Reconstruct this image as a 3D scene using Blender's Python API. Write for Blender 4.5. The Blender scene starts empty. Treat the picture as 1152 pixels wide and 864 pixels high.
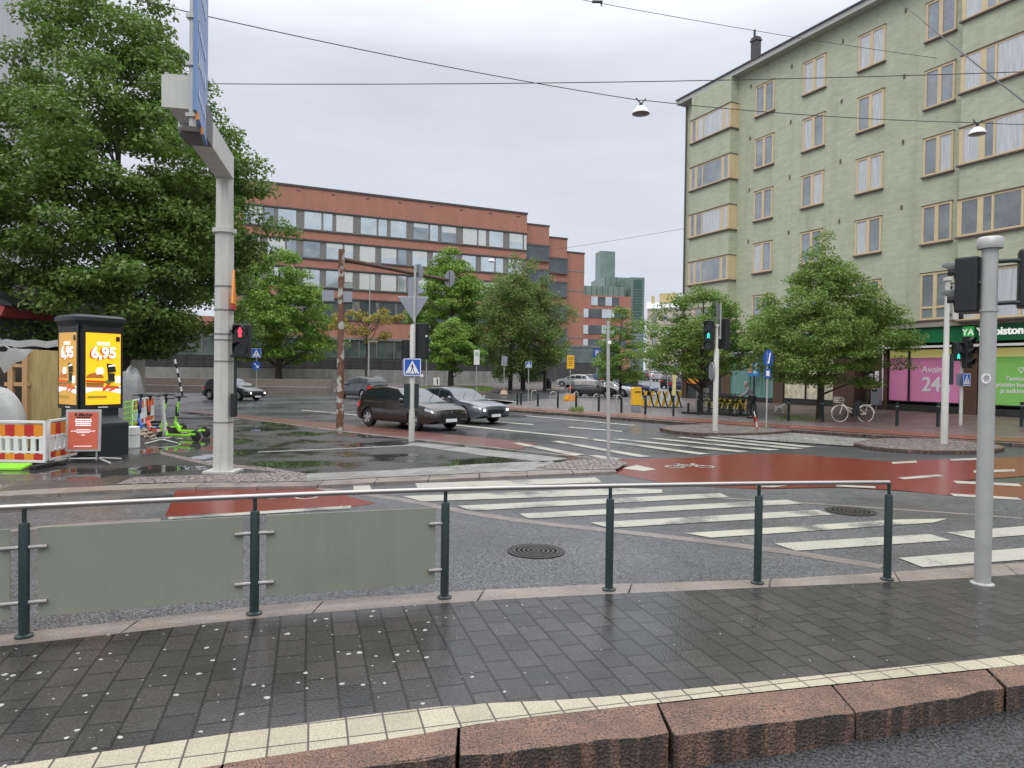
import bpy, bmesh, math, random
from mathutils import Vector, Matrix
import numpy as np
R = math.radians
random.seed(7)
scene = bpy.context.scene
COL = scene.collection

# ------------------------------------------------------------------ camera, world, sun, exposure
CAM_H = 2.05
PITCH, ROLL, FPX = 0.0163, 0.013, 800.0
fwd = Vector((0, math.cos(PITCH), -math.sin(PITCH)))
up0 = Vector((0, math.sin(PITCH), math.cos(PITCH)))
right0 = Vector((1, 0, 0))
rgt = right0*math.cos(ROLL) + up0*math.sin(ROLL)
upv = up0*math.cos(ROLL) - right0*math.sin(ROLL)
camd = bpy.data.cameras.new('camera')
cam = bpy.data.objects.new('camera', camd); COL.objects.link(cam)
m = Matrix((rgt, upv, -fwd)).transposed().to_4x4(); m.translation = Vector((0, 0, CAM_H))
cam.matrix_world = m
camd.sensor_width = 36; camd.lens = FPX/1152*36
camd.clip_start = .1; camd.clip_end = 2000
scene.camera = cam

world = bpy.data.worlds.new('World'); scene.world = world; world.use_nodes = True
wn, wl = world.node_tree.nodes, world.node_tree.links
bg = wn['Background']; bg.inputs['Strength'].default_value = 0.1
sky = wn.new('ShaderNodeTexSky'); sky.sky_type = 'NISHITA'; sky.sun_disc = False
sky.sun_elevation = R(50); sky.sun_rotation = R(200); sky.dust_density = 3
tc = wn.new('ShaderNodeTexCoord'); sp = wn.new('ShaderNodeSeparateXYZ')
wl.new(tc.outputs['Generated'], sp.inputs[0])
ramp = wn.new('ShaderNodeValToRGB')
e = ramp.color_ramp.elements
e[0].position = 0.0; e[0].color = (.655, .69, .765, 1)
e[1].position = 1.0; e[1].color = (3.0, 3.0, 3.05, 1)
for pos, c in ((.15, (.64, .68, .765)), (.40, (.69, .73, .815)), (.62, (1.7, 1.73, 1.82))):
    n_ = ramp.color_ramp.elements.new(pos); n_.color = (*c, 1)
wl.new(sp.outputs[2], ramp.inputs[0])
mp = wn.new('ShaderNodeMapping'); mp.inputs['Scale'].default_value = (1.0, 1.0, 4.5)
nz = wn.new('ShaderNodeTexNoise'); nz.inputs['Scale'].default_value = 2.2; nz.inputs['Detail'].default_value = 5
wl.new(tc.outputs['Generated'], mp.inputs[0]); wl.new(mp.outputs[0], nz.inputs[0])
cr = wn.new('ShaderNodeMapRange'); cr.inputs[1].default_value = .3; cr.inputs[2].default_value = .7
cr.inputs[3].default_value = 8.8; cr.inputs[4].default_value = 10.9
wl.new(nz.outputs[0], cr.inputs[0])
vm = wn.new('ShaderNodeVectorMath'); vm.operation = 'SCALE'
wl.new(ramp.outputs[0], vm.inputs[0]); wl.new(cr.outputs[0], vm.inputs['Scale'])
mx = wn.new('ShaderNodeMixRGB'); mx.inputs[0].default_value = .96
wl.new(sky.outputs[0], mx.inputs[1]); wl.new(vm.outputs[0], mx.inputs[2])
wl.new(mx.outputs[0], bg.inputs['Color'])

sund = bpy.data.lights.new('sun', 'SUN'); sun = bpy.data.objects.new('sun', sund); COL.objects.link(sun)
sund.energy = 0.7; sund.angle = R(25); sund.color = (1, .97, .93)
sun.rotation_euler = (R(40), 0, R(-20))
scene.view_settings.view_transform = 'Standard'; scene.view_settings.look = 'None'
scene.view_settings.exposure = 0.12; scene.view_settings.gamma = 1

# ------------------------------------------------------------------ helpers
def ray(px, py):
    return (rgt*((px-576)/FPX) + upv*((432-py)/FPX) + fwd)
def G(px, py, z=0.0):
    d = ray(px, py); t = (z-CAM_H)/d.z
    return Vector((d.x*t, d.y*t, z))
def P(px, py, Y):
    d = ray(px, py); t = Y/d.y
    return Vector((d.x*t, Y, CAM_H+d.z*t))
def XA(px, Y): return (px-576)/FPX*Y
def rise(y): return .018*max(0.0, y-60)

def tag(o, label=None, cat=None, group=None, kind=None):
    if label: o['label'] = label
    if cat: o['category'] = cat
    if group: o['group'] = group
    if kind: o['kind'] = kind
    return o
def thing(name, label, cat, loc=(0, 0, 0), rz=0, group=None):
    o = bpy.data.objects.new(name, None); COL.objects.link(o)
    o.location = loc; o.rotation_euler = (0, 0, rz); o.empty_display_size = .2
    return tag(o, label, cat, group)
def kids(o): return [c for c in bpy.data.objects if c.parent == o]
def copy_tree(o, parent=None):
    c = o.copy(); COL.objects.link(c); c.parent = parent
    for ch in list(KID.get(o.name, [])): copy_tree(ch, c)
    return c
KID = {}
def dup(o, loc, rz, label):
    c = copy_tree(o); c.location = loc; c.rotation_euler = (0, 0, rz); c['label'] = label
    return c

class MB:
    def __init__(s): s.v = []; s.f = []; s.m = []; s.g = [0]
    def add(s, vs, fs, m=0):
        b = len(s.v); s.v += [tuple(v) for v in vs]
        for f in fs: s.f.append([b+i for i in f]); s.m.append(m)
        s.g.append(len(s.f)); return s
    def box(s, cx, cy, cz, sx, sy, sz, rz=0, m=0):
        c, n = math.cos(rz), math.sin(rz); vs = []
        for dz in (-.5, .5):
            for dx, dy in ((-.5, -.5), (.5, -.5), (.5, .5), (-.5, .5)):
                x, y = dx*sx, dy*sy
                vs.append((cx+x*c-y*n, cy+x*n+y*c, cz+dz*sz))
        return s.add(vs, [(0, 3, 2, 1), (4, 5, 6, 7), (0, 1, 5, 4), (1, 2, 6, 5), (2, 3, 7, 6), (3, 0, 4, 7)], m)
    def bar(s, p0, p1, r, n=8, m=0, r2=None):
        p0, p1 = Vector(p0), Vector(p1); r2 = r if r2 is None else r2
        d = (p1-p0).normalized(); a = Vector((0, 0, 1)) if abs(d.z) < .9 else Vector((1, 0, 0))
        u = d.cross(a).normalized(); w = d.cross(u)
        vs = [];
        for p, rr in ((p0, r), (p1, r2)):
            for i in range(n):
                t = 2*math.pi*i/n; vs.append(p+u*math.cos(t)*rr+w*math.sin(t)*rr)
        fs = [(i, (i+1) % n, n+(i+1) % n, n+i) for i in range(n)]
        fs += [tuple(range(n))[::-1], tuple(range(n, 2*n))]
        return s.add(vs, fs, m)
    def path(s, pts, r, n=8, m=0):
        pts = [Vector(p) for p in pts]; vs = []
        for k, p in enumerate(pts):
            d = (pts[min(k+1, len(pts)-1)]-pts[max(k-1, 0)]).normalized()
            a = Vector((0, 0, 1)) if abs(d.z) < .95 else Vector((1, 0, 0))
            if k == 0: u = d.cross(a).normalized()
            else: u = (u-d*u.dot(d)).normalized()
            w = d.cross(u); rr = r[k] if isinstance(r, (list, tuple)) else r
            for i in range(n):
                t = 2*math.pi*i/n; vs.append(p+u*math.cos(t)*rr+w*math.sin(t)*rr)
        fs = []
        for k in range(len(pts)-1):
            for i in range(n): fs.append((k*n+i, k*n+(i+1) % n, (k+1)*n+(i+1) % n, (k+1)*n+i))
        fs += [tuple(range(n))[::-1], tuple(range((len(pts)-1)*n, len(pts)*n))]
        return s.add(vs, fs, m)
    def prism(s, pts, vec, m=0):
        vec = Vector(vec); pts = [Vector(p) for p in pts]; n = len(pts)
        vs = pts+[p+vec for p in pts]
        fs = [tuple(range(n))[::-1], tuple(range(n, 2*n))]+[(i, (i+1) % n, n+(i+1) % n, n+i) for i in range(n)]
        return s.add(vs, fs, m)
    def quad(s, pts, m=0): return s.add(pts, [tuple(range(len(pts)))], m)
    def lathe(s, prof, c=(0, 0, 0), n=16, m=0, axis='z', caps=True):
        vs = []
        for r, z in prof:
            for i in range(n):
                t = 2*math.pi*i/n; a, b = r*math.cos(t), r*math.sin(t)
                v = (a, b, z) if axis == 'z' else ((z, a, b) if axis == 'x' else (a, z, b))
                vs.append((v[0]+c[0], v[1]+c[1], v[2]+c[2]))
        fs = [(k*n+i, k*n+(i+1) % n, (k+1)*n+(i+1) % n, (k+1)*n+i) for k in range(len(prof)-1) for i in range(n)]
        if caps: fs += [tuple(range(n))[::-1], tuple(range((len(prof)-1)*n, len(prof)*n))]
        return s.add(vs, fs, m)
    def grid(s, fn, nu, nv, m=0):
        vs = [fn(i/nu, j/nv) for j in range(nv+1) for i in range(nu+1)]
        fs = [(j*(nu+1)+i, j*(nu+1)+i+1, (j+1)*(nu+1)+i+1, (j+1)*(nu+1)+i) for j in range(nv) for i in range(nu)]
        return s.add(vs, fs, m)
    def build_each(s, name, mats, parent=None, **k):
        out = []
        for a, b in zip(s.g, s.g[1:]):
            q = MB(); used = sorted({i for f in s.f[a:b] for i in f}); mp_ = {i: j for j, i in enumerate(used)}
            q.v = [s.v[i] for i in used]; q.f = [[mp_[i] for i in f] for f in s.f[a:b]]; q.m = s.m[a:b]
            out.append(q.build(name, mats, parent, **k))
        return out[0]
    def build(s, name, mats, parent=None, smooth=False, bevel=0, angle=35, nofix=False):
        me = bpy.data.meshes.new(name); me.from_pydata(s.v, [], s.f)
        if not isinstance(mats, (list, tuple)): mats = [mats]
        for mt in mats: me.materials.append(mt)
        me.polygons.foreach_set('material_index', s.m)
        me.update()
        if not nofix:
            b = bmesh.new(); b.from_mesh(me)
            if smooth: bmesh.ops.remove_doubles(b, verts=b.verts, dist=1e-5)
            bmesh.ops.recalc_face_normals(b, faces=b.faces); b.to_mesh(me); b.free()
        if smooth:
            me.polygons.foreach_set('use_smooth', [True]*len(me.polygons))
            me.set_sharp_from_angle(angle=R(angle))
        o = bpy.data.objects.new(name, me); COL.objects.link(o)
        if parent is not None:
            o.parent = parent; KID.setdefault(parent.name, []).append(o)
        if bevel:
            bv = o.modifiers.new('bevel', 'BEVEL'); bv.width = bevel; bv.segments = 2; bv.limit_method = 'ANGLE'
        return o

# ------------------------------------------------------------------ materials
MC = {}
def mat(name, col, rough=.6, metal=0, var=0, vscale=3, bump=0, bscale=30, stretch=None, emit=0, spec=None, trans=0, rvar=0, rscale=1.5, speck=None, coat=0, alpha=1):
    if name in MC: return MC[name]
    mt = bpy.data.materials.new(name); mt.use_nodes = True; MC[name] = mt
    N, L = mt.node_tree.nodes, mt.node_tree.links; b = N['Principled BSDF']
    b.inputs['Base Color'].default_value = (*col, 1); b.inputs['Roughness'].default_value = rough
    b.inputs['Metallic'].default_value = metal; b.inputs['Coat Weight'].default_value = coat
    b.inputs['Coat Roughness'].default_value = .05
    if spec is not None: b.inputs['Specular IOR Level'].default_value = spec
    if trans: b.inputs['Transmission Weight'].default_value = trans
    if alpha < 1: b.inputs['Alpha'].default_value = alpha
    if emit: b.inputs['Emission Color'].default_value = (*col, 1); b.inputs['Emission Strength'].default_value = emit
    if var or bump or rvar or speck:
        t = N.new('ShaderNodeTexCoord'); mpn = N.new('ShaderNodeMapping'); L.new(t.outputs['Object'], mpn.inputs[0])
        if stretch: mpn.inputs['Scale'].default_value = stretch
    out = None
    if var:
        n = N.new('ShaderNodeTexNoise'); n.inputs['Scale'].default_value = vscale; n.inputs['Detail'].default_value = 8; n.inputs['Roughness'].default_value = .65
        L.new(mpn.outputs[0], n.inputs[0])
        r = N.new('ShaderNodeMapRange'); r.inputs[1].default_value = .25; r.inputs[2].default_value = .75
        r.inputs[3].default_value = 1-var; r.inputs[4].default_value = 1+var
        L.new(n.outputs[0], r.inputs[0])
        v = N.new('ShaderNodeVectorMath'); v.operation = 'SCALE'; v.inputs[0].default_value = col
        L.new(r.outputs[0], v.inputs['Scale']); out = v.outputs[0]
    if speck:   # (colour, scale, threshold)
        n = N.new('ShaderNodeTexNoise'); n.inputs['Scale'].default_value = speck[1]; n.inputs['Detail'].default_value = 2
        L.new(t.outputs['Object'], n.inputs[0])
        r = N.new('ShaderNodeMapRange'); r.inputs[1].default_value = speck[2]; r.inputs[2].default_value = speck[2]+.06
        L.new(n.outputs[0], r.inputs[0])
        x = N.new('ShaderNodeMixRGB'); L.new(r.outputs[0], x.inputs[0])
        if out: L.new(out, x.inputs[1])
        else: x.inputs[1].default_value = (*col, 1)
        x.inputs[2].default_value = (*speck[0], 1); out = x.outputs[0]
    if out: L.new(out, b.inputs['Base Color'])
    if rvar:
        n = N.new('ShaderNodeTexNoise'); n.inputs['Scale'].default_value = rscale; n.inputs['Detail'].default_value = 5
        L.new(mpn.outputs[0], n.inputs[0])
        r = N.new('ShaderNodeMapRange'); r.inputs[1].default_value = .38; r.inputs[2].default_value = .62
        r.inputs[3].default_value = max(.03, rough-rvar); r.inputs[4].default_value = rough+rvar
        L.new(n.outputs[0], r.inputs[0]); L.new(r.outputs[0], b.inputs['Roughness'])
    if bump:
        n = N.new('ShaderNodeTexNoise'); n.inputs['Scale'].default_value = bscale; n.inputs['Detail'].default_value = 4
        L.new(mpn.outputs[0], n.inputs[0])
        bp = N.new('ShaderNodeBump'); bp.inputs['Strength'].default_value = bump; bp.inputs['Distance'].default_value = .02
        L.new(n.outputs[0], bp.inputs['Height']); L.new(bp.outputs[0], b.inputs['Normal'])
    return mt

def brickmat(name, c1, c2, mortar, w, h, ms, rz, rough, off=.5, bump=.4, rvar=.1, spots=0, stain=.25, rscale=1.2, axis=None, grit=None):
    mt = bpy.data.materials.new(name); mt.use_nodes = True; MC[name] = mt
    N, L = mt.node_tree.nodes, mt.node_tree.links; b = N['Principled BSDF']
    t = N.new('ShaderNodeTexCoord'); mpn = N.new('ShaderNodeMapping'); L.new(t.outputs['Object'], mpn.inputs[0])
    mpn.inputs['Rotation'].default_value = axis if axis else (0, 0, rz)
    br = N.new('ShaderNodeTexBrick'); L.new(mpn.outputs[0], br.inputs[0]); br.offset = off
    br.inputs['Scale'].default_value = 1; br.inputs['Brick Width'].default_value = w; br.inputs['Row Height'].default_value = h
    br.inputs['Mortar Size'].default_value = ms; br.inputs['Mortar Smooth'].default_value = .2
    br.inputs['Color1'].default_value = (*c1, 1); br.inputs['Color2'].default_value = (*c2, 1); br.inputs['Mortar'].default_value = (*mortar, 1)
    n = N.new('ShaderNodeTexNoise'); n.inputs['Scale'].default_value = 1.1; n.inputs['Detail'].default_value = 9; n.inputs['Roughness'].default_value = .7
    L.new(t.outputs['Object'], n.inputs[0])
    r = N.new('ShaderNodeMapRange'); r.inputs[1].default_value = .3; r.inputs[2].default_value = .7; r.inputs[3].default_value = 1-stain; r.inputs[4].default_value = 1+stain
    L.new(n.outputs[0], r.inputs[0])
    v = N.new('ShaderNodeVectorMath'); v.operation = 'SCALE'; L.new(br.outputs[0], v.inputs[0]); L.new(r.outputs[0], v.inputs['Scale'])
    out = v.outputs[0]
    if spots:
        vo = N.new('ShaderNodeTexVoronoi'); vo.inputs['Scale'].default_value = spots; vo.inputs['Randomness'].default_value = 1
        ns = N.new('ShaderNodeTexNoise'); ns.inputs['Scale'].default_value = 14; L.new(t.outputs['Object'], ns.inputs[0])
        mv = N.new('ShaderNodeVectorMath'); mv.operation = 'MULTIPLY_ADD'; mv.inputs[1].default_value = (.035, .035, .0)
        L.new(ns.outputs[1], mv.inputs[0]); L.new(t.outputs['Object'], mv.inputs[2]); L.new(mv.outputs[0], vo.inputs[0])
        # size differs per cell
        sc = N.new('ShaderNodeSeparateXYZ'); L.new(vo.outputs['Color'], sc.inputs[0])
        p = N.new('ShaderNodeMath'); p.operation = 'POWER'; p.inputs[1].default_value = 5; L.new(sc.outputs[0], p.inputs[0])
        q = N.new('ShaderNodeMath'); q.operation = 'MULTIPLY_ADD'; q.inputs[1].default_value = .26; q.inputs[2].default_value = .055; L.new(p.outputs[0], q.inputs[0])
        # fewer spots towards the right half of the pavement
        sx = N.new('ShaderNodeSeparateXYZ'); L.new(t.outputs['Object'], sx.inputs[0])
        fr = N.new('ShaderNodeMapRange'); fr.inputs[1].default_value = -.6; fr.inputs[2].default_value = .4; fr.inputs[3].default_value = 1; fr.inputs[4].default_value = .35
        L.new(sx.outputs[0], fr.inputs[0])
        q2 = N.new('ShaderNodeMath'); q2.operation = 'MULTIPLY'; L.new(q.outputs[0], q2.inputs[0]); L.new(fr.outputs[0], q2.inputs[1])
        lt = N.new('ShaderNodeMath'); lt.operation = 'LESS_THAN'; L.new(vo.outputs['Distance'], lt.inputs[0]); L.new(q2.outputs[0], lt.inputs[1])
        k = N.new('ShaderNodeMath'); k.operation = 'GREATER_THAN'; k.inputs[1].default_value = .25; L.new(sc.outputs[1], k.inputs[0])
        k2 = N.new('ShaderNodeMath'); k2.operation = 'MULTIPLY'; L.new(lt.outputs[0], k2.inputs[0]); L.new(k.outputs[0], k2.inputs[1])
        k3 = N.new('ShaderNodeMath'); k3.operation = 'MULTIPLY'; k3.inputs[1].default_value = .75; L.new(k2.outputs[0], k3.inputs[0])
        x = N.new('ShaderNodeMixRGB'); L.new(k3.outputs[0], x.inputs[0]); L.new(out, x.inputs[1]); x.inputs[2].default_value = (.5, .5, .48, 1); out = x.outputs[0]
    if grit:
        n4 = N.new('ShaderNodeTexNoise'); n4.inputs['Scale'].default_value = grit; n4.inputs['Detail'].default_value = 3; L.new(t.outputs['Object'], n4.inputs[0])
        r4 = N.new('ShaderNodeMapRange'); r4.inputs[1].default_value = .3; r4.inputs[2].default_value = .7; r4.inputs[3].default_value = .7; r4.inputs[4].default_value = 1.3; L.new(n4.outputs[0], r4.inputs[0])
        v4 = N.new('ShaderNodeVectorMath'); v4.operation = 'SCALE'; L.new(out, v4.inputs[0]); L.new(r4.outputs[0], v4.inputs['Scale']); out = v4.outputs[0]
    L.new(out, b.inputs['Base Color'])
    n2 = N.new('ShaderNodeTexNoise'); n2.inputs['Scale'].default_value = rscale; n2.inputs['Detail'].default_value = 6; L.new(t.outputs['Object'], n2.inputs[0])
    r2 = N.new('ShaderNodeMapRange'); r2.inputs[1].default_value = .35; r2.inputs[2].default_value = .65; r2.inputs[3].default_value = max(.03, rough-rvar); r2.inputs[4].default_value = rough+rvar
    L.new(n2.outputs[0], r2.inputs[0]); L.new(r2.outputs[0], b.inputs['Roughness'])
    bp = N.new('ShaderNodeBump'); bp.inputs['Strength'].default_value = bump; bp.inputs['Distance'].default_value = .01; bp.invert = True
    n3 = N.new('ShaderNodeTexNoise'); n3.inputs['Scale'].default_value = 60; L.new(t.outputs['Object'], n3.inputs[0])
    ad = N.new('ShaderNodeMath'); ad.operation = 'MULTIPLY_ADD'; ad.inputs[1].default_value = .25; L.new(n3.outputs[0], ad.inputs[0]); L.new(br.outputs['Fac'], ad.inputs[2])
    L.new(ad.outputs[0], bp.inputs['Height']); L.new(bp.outputs[0], b.inputs['Normal'])
    return mt

def cobblemat(name, c1, c2, gap, scale, rough=.5):
    mt = bpy.data.materials.new(name); mt.use_nodes = True
    N, L = mt.node_tree.nodes, mt.node_tree.links; b = N['Principled BSDF']
    t = N.new('ShaderNodeTexCoord')
    vo = N.new('ShaderNodeTexVoronoi'); vo.inputs['Scale'].default_value = scale; L.new(t.outputs['Object'], vo.inputs[0]); vo.inputs['Randomness'].default_value = .7
    ve = N.new('ShaderNodeTexVoronoi'); ve.feature = 'DISTANCE_TO_EDGE'; ve.inputs['Scale'].default_value = scale; ve.inputs['Randomness'].default_value = .7; L.new(t.outputs['Object'], ve.inputs[0])
    s = N.new('ShaderNodeSeparateXYZ'); L.new(vo.outputs['Color'], s.inputs[0])
    a = N.new('ShaderNodeMixRGB'); a.inputs[1].default_value = (*c1, 1); a.inputs[2].default_value = (*c2, 1); L.new(s.outputs[0], a.inputs[0])
    r = N.new('ShaderNodeMapRange'); r.inputs[1].default_value = .02; r.inputs[2].default_value = .12; L.new(ve.outputs[0], r.inputs[0])
    c = N.new('ShaderNodeMixRGB'); c.inputs[1].default_value = (*gap, 1); L.new(a.outputs[0], c.inputs[2]); L.new(r.outputs[0], c.inputs[0])
    L.new(c.outputs[0], b.inputs['Base Color']); b.inputs['Roughness'].default_value = rough
    bp = N.new('ShaderNodeBump'); bp.inputs['Strength'].default_value = .8; bp.inputs['Distance'].default_value = .03; L.new(r.outputs[0], bp.inputs['Height']); L.new(bp.outputs[0], b.inputs['Normal'])
    return mt

def asphaltmat(name, col, rough, rvar, rscale, grain=.35, gscale=90, puddle=None, tint=None):
    """wet asphalt: aggregate grain, large tonal patches, roughness from damp to standing water"""
    mt = bpy.data.materials.new(name); mt.use_nodes = True
    N, L = mt.node_tree.nodes, mt.node_tree.links; b = N['Principled BSDF']
    t = N.new('ShaderNodeTexCoord')
    def noise(sc, det=4, rg=.6):
        n = N.new('ShaderNodeTexNoise'); n.inputs['Scale'].default_value = sc; n.inputs['Detail'].default_value = det; n.inputs['Roughness'].default_value = rg
        L.new(t.outputs['Object'], n.inputs[0]); return n.outputs[0]
    def rng(o, a, c, d, e_):
        r = N.new('ShaderNodeMapRange'); r.inputs[1].default_value = a; r.inputs[2].default_value = c; r.inputs[3].default_value = d; r.inputs[4].default_value = e_
        L.new(o, r.inputs[0]); return r.outputs[0]
    g = rng(noise(gscale, 2, .6), .38, .64, 1-grain, 1+grain*1.6)
    l = rng(noise(.35, 8, .65), .3, .7, .75, 1.3)
    mu = N.new('ShaderNodeMath'); mu.operation = 'MULTIPLY'; L.new(g, mu.inputs[0]); L.new(l, mu.inputs[1])
    v = N.new('ShaderNodeVectorMath'); v.operation = 'SCALE'; v.inputs[0].default_value = col; L.new(mu.outputs[0], v.inputs['Scale'])
    L.new(v.outputs[0], b.inputs['Base Color'])
    big = noise(rscale, 6, .6)
    ro = rng(big, .4, .6, max(.04, rough-rvar), rough+rvar)
    bp = N.new('ShaderNodeBump'); bp.inputs['Distance'].default_value = .01; L.new(noise(gscale, 2), bp.inputs['Height'])
    bp.inputs['Strength'].default_value = .35
    if puddle:
        pm = rng(big, .5-puddle, .5-puddle+.04, 0, 1)
        mm = N.new('ShaderNodeMath'); mm.operation = 'MULTIPLY'; L.new(ro, mm.inputs[0]); L.new(rng(pm, 0, 1, .12, 1), mm.inputs[1]); ro = mm.outputs[0]
        L.new(rng(pm, 0, 1, .0, .35), bp.inputs['Strength'])
    L.new(ro, b.inputs['Roughness']); L.new(bp.outputs[0], b.inputs['Normal'])
    return mt

def paintmat(name, col, wear, under, rough=.45):
    mt = bpy.data.materials.new(name); mt.use_nodes = True
    N, L = mt.node_tree.nodes, mt.node_tree.links; b = N['Principled BSDF']
    t = N.new('ShaderNodeTexCoord')
    n = N.new('ShaderNodeTexNoise'); n.inputs['Scale'].default_value = 55; n.inputs['Detail'].default_value = 4; n.inputs['Roughness'].default_value = .75; L.new(t.outputs['Object'], n.inputs[0])
    n2 = N.new('ShaderNodeTexNoise'); n2.inputs['Scale'].default_value = 1.3; n2.inputs['Detail'].default_value = 6; L.new(t.outputs['Object'], n2.inputs[0])
    a = N.new('ShaderNodeMath'); a.operation = 'MULTIPLY_ADD'; a.inputs[1].default_value = 1.0; L.new(n2.outputs[0], a.inputs[0]); L.new(n.outputs[0], a.inputs[2])
    r = N.new('ShaderNodeMapRange'); r.inputs[1].default_value = wear; r.inputs[2].default_value = wear+.12; L.new(a.outputs[0], r.inputs[0])
    x = N.new('ShaderNodeMixRGB'); x.inputs[1].default_value = (*col, 1); x.inputs[2].default_value = (*under, 1); L.new(r.outputs[0], x.inputs[0])
    d = N.new('ShaderNodeMapRange'); d.inputs[1].default_value = .3; d.inputs[2].default_value = .7; d.inputs[3].default_value = .78; d.inputs[4].default_value = 1.1; L.new(n2.outputs[0], d.inputs[0])
    v = N.new('ShaderNodeVectorMath'); v.operation = 'SCALE'; L.new(x.outputs[0], v.inputs[0]); L.new(d.outputs[0], v.inputs['Scale'])
    L.new(v.outputs[0], b.inputs['Base Color']); b.inputs['Roughness'].default_value = rough
    return mt

def add_streaks(mt, amount, scale, stretch, sides_only=False, lo=.42, hi=.62, col=None):
    """run-off dirt and weathering: elongated stains multiplied over the base colour"""
    N, L = mt.node_tree.nodes, mt.node_tree.links; b = N['Principled BSDF']; inp = b.inputs['Base Color']
    t = N.new('ShaderNodeTexCoord'); mpn = N.new('ShaderNodeMapping'); mpn.inputs['Scale'].default_value = stretch
    L.new(t.outputs['Object'], mpn.inputs[0])
    n = N.new('ShaderNodeTexNoise'); n.inputs['Scale'].default_value = scale; n.inputs['Detail'].default_value = 7; n.inputs['Roughness'].default_value = .7
    L.new(mpn.outputs[0], n.inputs[0])
    r = N.new('ShaderNodeMapRange'); r.inputs[1].default_value = lo; r.inputs[2].default_value = hi; r.inputs[3].default_value = 0; r.inputs[4].default_value = amount
    L.new(n.outputs[0], r.inputs[0]); f = r.outputs[0]
    if sides_only:
        g = N.new('ShaderNodeNewGeometry'); s = N.new('ShaderNodeSeparateXYZ'); L.new(g.outputs['True Normal'], s.inputs[0])
        a = N.new('ShaderNodeMath'); a.operation = 'LESS_THAN'; a.inputs[1].default_value = .5; L.new(s.outputs[2], a.inputs[0])
        m_ = N.new('ShaderNodeMath'); m_.operation = 'MULTIPLY'; L.new(f, m_.inputs[0]); L.new(a.outputs[0], m_.inputs[1]); f = m_.outputs[0]
    x = N.new('ShaderNodeMixRGB'); L.new(f, x.inputs[0])
    if inp.is_linked: L.new(inp.links[0].from_socket, x.inputs[1])
    else: x.inputs[1].default_value = inp.default_value
    x.inputs[2].default_value = (*(col or (.03, .028, .024)), 1); L.new(x.outputs[0], inp)

def leafmat(name, c1, c2):
    mt = bpy.data.materials.new(name); mt.use_nodes = True
    N, L = mt.node_tree.nodes, mt.node_tree.links; b = N['Principled BSDF']; out = N['Material Output']
    t = N.new('ShaderNodeTexCoord'); n = N.new('ShaderNodeTexNoise'); n.inputs['Scale'].default_value = 1.2; n.inputs['Detail'].default_value = 6; n.inputs['Roughness'].default_value = .8
    L.new(t.outputs['Object'], n.inputs[0])
    r = N.new('ShaderNodeMapRange'); r.inputs[1].default_value = .32; r.inputs[2].default_value = .68; L.new(n.outputs[0], r.inputs[0])
    x = N.new('ShaderNodeMixRGB'); x.inputs[1].default_value = (*c1, 1); x.inputs[2].default_value = (*c2, 1); 
    g = N.new('ShaderNodeNewGeometry'); av = N.new('ShaderNodeMath'); av.operation = 'MULTIPLY_ADD'; av.inputs[1].default_value = .55
    hf = N.new('ShaderNodeMath'); hf.operation = 'MULTIPLY'; hf.inputs[1].default_value = .55; L.new(r.outputs[0], hf.inputs[0])
    L.new(g.outputs['Random Per Island'], av.inputs[0]); L.new(hf.outputs[0], av.inputs[2]); L.new(av.outputs[0], x.inputs[0])
    L.new(x.outputs[0], b.inputs['Base Color']); b.inputs['Roughness'].default_value = .42
    tr = N.new('ShaderNodeBsdfTranslucent'); L.new(x.outputs[0], tr.inputs[0])
    ms = N.new('ShaderNodeMixShader'); ms.inputs[0].default_value = .38; L.new(b.outputs[0], ms.inputs[1]); L.new(tr.outputs[0], ms.inputs[2]); L.new(ms.outputs[0], out.inputs[0])
    return mt

M_pole = mat('galvanised steel', (.42, .42, .40), .45, .35, var=.12, vscale=4)
M_poleW = mat('pale grey painted steel', (.52, .52, .48), .5, .1, var=.1, vscale=3)
M_chrome = mat('brushed stainless steel', (.38, .36, .345), .3, 1, var=.08)
M_dkgreen = mat('dark green painted steel', (.018, .032, .03), .35, .1, var=.15, vscale=6)
M_black = mat('black plastic', (.012, .013, .014), .45)
M_rubber = mat('black rubber', (.015, .015, .015), .7)
M_signgrey = mat('grey sign back', (.3, .32, .35), .45, .5)
M_blue = mat('traffic blue', (.02, .09, .42), .4)
M_white = mat('white reflective film', (.78, .78, .78), .4)
M_whitepl = mat('white plastic', (.7, .7, .68), .45, var=.1, vscale=6)
M_yellow = mat('traffic yellow', (.85, .48, .02), .45)
M_red = mat('red film', (.5, .03, .025), .4)
M_orange = mat('orange film', (.75, .26, .02), .4)
M_rust = mat('rusty peeling steel', (.16, .08, .05), .75, .2, var=.5, vscale=6, speck=((.42, .4, .36), 3.5, .52))
M_wire = mat('dark cable', (.03, .03, .035), .6)
M_bark = mat('tree bark', (.055, .045, .035), .9, var=.4, vscale=5, stretch=(4, 4, .6), bump=.6, bscale=8)
M_brick = mat('red brick', (.40, .185, .132), .85, var=.22, vscale=2.5, stretch=(1, 1, 4), bump=.2, bscale=5)
M_brickdk = mat('brown glazed tile', (.10, .055, .038), .45, var=.25, vscale=3, stretch=(1, 1, 6))
M_concrete = mat('concrete', (.26, .26, .245), .85, var=.22, vscale=1.5, bump=.3, bscale=8)
M_wood = mat('raw timber', (.45, .28, .13), .7, var=.2, vscale=3, stretch=(3, 3, .4))
M_ply = mat('stained plywood', (.38, .29, .12), .7, var=.3, vscale=3, stretch=(5, 5, .5))
M_tarp = mat('translucent plastic sheet', (.36, .37, .36), .25, var=.15, vscale=3, bump=.7, bscale=4)
M_lime = mat('lime green paint', (.28, .72, .04), .35)
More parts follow.
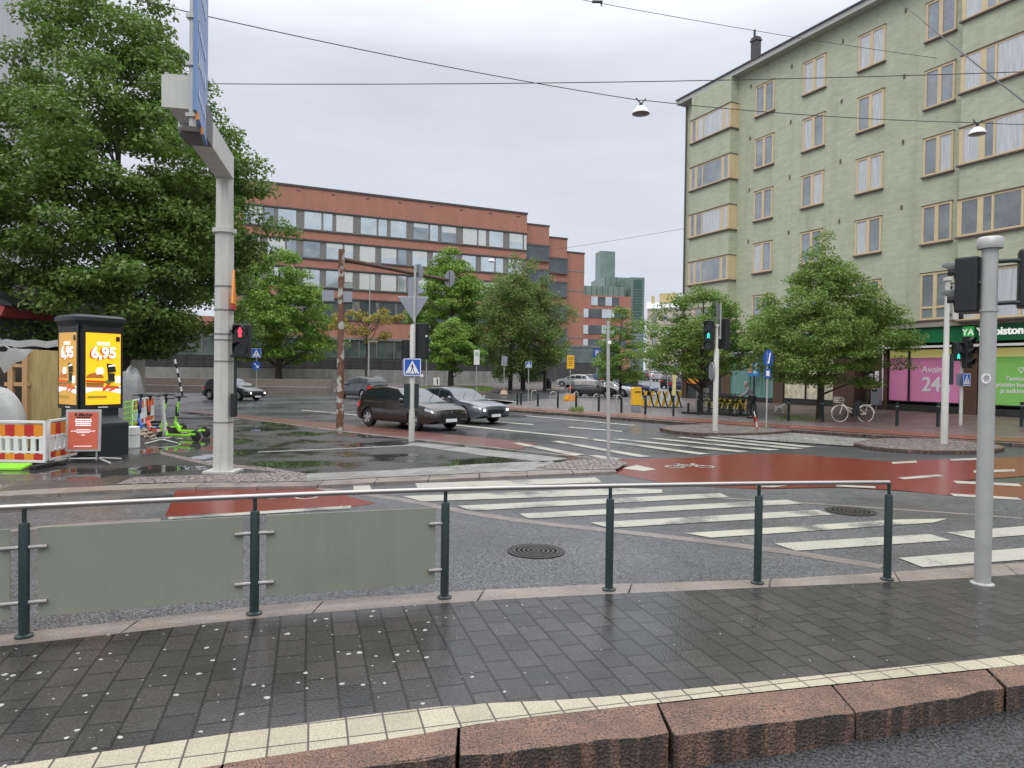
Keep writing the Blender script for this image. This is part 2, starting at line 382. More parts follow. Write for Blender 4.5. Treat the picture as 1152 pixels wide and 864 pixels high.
M_granite = mat('red granite', (.185, .105, .072), .34, var=.5, vscale=3.5, bump=.9, bscale=60, rvar=.15, speck=((.05, .042, .035), 95, .52))
add_streaks(M_granite, .85, 9, (1, 1, .12), True, .40, .52)  # dark drips on side faces only, leaving them darker than the tops
add_streaks(M_brick, .35, .5, (1, 1, .25), lo=.45, hi=.75, col=(.12, .06, .05))
add_streaks(M_concrete, .45, 1.2, (1, 1, .12), lo=.45, hi=.75)
add_streaks(M_poleW, .3, 5, (1, 1, .1), lo=.5, hi=.75, col=(.15, .14, .12))
M_granitepale = mat('pale granite kerb', (.225, .19, .165), .36, var=.35, vscale=2.5, bump=.3, bscale=30, rvar=.15, speck=((.13, .12, .11), 140, .54))
# ================================================================== SETTING: ground
M_road = asphaltmat('wet road asphalt', (.060, .060, .062), .40, .12, .5, grain=.8, gscale=55)
M_avenue = asphaltmat('wet avenue asphalt', (.045, .046, .05), .32, .12, .25, grain=.3, gscale=40)
M_plaza = asphaltmat('puddled pavement asphalt', (.036, .035, .034), .26, .14, .55, grain=.4, gscale=50, puddle=.05)
M_tramroad = asphaltmat('coarse asphalt', (.030, .030, .031), .5, .15, .8, grain=.85, gscale=60)
M_paint = paintmat('road paint', (.40, .39, .335), 1.03, (.08, .08, .08))
M_worn = paintmat('worn road paint', (.45, .44, .36), 1.0, (.075, .075, .075))
M_redlane = paintmat('red bicycle surfacing', (.185, .030, .022), 1.06, (.10, .03, .025), .24)
M_reddim = paintmat('faded red bicycle surfacing', (.14, .045, .035), 1.02, (.11, .07, .06), .35)
M_redpav = brickmat('red clay pavers', (.24, .085, .06), (.18, .06, .045), (.08, .05, .04), .21, .105, .008, R(45), .35)
M_pavers = brickmat('charcoal concrete slabs', (.050, .046, .044), (.030, .029, .028), (.014, .013, .012), .285, .19, .008, R(-106), .21, spots=15.0, stain=.3, rvar=.13, grit=60, bump=.7)
M_cream = brickmat('cream warning tiles', (.38, .345, .255), (.31, .28, .205), (.07, .06, .05), .2, .2, .006, 0, .5, off=0, stain=.15, grit=110)
M_sidewalk = brickmat('grey paving', (.17, .155, .15), (.13, .12, .118), (.07, .07, .07), .5, .35, .008, R(-65), .4)
M_sidewalkred = brickmat('brownish paving', (.15, .105, .095), (.12, .085, .078), (.07, .06, .06), .28, .14, .008, R(25), .4)
M_cobble = cobblemat('cobblestones', (.27, .22, .2), (.16, .14, .135), (.045, .04, .038), 8)
M_palestone = brickmat('pale stone setts', (.27, .265, .25), (.2, .2, .19), (.1, .1, .1), .25, .25, .007, R(20), .35, off=0)
M_grassm = mat('grass blades', (.15, .22, .05), .7, var=.4, vscale=6)

def struct(mb, name, mt, **k):
    o = mb.build(name, mt, None, **k); o['kind'] = 'structure'; return o
def pxcurve(pts, z, ext=(0, 0)):
    w = [G(x, y, z) for x, y in pts]
    if ext[0]: w.insert(0, w[0]+(w[0]-w[1]).normalized()*ext[0])
    if ext[1]: w.append(w[-1]+(w[-1]-w[-2]).normalized()*ext[1])
    return w
def resample(w, n):
    L_ = [0]
    for a, b in zip(w, w[1:]): L_.append(L_[-1]+(b-a).length)
    out = []
    for i in range(n+1):
        s = L_[-1]*i/n; k = 0
        while k < len(w)-2 and L_[k+1] < s: k += 1
        t = (s-L_[k])/max(1e-9, L_[k+1]-L_[k]); out.append(w[k].lerp(w[k+1], min(1, max(0, t))))
    return out
def smoothcurve(w, it=2):
    for _ in range(it):
        n = [w[0]]
        for a, b in zip(w, w[1:]): n += [a.lerp(b, .25), a.lerp(b, .75)]
        n.append(w[-1]); w = n
    return w
def flat(mb, pts, z=None, m=0):
    mb.quad([Vector((p[0], p[1], z if z is not None else p[2])) for p in pts], m); return mb
def strip(mb, A, B, n=40, z=None, m=0, zf=None):
    A, B = resample(A, n), resample(B, n)
    vs = []
    for a, b in zip(A, B):
        for p in (a, b): vs.append((p[0], p[1], zf(p[0], p[1]) if zf else (z if z is not None else p[2])))
    mb.add(vs, [(2*i, 2*i+1, 2*i+3, 2*i+2) for i in range(n)], m); return mb
def offset(w, d):
    out = []
    for i, p in enumerate(w):
        t = (w[min(i+1, len(w)-1)]-w[max(i-1, 0)]); t.z = 0; t.normalize()
        out.append(p+Vector((-t.y, t.x, 0))*d)
    return out

# base ground sheet reaching the horizon
mb = MB()
xs = [-900, -300, -120, -60, -30, 0, 30, 60, 120, 300, 900]; ys = [-60, 0, 3.5, 5.0, 30, 60, 90, 120, 160, 200, 300, 1200]
def gz0(y): return -.12 if y <= 3.5 else (0 if y >= 5 else -.12*(5-y)/1.5)
vs = [(x, y, min(rise(y), rise(260))+gz0(y)) for y in ys for x in xs]; nx = len(xs)
mb.add(vs, [(j*nx+i, j*nx+i+1, (j+1)*nx+i+1, (j+1)*nx+i) for j in range(len(ys)-1) for i in range(nx-1)])
struct(mb, 'ground', M_avenue)

# --- near road with coarse wet asphalt, in front of the plaza kerb
mb = MB()
A = pxcurve([(0, 556), (130, 550), (345, 546.5), (440, 541.5), (560, 536), (690, 530), (769, 546), (847, 551), (945, 549), (1009, 552), (1152, 563)], 0, (30, 25))
B = [Vector((-35, 5.0, 0)), Vector((35, 5.0, 0))]
strip(mb, A, B, 40, .006)
struct(mb, 'near_road', M_road)
# --- tram track asphalt in front of the platform
mb = MB(); mb.add([(x, y, gz0(y)+.006) for y in (-15, 0, 3.5, 4.98) for x in (-30, 30)], [(0, 1, 3, 2), (2, 3, 5, 4), (4, 5, 7, 6)]); struct(mb, 'tram_lane', M_tramroad)

# --- platform
PZ = .12
out_ = smoothcurve(pxcurve([(0, 713), (140, 698), (286, 681), (400, 672), (500, 665), (600, 660), (685, 656.5), (850, 652), (1000, 643), (1152, 632)], PZ, (6, 8)))
inn_ = smoothcurve(pxcurve([(0, 727), (140, 712), (286, 695), (400, 686), (500, 678), (600, 672), (685, 668), (850, 661), (1000, 655), (1152, 646)], PZ, (6, 8)))
cin = smoothcurve(pxcurve([(13, 861), (174, 837), (338, 814), (495, 793), (650, 787), (805, 772), (964, 755), (1152, 736)], PZ, (6, 8)), 1)
cou = smoothcurve(pxcurve([(-60, 907), (100, 884), (226, 864), (304, 851.5), (495, 824), (530, 815), (600, 806), (650, 800.5), (693, 796), (824, 781.5), (964, 767), (1152, 747.5)], PZ, (6, 8)), 1)
kfr = smoothcurve(pxcurve([(-60, 945), (100, 916), (226, 893), (330, 874), (499, 851), (650, 835), (802, 818.5), (990, 795.5), (1152, 769)], PZ, (6, 8)), 1)
mb = MB(); strip(mb, inn_, cin, 60, PZ); struct(mb, 'platform_paving', M_pavers)
dirc = (cin[-1]-cin[0]); M_cream.node_tree.nodes['Mapping'].inputs['Rotation'].default_value = (0, 0, -math.atan2(dirc.y, dirc.x))
mb = MB(); strip(mb, cin, cou, 60, PZ); struct(mb, 'platform_edge_tiles', M_cream)
def kerbstones(name, A, B, z1, z0, length, mt, chip=.008, bevel=.012, bvseg=2):
    """individual stones between two lines"""
    tot = sum((b-a).length for a, b in zip(A, A[1:])); n = max(2, int(tot/length))
    a_, b_ = resample(A, n*6), resample(B, n*6); mb = MB(); rr = random.Random(len(name))
    for i in range(n):
        sa, sb = a_[i*6:i*6+7], b_[i*6:i*6+7]
        dz = rr.uniform(-chip, chip)*.5
        g = .006
        sa = list(sa); sb = list(sb)
        ta = (sa[-1]-sa[0]).normalized()*g
        sa[0] = sa[0]+ta; sb[0] = sb[0]+ta; sa[-1] = sa[-1]-ta; sb[-1] = sb[-1]-ta
        jit = [Vector((rr.uniform(-chip, chip), rr.uniform(-chip, chip), 0)) for _ in range(7)]
        top = [p for p in sa]+[q+j for q, j in zip(sb[::-1], jit)]
        top = [Vector((p.x, p.y, z1+dz+(rr.uniform(-chip, 0) if k > 6 else 0))) for k, p in enumerate(top)]
        mb.prism(top, (0, 0, -(z1-z0)))
    o = mb.build(name, mt, None, bevel=bevel); o['kind'] = 'structure'; return o
kerbstones('platform_front_kerb', cou, kfr, PZ, -.16, 1.15, M_granite, .014, .022)
kerbstones('platform_rear_kerb', inn_, out_, PZ-.002, -.03, 1.3, M_granitepale, .006, .008)

# --- plaza (left/centre pavement)
ZP = .06
lowk = pxcurve([(0, 553), (130, 546), (200, 543), (345, 542), (440, 537), (560, 531.5), (690, 526)], ZP, (30, 0))
lowk_o = pxcurve([(0, 558), (130, 551), (200, 548), (345, 546.5), (440, 541.5), (560, 536), (694, 530)], ZP, (30, 0))
upk = pxcurve([(150, 463), (207, 463), (242, 467), (284, 472), (378, 485), (463, 494.5), (520, 501), (600, 509), (690, 518)], ZP, (40, 0))
mb = MB(); strip(mb, upk, lowk, 50, ZP); struct(mb, 'plaza_pavement', M_plaza)
kerbstones('plaza_kerb', lowk, lowk_o, ZP+.002, -.03, 1.0, M_granitepale, .004, .006)
mb = MB()
strip(mb, pxcurve([(345, 533), (440, 529), (540, 522), (620, 518.5)], ZP), pxcurve([(345, 541.5), (440, 536.5), (560, 531), (640, 527.5)], ZP), 20, ZP+.004)
strip(mb, pxcurve([(470, 498), (560, 507), (640, 516)], ZP), pxcurve([(455, 500), (540, 512), (610, 520)], ZP), 20, ZP+.004)
struct(mb, 'pale_stone_strip', M_palestone)
mb = MB()
strip(mb, pxcurve([(150, 537), (235, 534), (330, 531), (345, 535)], ZP), pxcurve([(130, 545), (200, 542.5), (300, 542), (345, 541.5)], ZP), 14, ZP+.004)
strip(mb, pxcurve([(180, 508), (235, 520), (300, 526), (345, 533)], ZP), pxcurve([(180, 511), (235, 524), (300, 530), (343, 536)], ZP), 14, ZP+.0045)
flat(mb, [G(600, 526.5, ZP), G(640, 518, ZP), G(690, 516, ZP), G(706, 521, ZP), G(694, 528, ZP), G(650, 529, ZP)], ZP+.008)
struct(mb, 'cobble_patch', M_cobble)
# thin groove lines in the plaza asphalt
mb = MB()
strip(mb, pxcurve([(290, 508), (380, 504.5), (465, 500.5)], ZP), pxcurve([(290, 509.4), (380, 505.8), (465, 501.6)], ZP), 8, ZP+.006)
struct(mb, 'plaza_seam', M_palestone)
# red lane along the plaza's avenue side
mb = MB()
strip(mb, pxcurve([(205, 461), (242, 464), (284, 468), (378, 477), (463, 485), (540, 492.5), (605, 499)], .0, (0, 0)), pxcurve([(205, 463), (242, 467), (284, 472), (378, 484.5), (463, 494), (520, 500), (585, 506)], 0), 30, .012)
struct(mb, 'avenue_bicycle_lane', M_reddim)
kerbstones('avenue_kerb', pxcurve([(242, 467), (284, 472), (378, 484.5), (463, 494), (520, 500), (600, 508.5), (690, 517.5)], ZP), offset(pxcurve([(242, 467), (284, 472), (378, 484.5), (463, 494), (520, 500), (600, 508.5), (690, 517.5)], ZP), .14), ZP+.003, -.03, 1.0, M_granitepale, .003, .006)

# --- bicycle crossings (red)
mb = MB()
flat(mb, [G(x, y) for x, y in [(675, 530), (698, 517), (769, 515.5), (832, 511), (889, 511), (1001, 519.5), (1099, 516), (1200, 512), (1200, 533), (1080, 541), (1200, 546), (1200, 567), (1152, 563), (1069, 558), (1009, 552), (945, 548.5), (847, 550.5), (769, 547), (720, 539)]], .010)
flat(mb, [G(x, y) for x, y in [(198, 551), (344, 547.5), (424, 566.7), (395, 571), (186, 582)]], .010)
struct(mb, 'bicycle_crossing', M_redlane)

# --- road paint
mb = MB()
def pq(*pts, z=.0145, m=0): flat(mb, [G(x, y) for x, y in pts], z, m)
pq((467, 544.5), (670, 538), (678, 543.6), (470, 550.5))
pq((452, 559), (700, 550), (745, 551.5), (745, 555.5), (475, 565))
pq((515, 570), (810, 555.5), (820, 560), (530, 575.5))
pq((584, 579), (885, 563), (903, 567.5), (595, 584.5))
pq((664, 589), (920, 574.5), (936, 580), (685, 595))
pq((871, 612.6), (1046, 602), (1070, 609), (895, 621))
pq((1011, 629), (1160, 617), (1190, 628), (1038, 639.5))
pq((1064, 600), (1170, 591.5), (1190, 600), (1097, 607.5))
pq((188, 582.8), (395, 569.8), (395, 573), (190, 585.5))
pq((397, 546.5), (416, 545.8), (418, 552), (398, 553))
pq((849, 548), (885, 544.5), (904, 545), (870, 549))
pq((1010, 538), (1055, 534.5), (1062, 536.5), (1017, 540))
pq((1072, 541.5), (1146, 545), (1150, 548), (1076, 544.5))
pq((1069, 556), (1144, 560.5), (1150, 563.5), (1073, 559))
pq((1003, 520.5), (1031, 519), (1032, 521), (1004, 522.5))
pq((1069, 517), (1099, 515.8), (1100, 517.8), (1070, 519))
pq((1095, 530), (1142, 528.5), (1142, 531), (1096, 532.5))
pq((940, 546), (985, 548), (985, 550), (940, 548))
# avenue zebra, seen beyond the red crossing
for a, b, w in (((575, 499), (658, 512), 4), ((620, 497), (733, 514), 3.2), ((662, 513), (700, 517), 2.5), ((655, 494), (800, 511), 2.6), ((689, 494.6), (845, 508.5), 2.4), ((727, 493.5), (878, 506.5), 2.2), ((760, 492.5), (905, 505), 2.0), ((791, 492), (918, 503), 1.8)):
    pq((a[0], a[1]), (a[0]+9, a[1]-.5), (b[0], b[1]), (b[0]-13, b[1]+w*.2+.5))
pq((511, 477.6), (670, 493.8), (668, 495), (508, 478.8))
pq((470, 473), (340, 461.3), (338, 462), (470, 474.2))
pq((560, 474.5), (600, 477.5), (600, 478.6), (560, 475.6))
pq((640, 480.5), (700, 485.2), (700, 486.4), (640, 481.6))
pq((590, 467.5), (715, 478.6), (715, 479.6), (590, 468.3))
# side-street zebra by the bollards, and the right-hand zebra
for k in range(4): pq((532+k*9, 449+k*1.2), (545+k*9, 448.6+k*1.2), (584+k*6, 452.3+k*1.6), (566+k*6, 453+k*1.6))
for k, (a, b) in enumerate((((994, 489), (1152, 497)), ((1022, 486.3), (1152, 492.5)), ((1045, 485), (1152, 489)))):
    pq(a, (a[0]+20, a[1]-1.2), (b[0]+40, b[1]+.2), (b[0]+40, b[1]+2.2))
road_paint = struct(mb, 'crosswalk_markings', M_paint)
mb = MB(); pq((771, 601), (1010, 585.5), (1066, 584.5), (1050, 589), (800, 606))
pq((700, 527.5), (716, 523.5), (738, 528.5), (724, 530.5), z=.0125)
struct(mb, 'worn_crosswalk_bar', M_worn)
def bikesymbol(c, s, ax):
    """painted bicycle: two wheels and a frame, flat on the road"""
    ax = Vector((ax[0], ax[1], 0)).normalized(); ay = Vector((-ax.y, ax.x, 0)); mb = MB()
    def pt(u, v): return c+ax*u*s+ay*v*s
    def ring(cx, cy, r, w=.1):
        n = 20
        for i in range(n):
            a, b = 2*math.pi*i/n, 2*math.pi*(i+1)/n
            mb.quad([pt(cx+r*math.cos(a), cy+r*math.sin(a)), pt(cx+r*math.cos(b), cy+r*math.sin(b)), pt(cx+(r-w)*math.cos(b), cy+(r-w)*math.sin(b)), pt(cx+(r-w)*math.cos(a), cy+(r-w)*math.sin(a))])
    def ln(a, b, w=.09, lift=.002):
        a, b = pt(*a), pt(*b); d = (b-a).normalized(); n = Vector((-d.y, d.x, 0))*w*s/2; k = Vector((0, 0, lift)); mb.quad([a+n+k, b+n+k, b-n+k, a-n+k])
    ring(-.55, 0, .36); ring(.55, 0, .36)
    ln((-.55, 0), (-.2, .5)); ln((-.2, .5), (.38, .5), lift=.003); ln((.38, .5), (-.05, 0), lift=.004); ln((-.55, 0), (-.05, 0), lift=.005); ln((-.05, 0), (-.26, .62), lift=.006); ln((.55, 0), (.3, .72), lift=.007); ln((.3, .72), (.48, .76), lift=.008); ln((-.38, .62), (-.14, .62), lift=.009)
    o = struct(mb, 'bicycle_symbol', M_paint)
c = G(776, 525.5); c.z = .0145; bikesymbol(c, .62, (1, .12))
c = G(325, 560); c.z = .0145; bikesymbol(c, .5, (1, .02))

# tar seams / repair bands on the near road
M_seam = mat('pale kerb line flush with asphalt', (.17, .15, .14), .4, var=.35, vscale=4)
mb = MB()
def seam(pts, w, z=.009): s = smoothcurve(pxcurve(pts, z), 2); strip(mb, s, offset(s, w), 40, z)
seam([(330, 548), (440, 561), (520, 578), (600, 590), (700, 600), (860, 619), (990, 640)], .22)
seam([(780, 559), (900, 566), (985, 572), (1060, 577), (1152, 584)], .12)
seam([(0, 600), (80, 592), (180, 586)], .2)
struct(mb, 'flush_kerb_band', M_seam)
mb = MB()
seam([(0, 577), (80, 571), (200, 562)], .5, .008)
M_tar = mat('dark tar patch', (.03, .03, .032), .3, var=.3)
struct(mb, 'tar_patch', M_tar)

# --- traffic islands
def island(name, pts, h, mt):
    w = smoothcurve([G(x, y) for x, y in pts]+[G(*pts[0])], 2)[:-1]; mb = MB()
    mb.prism([Vector((p.x, p.y, -.02)) for p in w], (0, 0, h+.02), 1)
    c = sum(w, Vector())/len(w); mb.quad([Vector((c.x+(p.x-c.x)*.94, c.y+(p.y-c.y)*.94, h+.004)) for p in w], 0)
    return struct(mb, name, [mt, M_granite])
island('cobbled_island', [(742, 484), (765, 480), (830, 480), (885, 483), (900, 487), (850, 491), (790, 491), (755, 488)], .1, M_cobble)
island('cobbled_island', [(960, 502), (985, 496), (1060, 497), (1120, 503), (1135, 508), (1100, 512), (1030, 511), (975, 507)], .1, M_cobble)
mb = MB(); flat(mb, [G(x, y) for x, y in [(795, 491), (880, 487), (990, 495.5), (958, 503), (870, 497)]], .03); struct(mb, 'island_crossing_strip', M_palestone)

# --- right-hand pavement and facade line of the green building
F0 = Vector((XA(768, 48.5), 48.5, 0)); FD = Vector((.425, -.905, 0)).normalized(); FN = Vector((-FD.y, FD.x, 0))
if FN.x < 0: FN = -FN          # FN points into the building
def FU(px):
    q = (px-576)/FPX; return (F0.y*q-F0.x)/(FD.x-FD.y*q)
def fdist(x, y): return (Vector((x, y, 0))-F0).dot(FN)*-1     # distance in front of facade
def pz(x, y):
    d = min(max(fdist(x, y), 0), 7)/7; t = 1-d; t = t*t*(3-2*t)
    u = (Vector((x, y, 0))-F0).dot(FD); t *= min(1, max(0, 1+u/5))
    return .11+.36*t
Kc = smoothcurve(pxcurve([(545, 459.5), (600, 462.3), (720, 471), (800, 477), (889, 483), (994, 489.5), (1152, 499)], .11, (0, 20)), 2)
Fend = F0+FD*34
FC = [G(560, 456, .11), Vector((4.4, 59, .2)), Vector((10.6, 58, .2)), F0+FD*0.0, F0+FD*14, Fend]
FC = [p.copy() for p in FC]
mb = MB(); A, B = resample(Kc, 70), resample(FC, 70); nv = 16
vs = []
for a, b in zip(A, B):
    for j in range(nv+1):
        p = a.lerp(b, j/nv); vs.append((p.x, p.y, pz(p.x, p.y)))
fs = [(i*(nv+1)+j, i*(nv+1)+j+1, (i+1)*(nv+1)+j+1, (i+1)*(nv+1)+j) for i in range(70) for j in range(nv)]
mb.add(vs, fs, 0)
o = struct(mb, 'right_pavement', [M_sidewalk, M_sidewalkred])
for pl in o.data.polygons:
    if pl.center.x > 12.5: pl.material_index = 1
kerbstones('right_kerb', Kc, offset(Kc, -.16), .11, -.03, 1.0, M_granite, .004, .006)
mb = MB(); strip(mb, offset(Kc, .25), offset(Kc, 2.1), 60, zf=lambda x, y: pz(x, y)+.02); struct(mb, 'right_bicycle_lane', M_redpav)
mb = MB(); strip(mb, offset(Kc, 2.1), offset(Kc, 2.22), 60, zf=lambda x, y: pz(x, y)+.023); struct(mb, 'bicycle_lane_edge', M_granitepale)

# far pavement along the red building, and a side street surface
mb = MB()
strip(mb, [Vector((-70, 52, 0)), Vector((-20, 62, 0)), Vector((-3, 66, 0)), Vector((5.5, 75, 0))], [Vector((-80, 66, 0)), Vector((-32, 83, 0)), Vector((0, 98, 0)), Vector((8, 104, 0))], 20, zf=lambda x, y: rise(y)+.03)
struct(mb, 'far_pavement', M_sidewalk)
mb = MB(); 
M_street = asphaltmat('side street asphalt', (.12, .125, .135), .4, .1, .3)
strip(mb, [Vector((3, 60.2, 0)), Vector((14, 100, 0)), Vector((34, 180, 0))], [Vector((13.5, 60.2, 0)), Vector((24, 100, 0)), Vector((48, 180, 0))], 12, zf=lambda x, y: rise(y)+.012)
struct(mb, 'side_street', M_street)
mb = MB(); w_ = [Vector((XA(a, b), b, 0)) for a, b in [(455, 61), (462, 69), (545, 73), (556, 67), (548, 61.5), (500, 59.5)]]
mb.prism([Vector((p.x, p.y, .0)) for p in w_], (0, 0, .40)); struct(mb, 'grass_strip_kerb', M_granitepale)
def grass_patch(name, label, poly, z, n, h, mt):
    xs_ = [p.x for p in poly]; ys_ = [p.y for p in poly]; r = random.Random(3); mb = MB(); k = 0
    def inside(x, y):
        c = False; j = len(poly)-1
        for i in range(len(poly)):
            if (poly[i].y > y) != (poly[j].y > y) and x < (poly[j].x-poly[i].x)*(y-poly[i].y)/(poly[j].y-poly[i].y)+poly[i].x: c = not c
            j = i
        return c
    while k < n:
        x, y = r.uniform(min(xs_), max(xs_)), r.uniform(min(ys_), max(ys_))
        if not inside(x, y): continue
        a = r.uniform(0, 6.3); l = h*r.uniform(.5, 1.2); w = h*.16; dx, dy = math.cos(a)*w, math.sin(a)*w; tx, ty = r.uniform(-.4, .4)*l, r.uniform(-.4, .4)*l
        mb.add([(x-dx, y-dy, z), (x+dx, y+dy, z), (x+tx, y+ty, z+l)], [(0, 1, 2)]); k += 1
    o = mb.build(name, mt, None, nofix=True); tag(o, label, 'grass', kind='stuff')
w_ = [Vector((p.x, p.y, 0)) for p in w_]
grass_patch('grass', 'strip of green grass on the kerbed island under the small round tree', w_, .38, 14000, .26, M_grassm)
grass_patch('grass', 'green weeds growing round the tree trunk by the white bicycle', [G(872, 471.5, .15), G(925, 473, .15), G(925, 469, .15), G(880, 468, .15)], 0.14, 420, .11, M_grassm)
grass_patch('grass', 'green weeds at the foot of a bollard near the black and white parked car', [G(640, 464, .1), G(656, 465, .1), G(656, 461, .1), G(642, 461, .1)], .1, 110, .26, M_grassm)

# manholes
def manhole(label, px, py, r):
    c = G(px, py); o = thing('manhole_cover', label, 'manhole cover', (c.x, c.y, .012))
    mb = MB(); mb.lathe([(r, 0), (r, .006), (r-.04, .008), (r-.045, .004)], n=28); mb.build('rim', mat('worn cast iron', (.045, .04, .037), .4, .6, var=.3), o)
    mb = MB()
    for k in range(5):
        rr = (r-.06)*(1-k/5); mb.lathe([(rr, .004), (rr, .009-k*.0003), (rr-.035, .009-k*.0003), (rr-.036, .004)], n=24)
    mb.build('lid', mat('cast iron lid', (.06, .055, .05), .45, .6, var=.4, vscale=10), o)
manhole('round cast iron manhole cover in asphalt behind the railing post', 603, 621, .33)
manhole('dark round manhole cover between the worn crossing bars', 957, 576, .36)

# ================================================================== BUILDINGS
M_plaster = mat('sage green render', (.445, .475, .345), .9, var=.16, vscale=1.6, stretch=(1, 1, 3.0), bump=.5, bscale=6)
add_streaks(M_plaster, .34, .8, (1.4, 1.4, .1), lo=.5, hi=.75, col=(.17, .16, .10)); add_streaks(M_plaster, .25, .35, (1, 1, 1), lo=.5, hi=.7, col=(.25, .24, .17))
M_frame = mat('cream painted wood frame', (.62, .5, .30), .6, var=.08)
M_glass = mat('window glass', (.30, .33, .36), .07, .25, var=.45, vscale=.6, spec=.9)
M_curt = mat('net curtain behind glass', (.52, .54, .56), .25, 0, var=.25, vscale=2, stretch=(6, 6, .5), spec=.8)
M_sill = mat('dark tin sill', (.12, .09, .07), .5)
M_roof = mat('dark roof metal', (.06, .055, .055), .5)
M_eave = mat('pale eave boards', (.42, .42, .40), .7)

gb = thing('apartment_building', 'sage green rendered apartment block with cream window frames above a pharmacy', 'building', (F0.x, F0.y, 0), math.atan2(FD.y, FD.x))
# local frame: x along the facade (towards the camera), +y = FN side?  check sign
ly = Vector((-FD.y, FD.x, 0)); SY = 1 if ly.dot(FN) > 0 else -1    # into the building = SY*+y
def fb(mb, u0, u1, z0, z1, d0, d1, m=0):
    """box on the facade: u range, z range, depth range (negative = proud of wall)"""
    a, b = d0*SY, d1*SY
    mb.box((u0+u1)/2, (a+b)/2, (z0+z1)/2, abs(u1-u0), abs(b-a), abs(z1-z0), m=m)
ULEN = 30.0
ROOFZ = 20.35
mb = MB(); fb(mb, 0, ULEN, 4.55, ROOFZ, 0, 12); wall = mb.build('wall', M_plaster, gb)
mb = MB()
fb(mb, -.45, ULEN, ROOFZ, ROOFZ+.28, -.55, 12.4, 0); fb(mb, -.5, ULEN, ROOFZ+.28, ROOFZ+.36, -.62, 12.4, 1)
mb.prism([(-.45, -.6*SY, ROOFZ+.36), (-.45, 12.4*SY, ROOFZ+.36), (-.45, 6*SY, ROOFZ+2.6)], (ULEN, 0, 0), 1)
mb.build('roof', [M_eave, M_roof], gb)
mb = MB(); fb(mb, 4.9, 5.35, ROOFZ+.6, ROOFZ+2.6, .9, 1.3); fb(mb, 4.85, 5.4, ROOFZ+2.35, ROOFZ+2.45, .85, 1.35); fb(mb, 5.0, 5.1, ROOFZ+2.6, ROOFZ+3.1, 1.0, 1.1); mb.build('chimney', M_roof, gb)
# ground floor: dark tile plinth and pillars, recessed shops
mb = MB(); fb(mb, 0, ULEN, -.2, 4.55, .8, 12); mb.build('shop_wall', mat('dark shop interior', (.03, .028, .026), .6), gb)
pill = [(768, 771.5), (785.5, 791.5), (811, 820.5), (869.5, 880.5), (937, 961), (983, 997.2), (1081, 1098.5)]
for a, b in pill:
    mb = MB(); u0, u1 = FU(a), FU(b); fb(mb, max(0, u0), u1, -.1, 3.75, .0, .85); mb.build('pillar', M_brickdk, gb, bevel=.01)
mb = MB(); fb(mb, .02, ULEN, -.1, .78, .06, .8); mb.build('plinth', mat('dark stone plinth', (.03, .032, .03), .4, var=.3), gb)
mb = MB(); fb(mb, 0.0, ULEN, 4.36, 4.62, -.22, .1, 0); fb(mb, 0, ULEN, 4.62, 4.66, -.26, .05, 1); mb.build('cornice', [mat('weathered cornice', (.3, .28, .22), .8, var=.2), M_sill], gb)
M_signgreen = mat('pharmacy green fascia', (.015, .16, .06), .4)
mb = MB(); fb(mb, 5.0, ULEN, 3.72, 4.36, -.10, .4); fb(mb, 5.0, ULEN, 3.66, 3.72, -.12, .4); mb.build('fascia', M_signgreen, gb)
mb = MB(); fb(mb, FU(985), FU(1086), 3.42, 3.52, -.25, .0); mb.build('awning_bar', M_whitepl, gb)
mb = MB(); fb(mb, FU(1093), ULEN, 3.42, 3.52, -.25, .0); mb.build('awning_bar', M_whitepl, gb)
mb = MB(); fb(mb, FU(826), FU(868), 3.4, 3.5, -.25, .0); mb.build('awning_bar', M_whitepl, gb)
mb = MB(); mb.box(FU(994), -.08*SY, 2.3, .045, .05, 2.8); mb.build('white_pipe', M_white, gb)
# shop windows
M_pink = mat('pink window film', (.72, .25, .46), .25, var=.05, vscale=1)
M_lgreen = mat('green window film', (.24, .55, .13), .25, var=.05, vscale=1)
M_warm = mat('lit shop interior', (.5, .46, .16), .3, emit=.35)
M_turq = mat('turquoise curtained glass', (.16, .30, .27), .15, var=.35, vscale=2, stretch=(6, 6, .3))
def shopwin(a, b, z0, z1, mats, name='shop_window', mull=(), fm=None, zsplit=None):
    u0, u1 = FU(a), FU(b); mb = MB()
    if zsplit: fb(mb, u0, u1, z0, zsplit, .12, .16, 0); fb(mb, u0, u1, zsplit, z1, .13, .16, 1)
    else: fb(mb, u0, u1, z0, z1, .12, .16, 0)
    w = mb.build(name, mats, gb); mb = MB()
    fb(mb, u0, u1, z0-.05, z0, .05, .16); fb(mb, u0, u1, z1, z1+.05, .05, .16); fb(mb, u0-.04, u0, z0, z1, .05, .16); fb(mb, u1, u1+.04, z0, z1, .05, .16)
    for q in mull: fb(mb, FU(q)-.04, FU(q)+.04, z0, z1, .06, .119)
    mb.build('frame', fm or M_black, w); return w
w1 = shopwin(998.5, 1080, .95, 3.35, [M_pink, M_warm], mull=(1021,), zsplit=2.98)
w2 = shopwin(1100, 1230, .95, 3.35, [M_lgreen, M_warm], zsplit=2.98)
w3 = shopwin(821, 869, .8, 3.3, [M_turq], mull=(842,), fm=mat('teal frame', (.1, .25, .2), .5))
w4 = shopwin(881, 937, .8, 3.2, [mat('poster clad shop glass', (.62, .58, .42), .4, var=.45, vscale=3.0)], mull=(905, 925))
w5 = shopwin(792, 810.5, .5, 3.2, [mat('dark shop glass', (.035, .04, .045), .1)], mull=(801,))
w6 = shopwin(772, 785, .3, 3.2, [mat('dark shop glass2', (.05, .055, .06), .1)])
mb = MB(); fb(mb, FU(772.5), FU(784.5), 1.45, 2.0, .02, .05); mb.build('orange_panel', M_orange, gb)
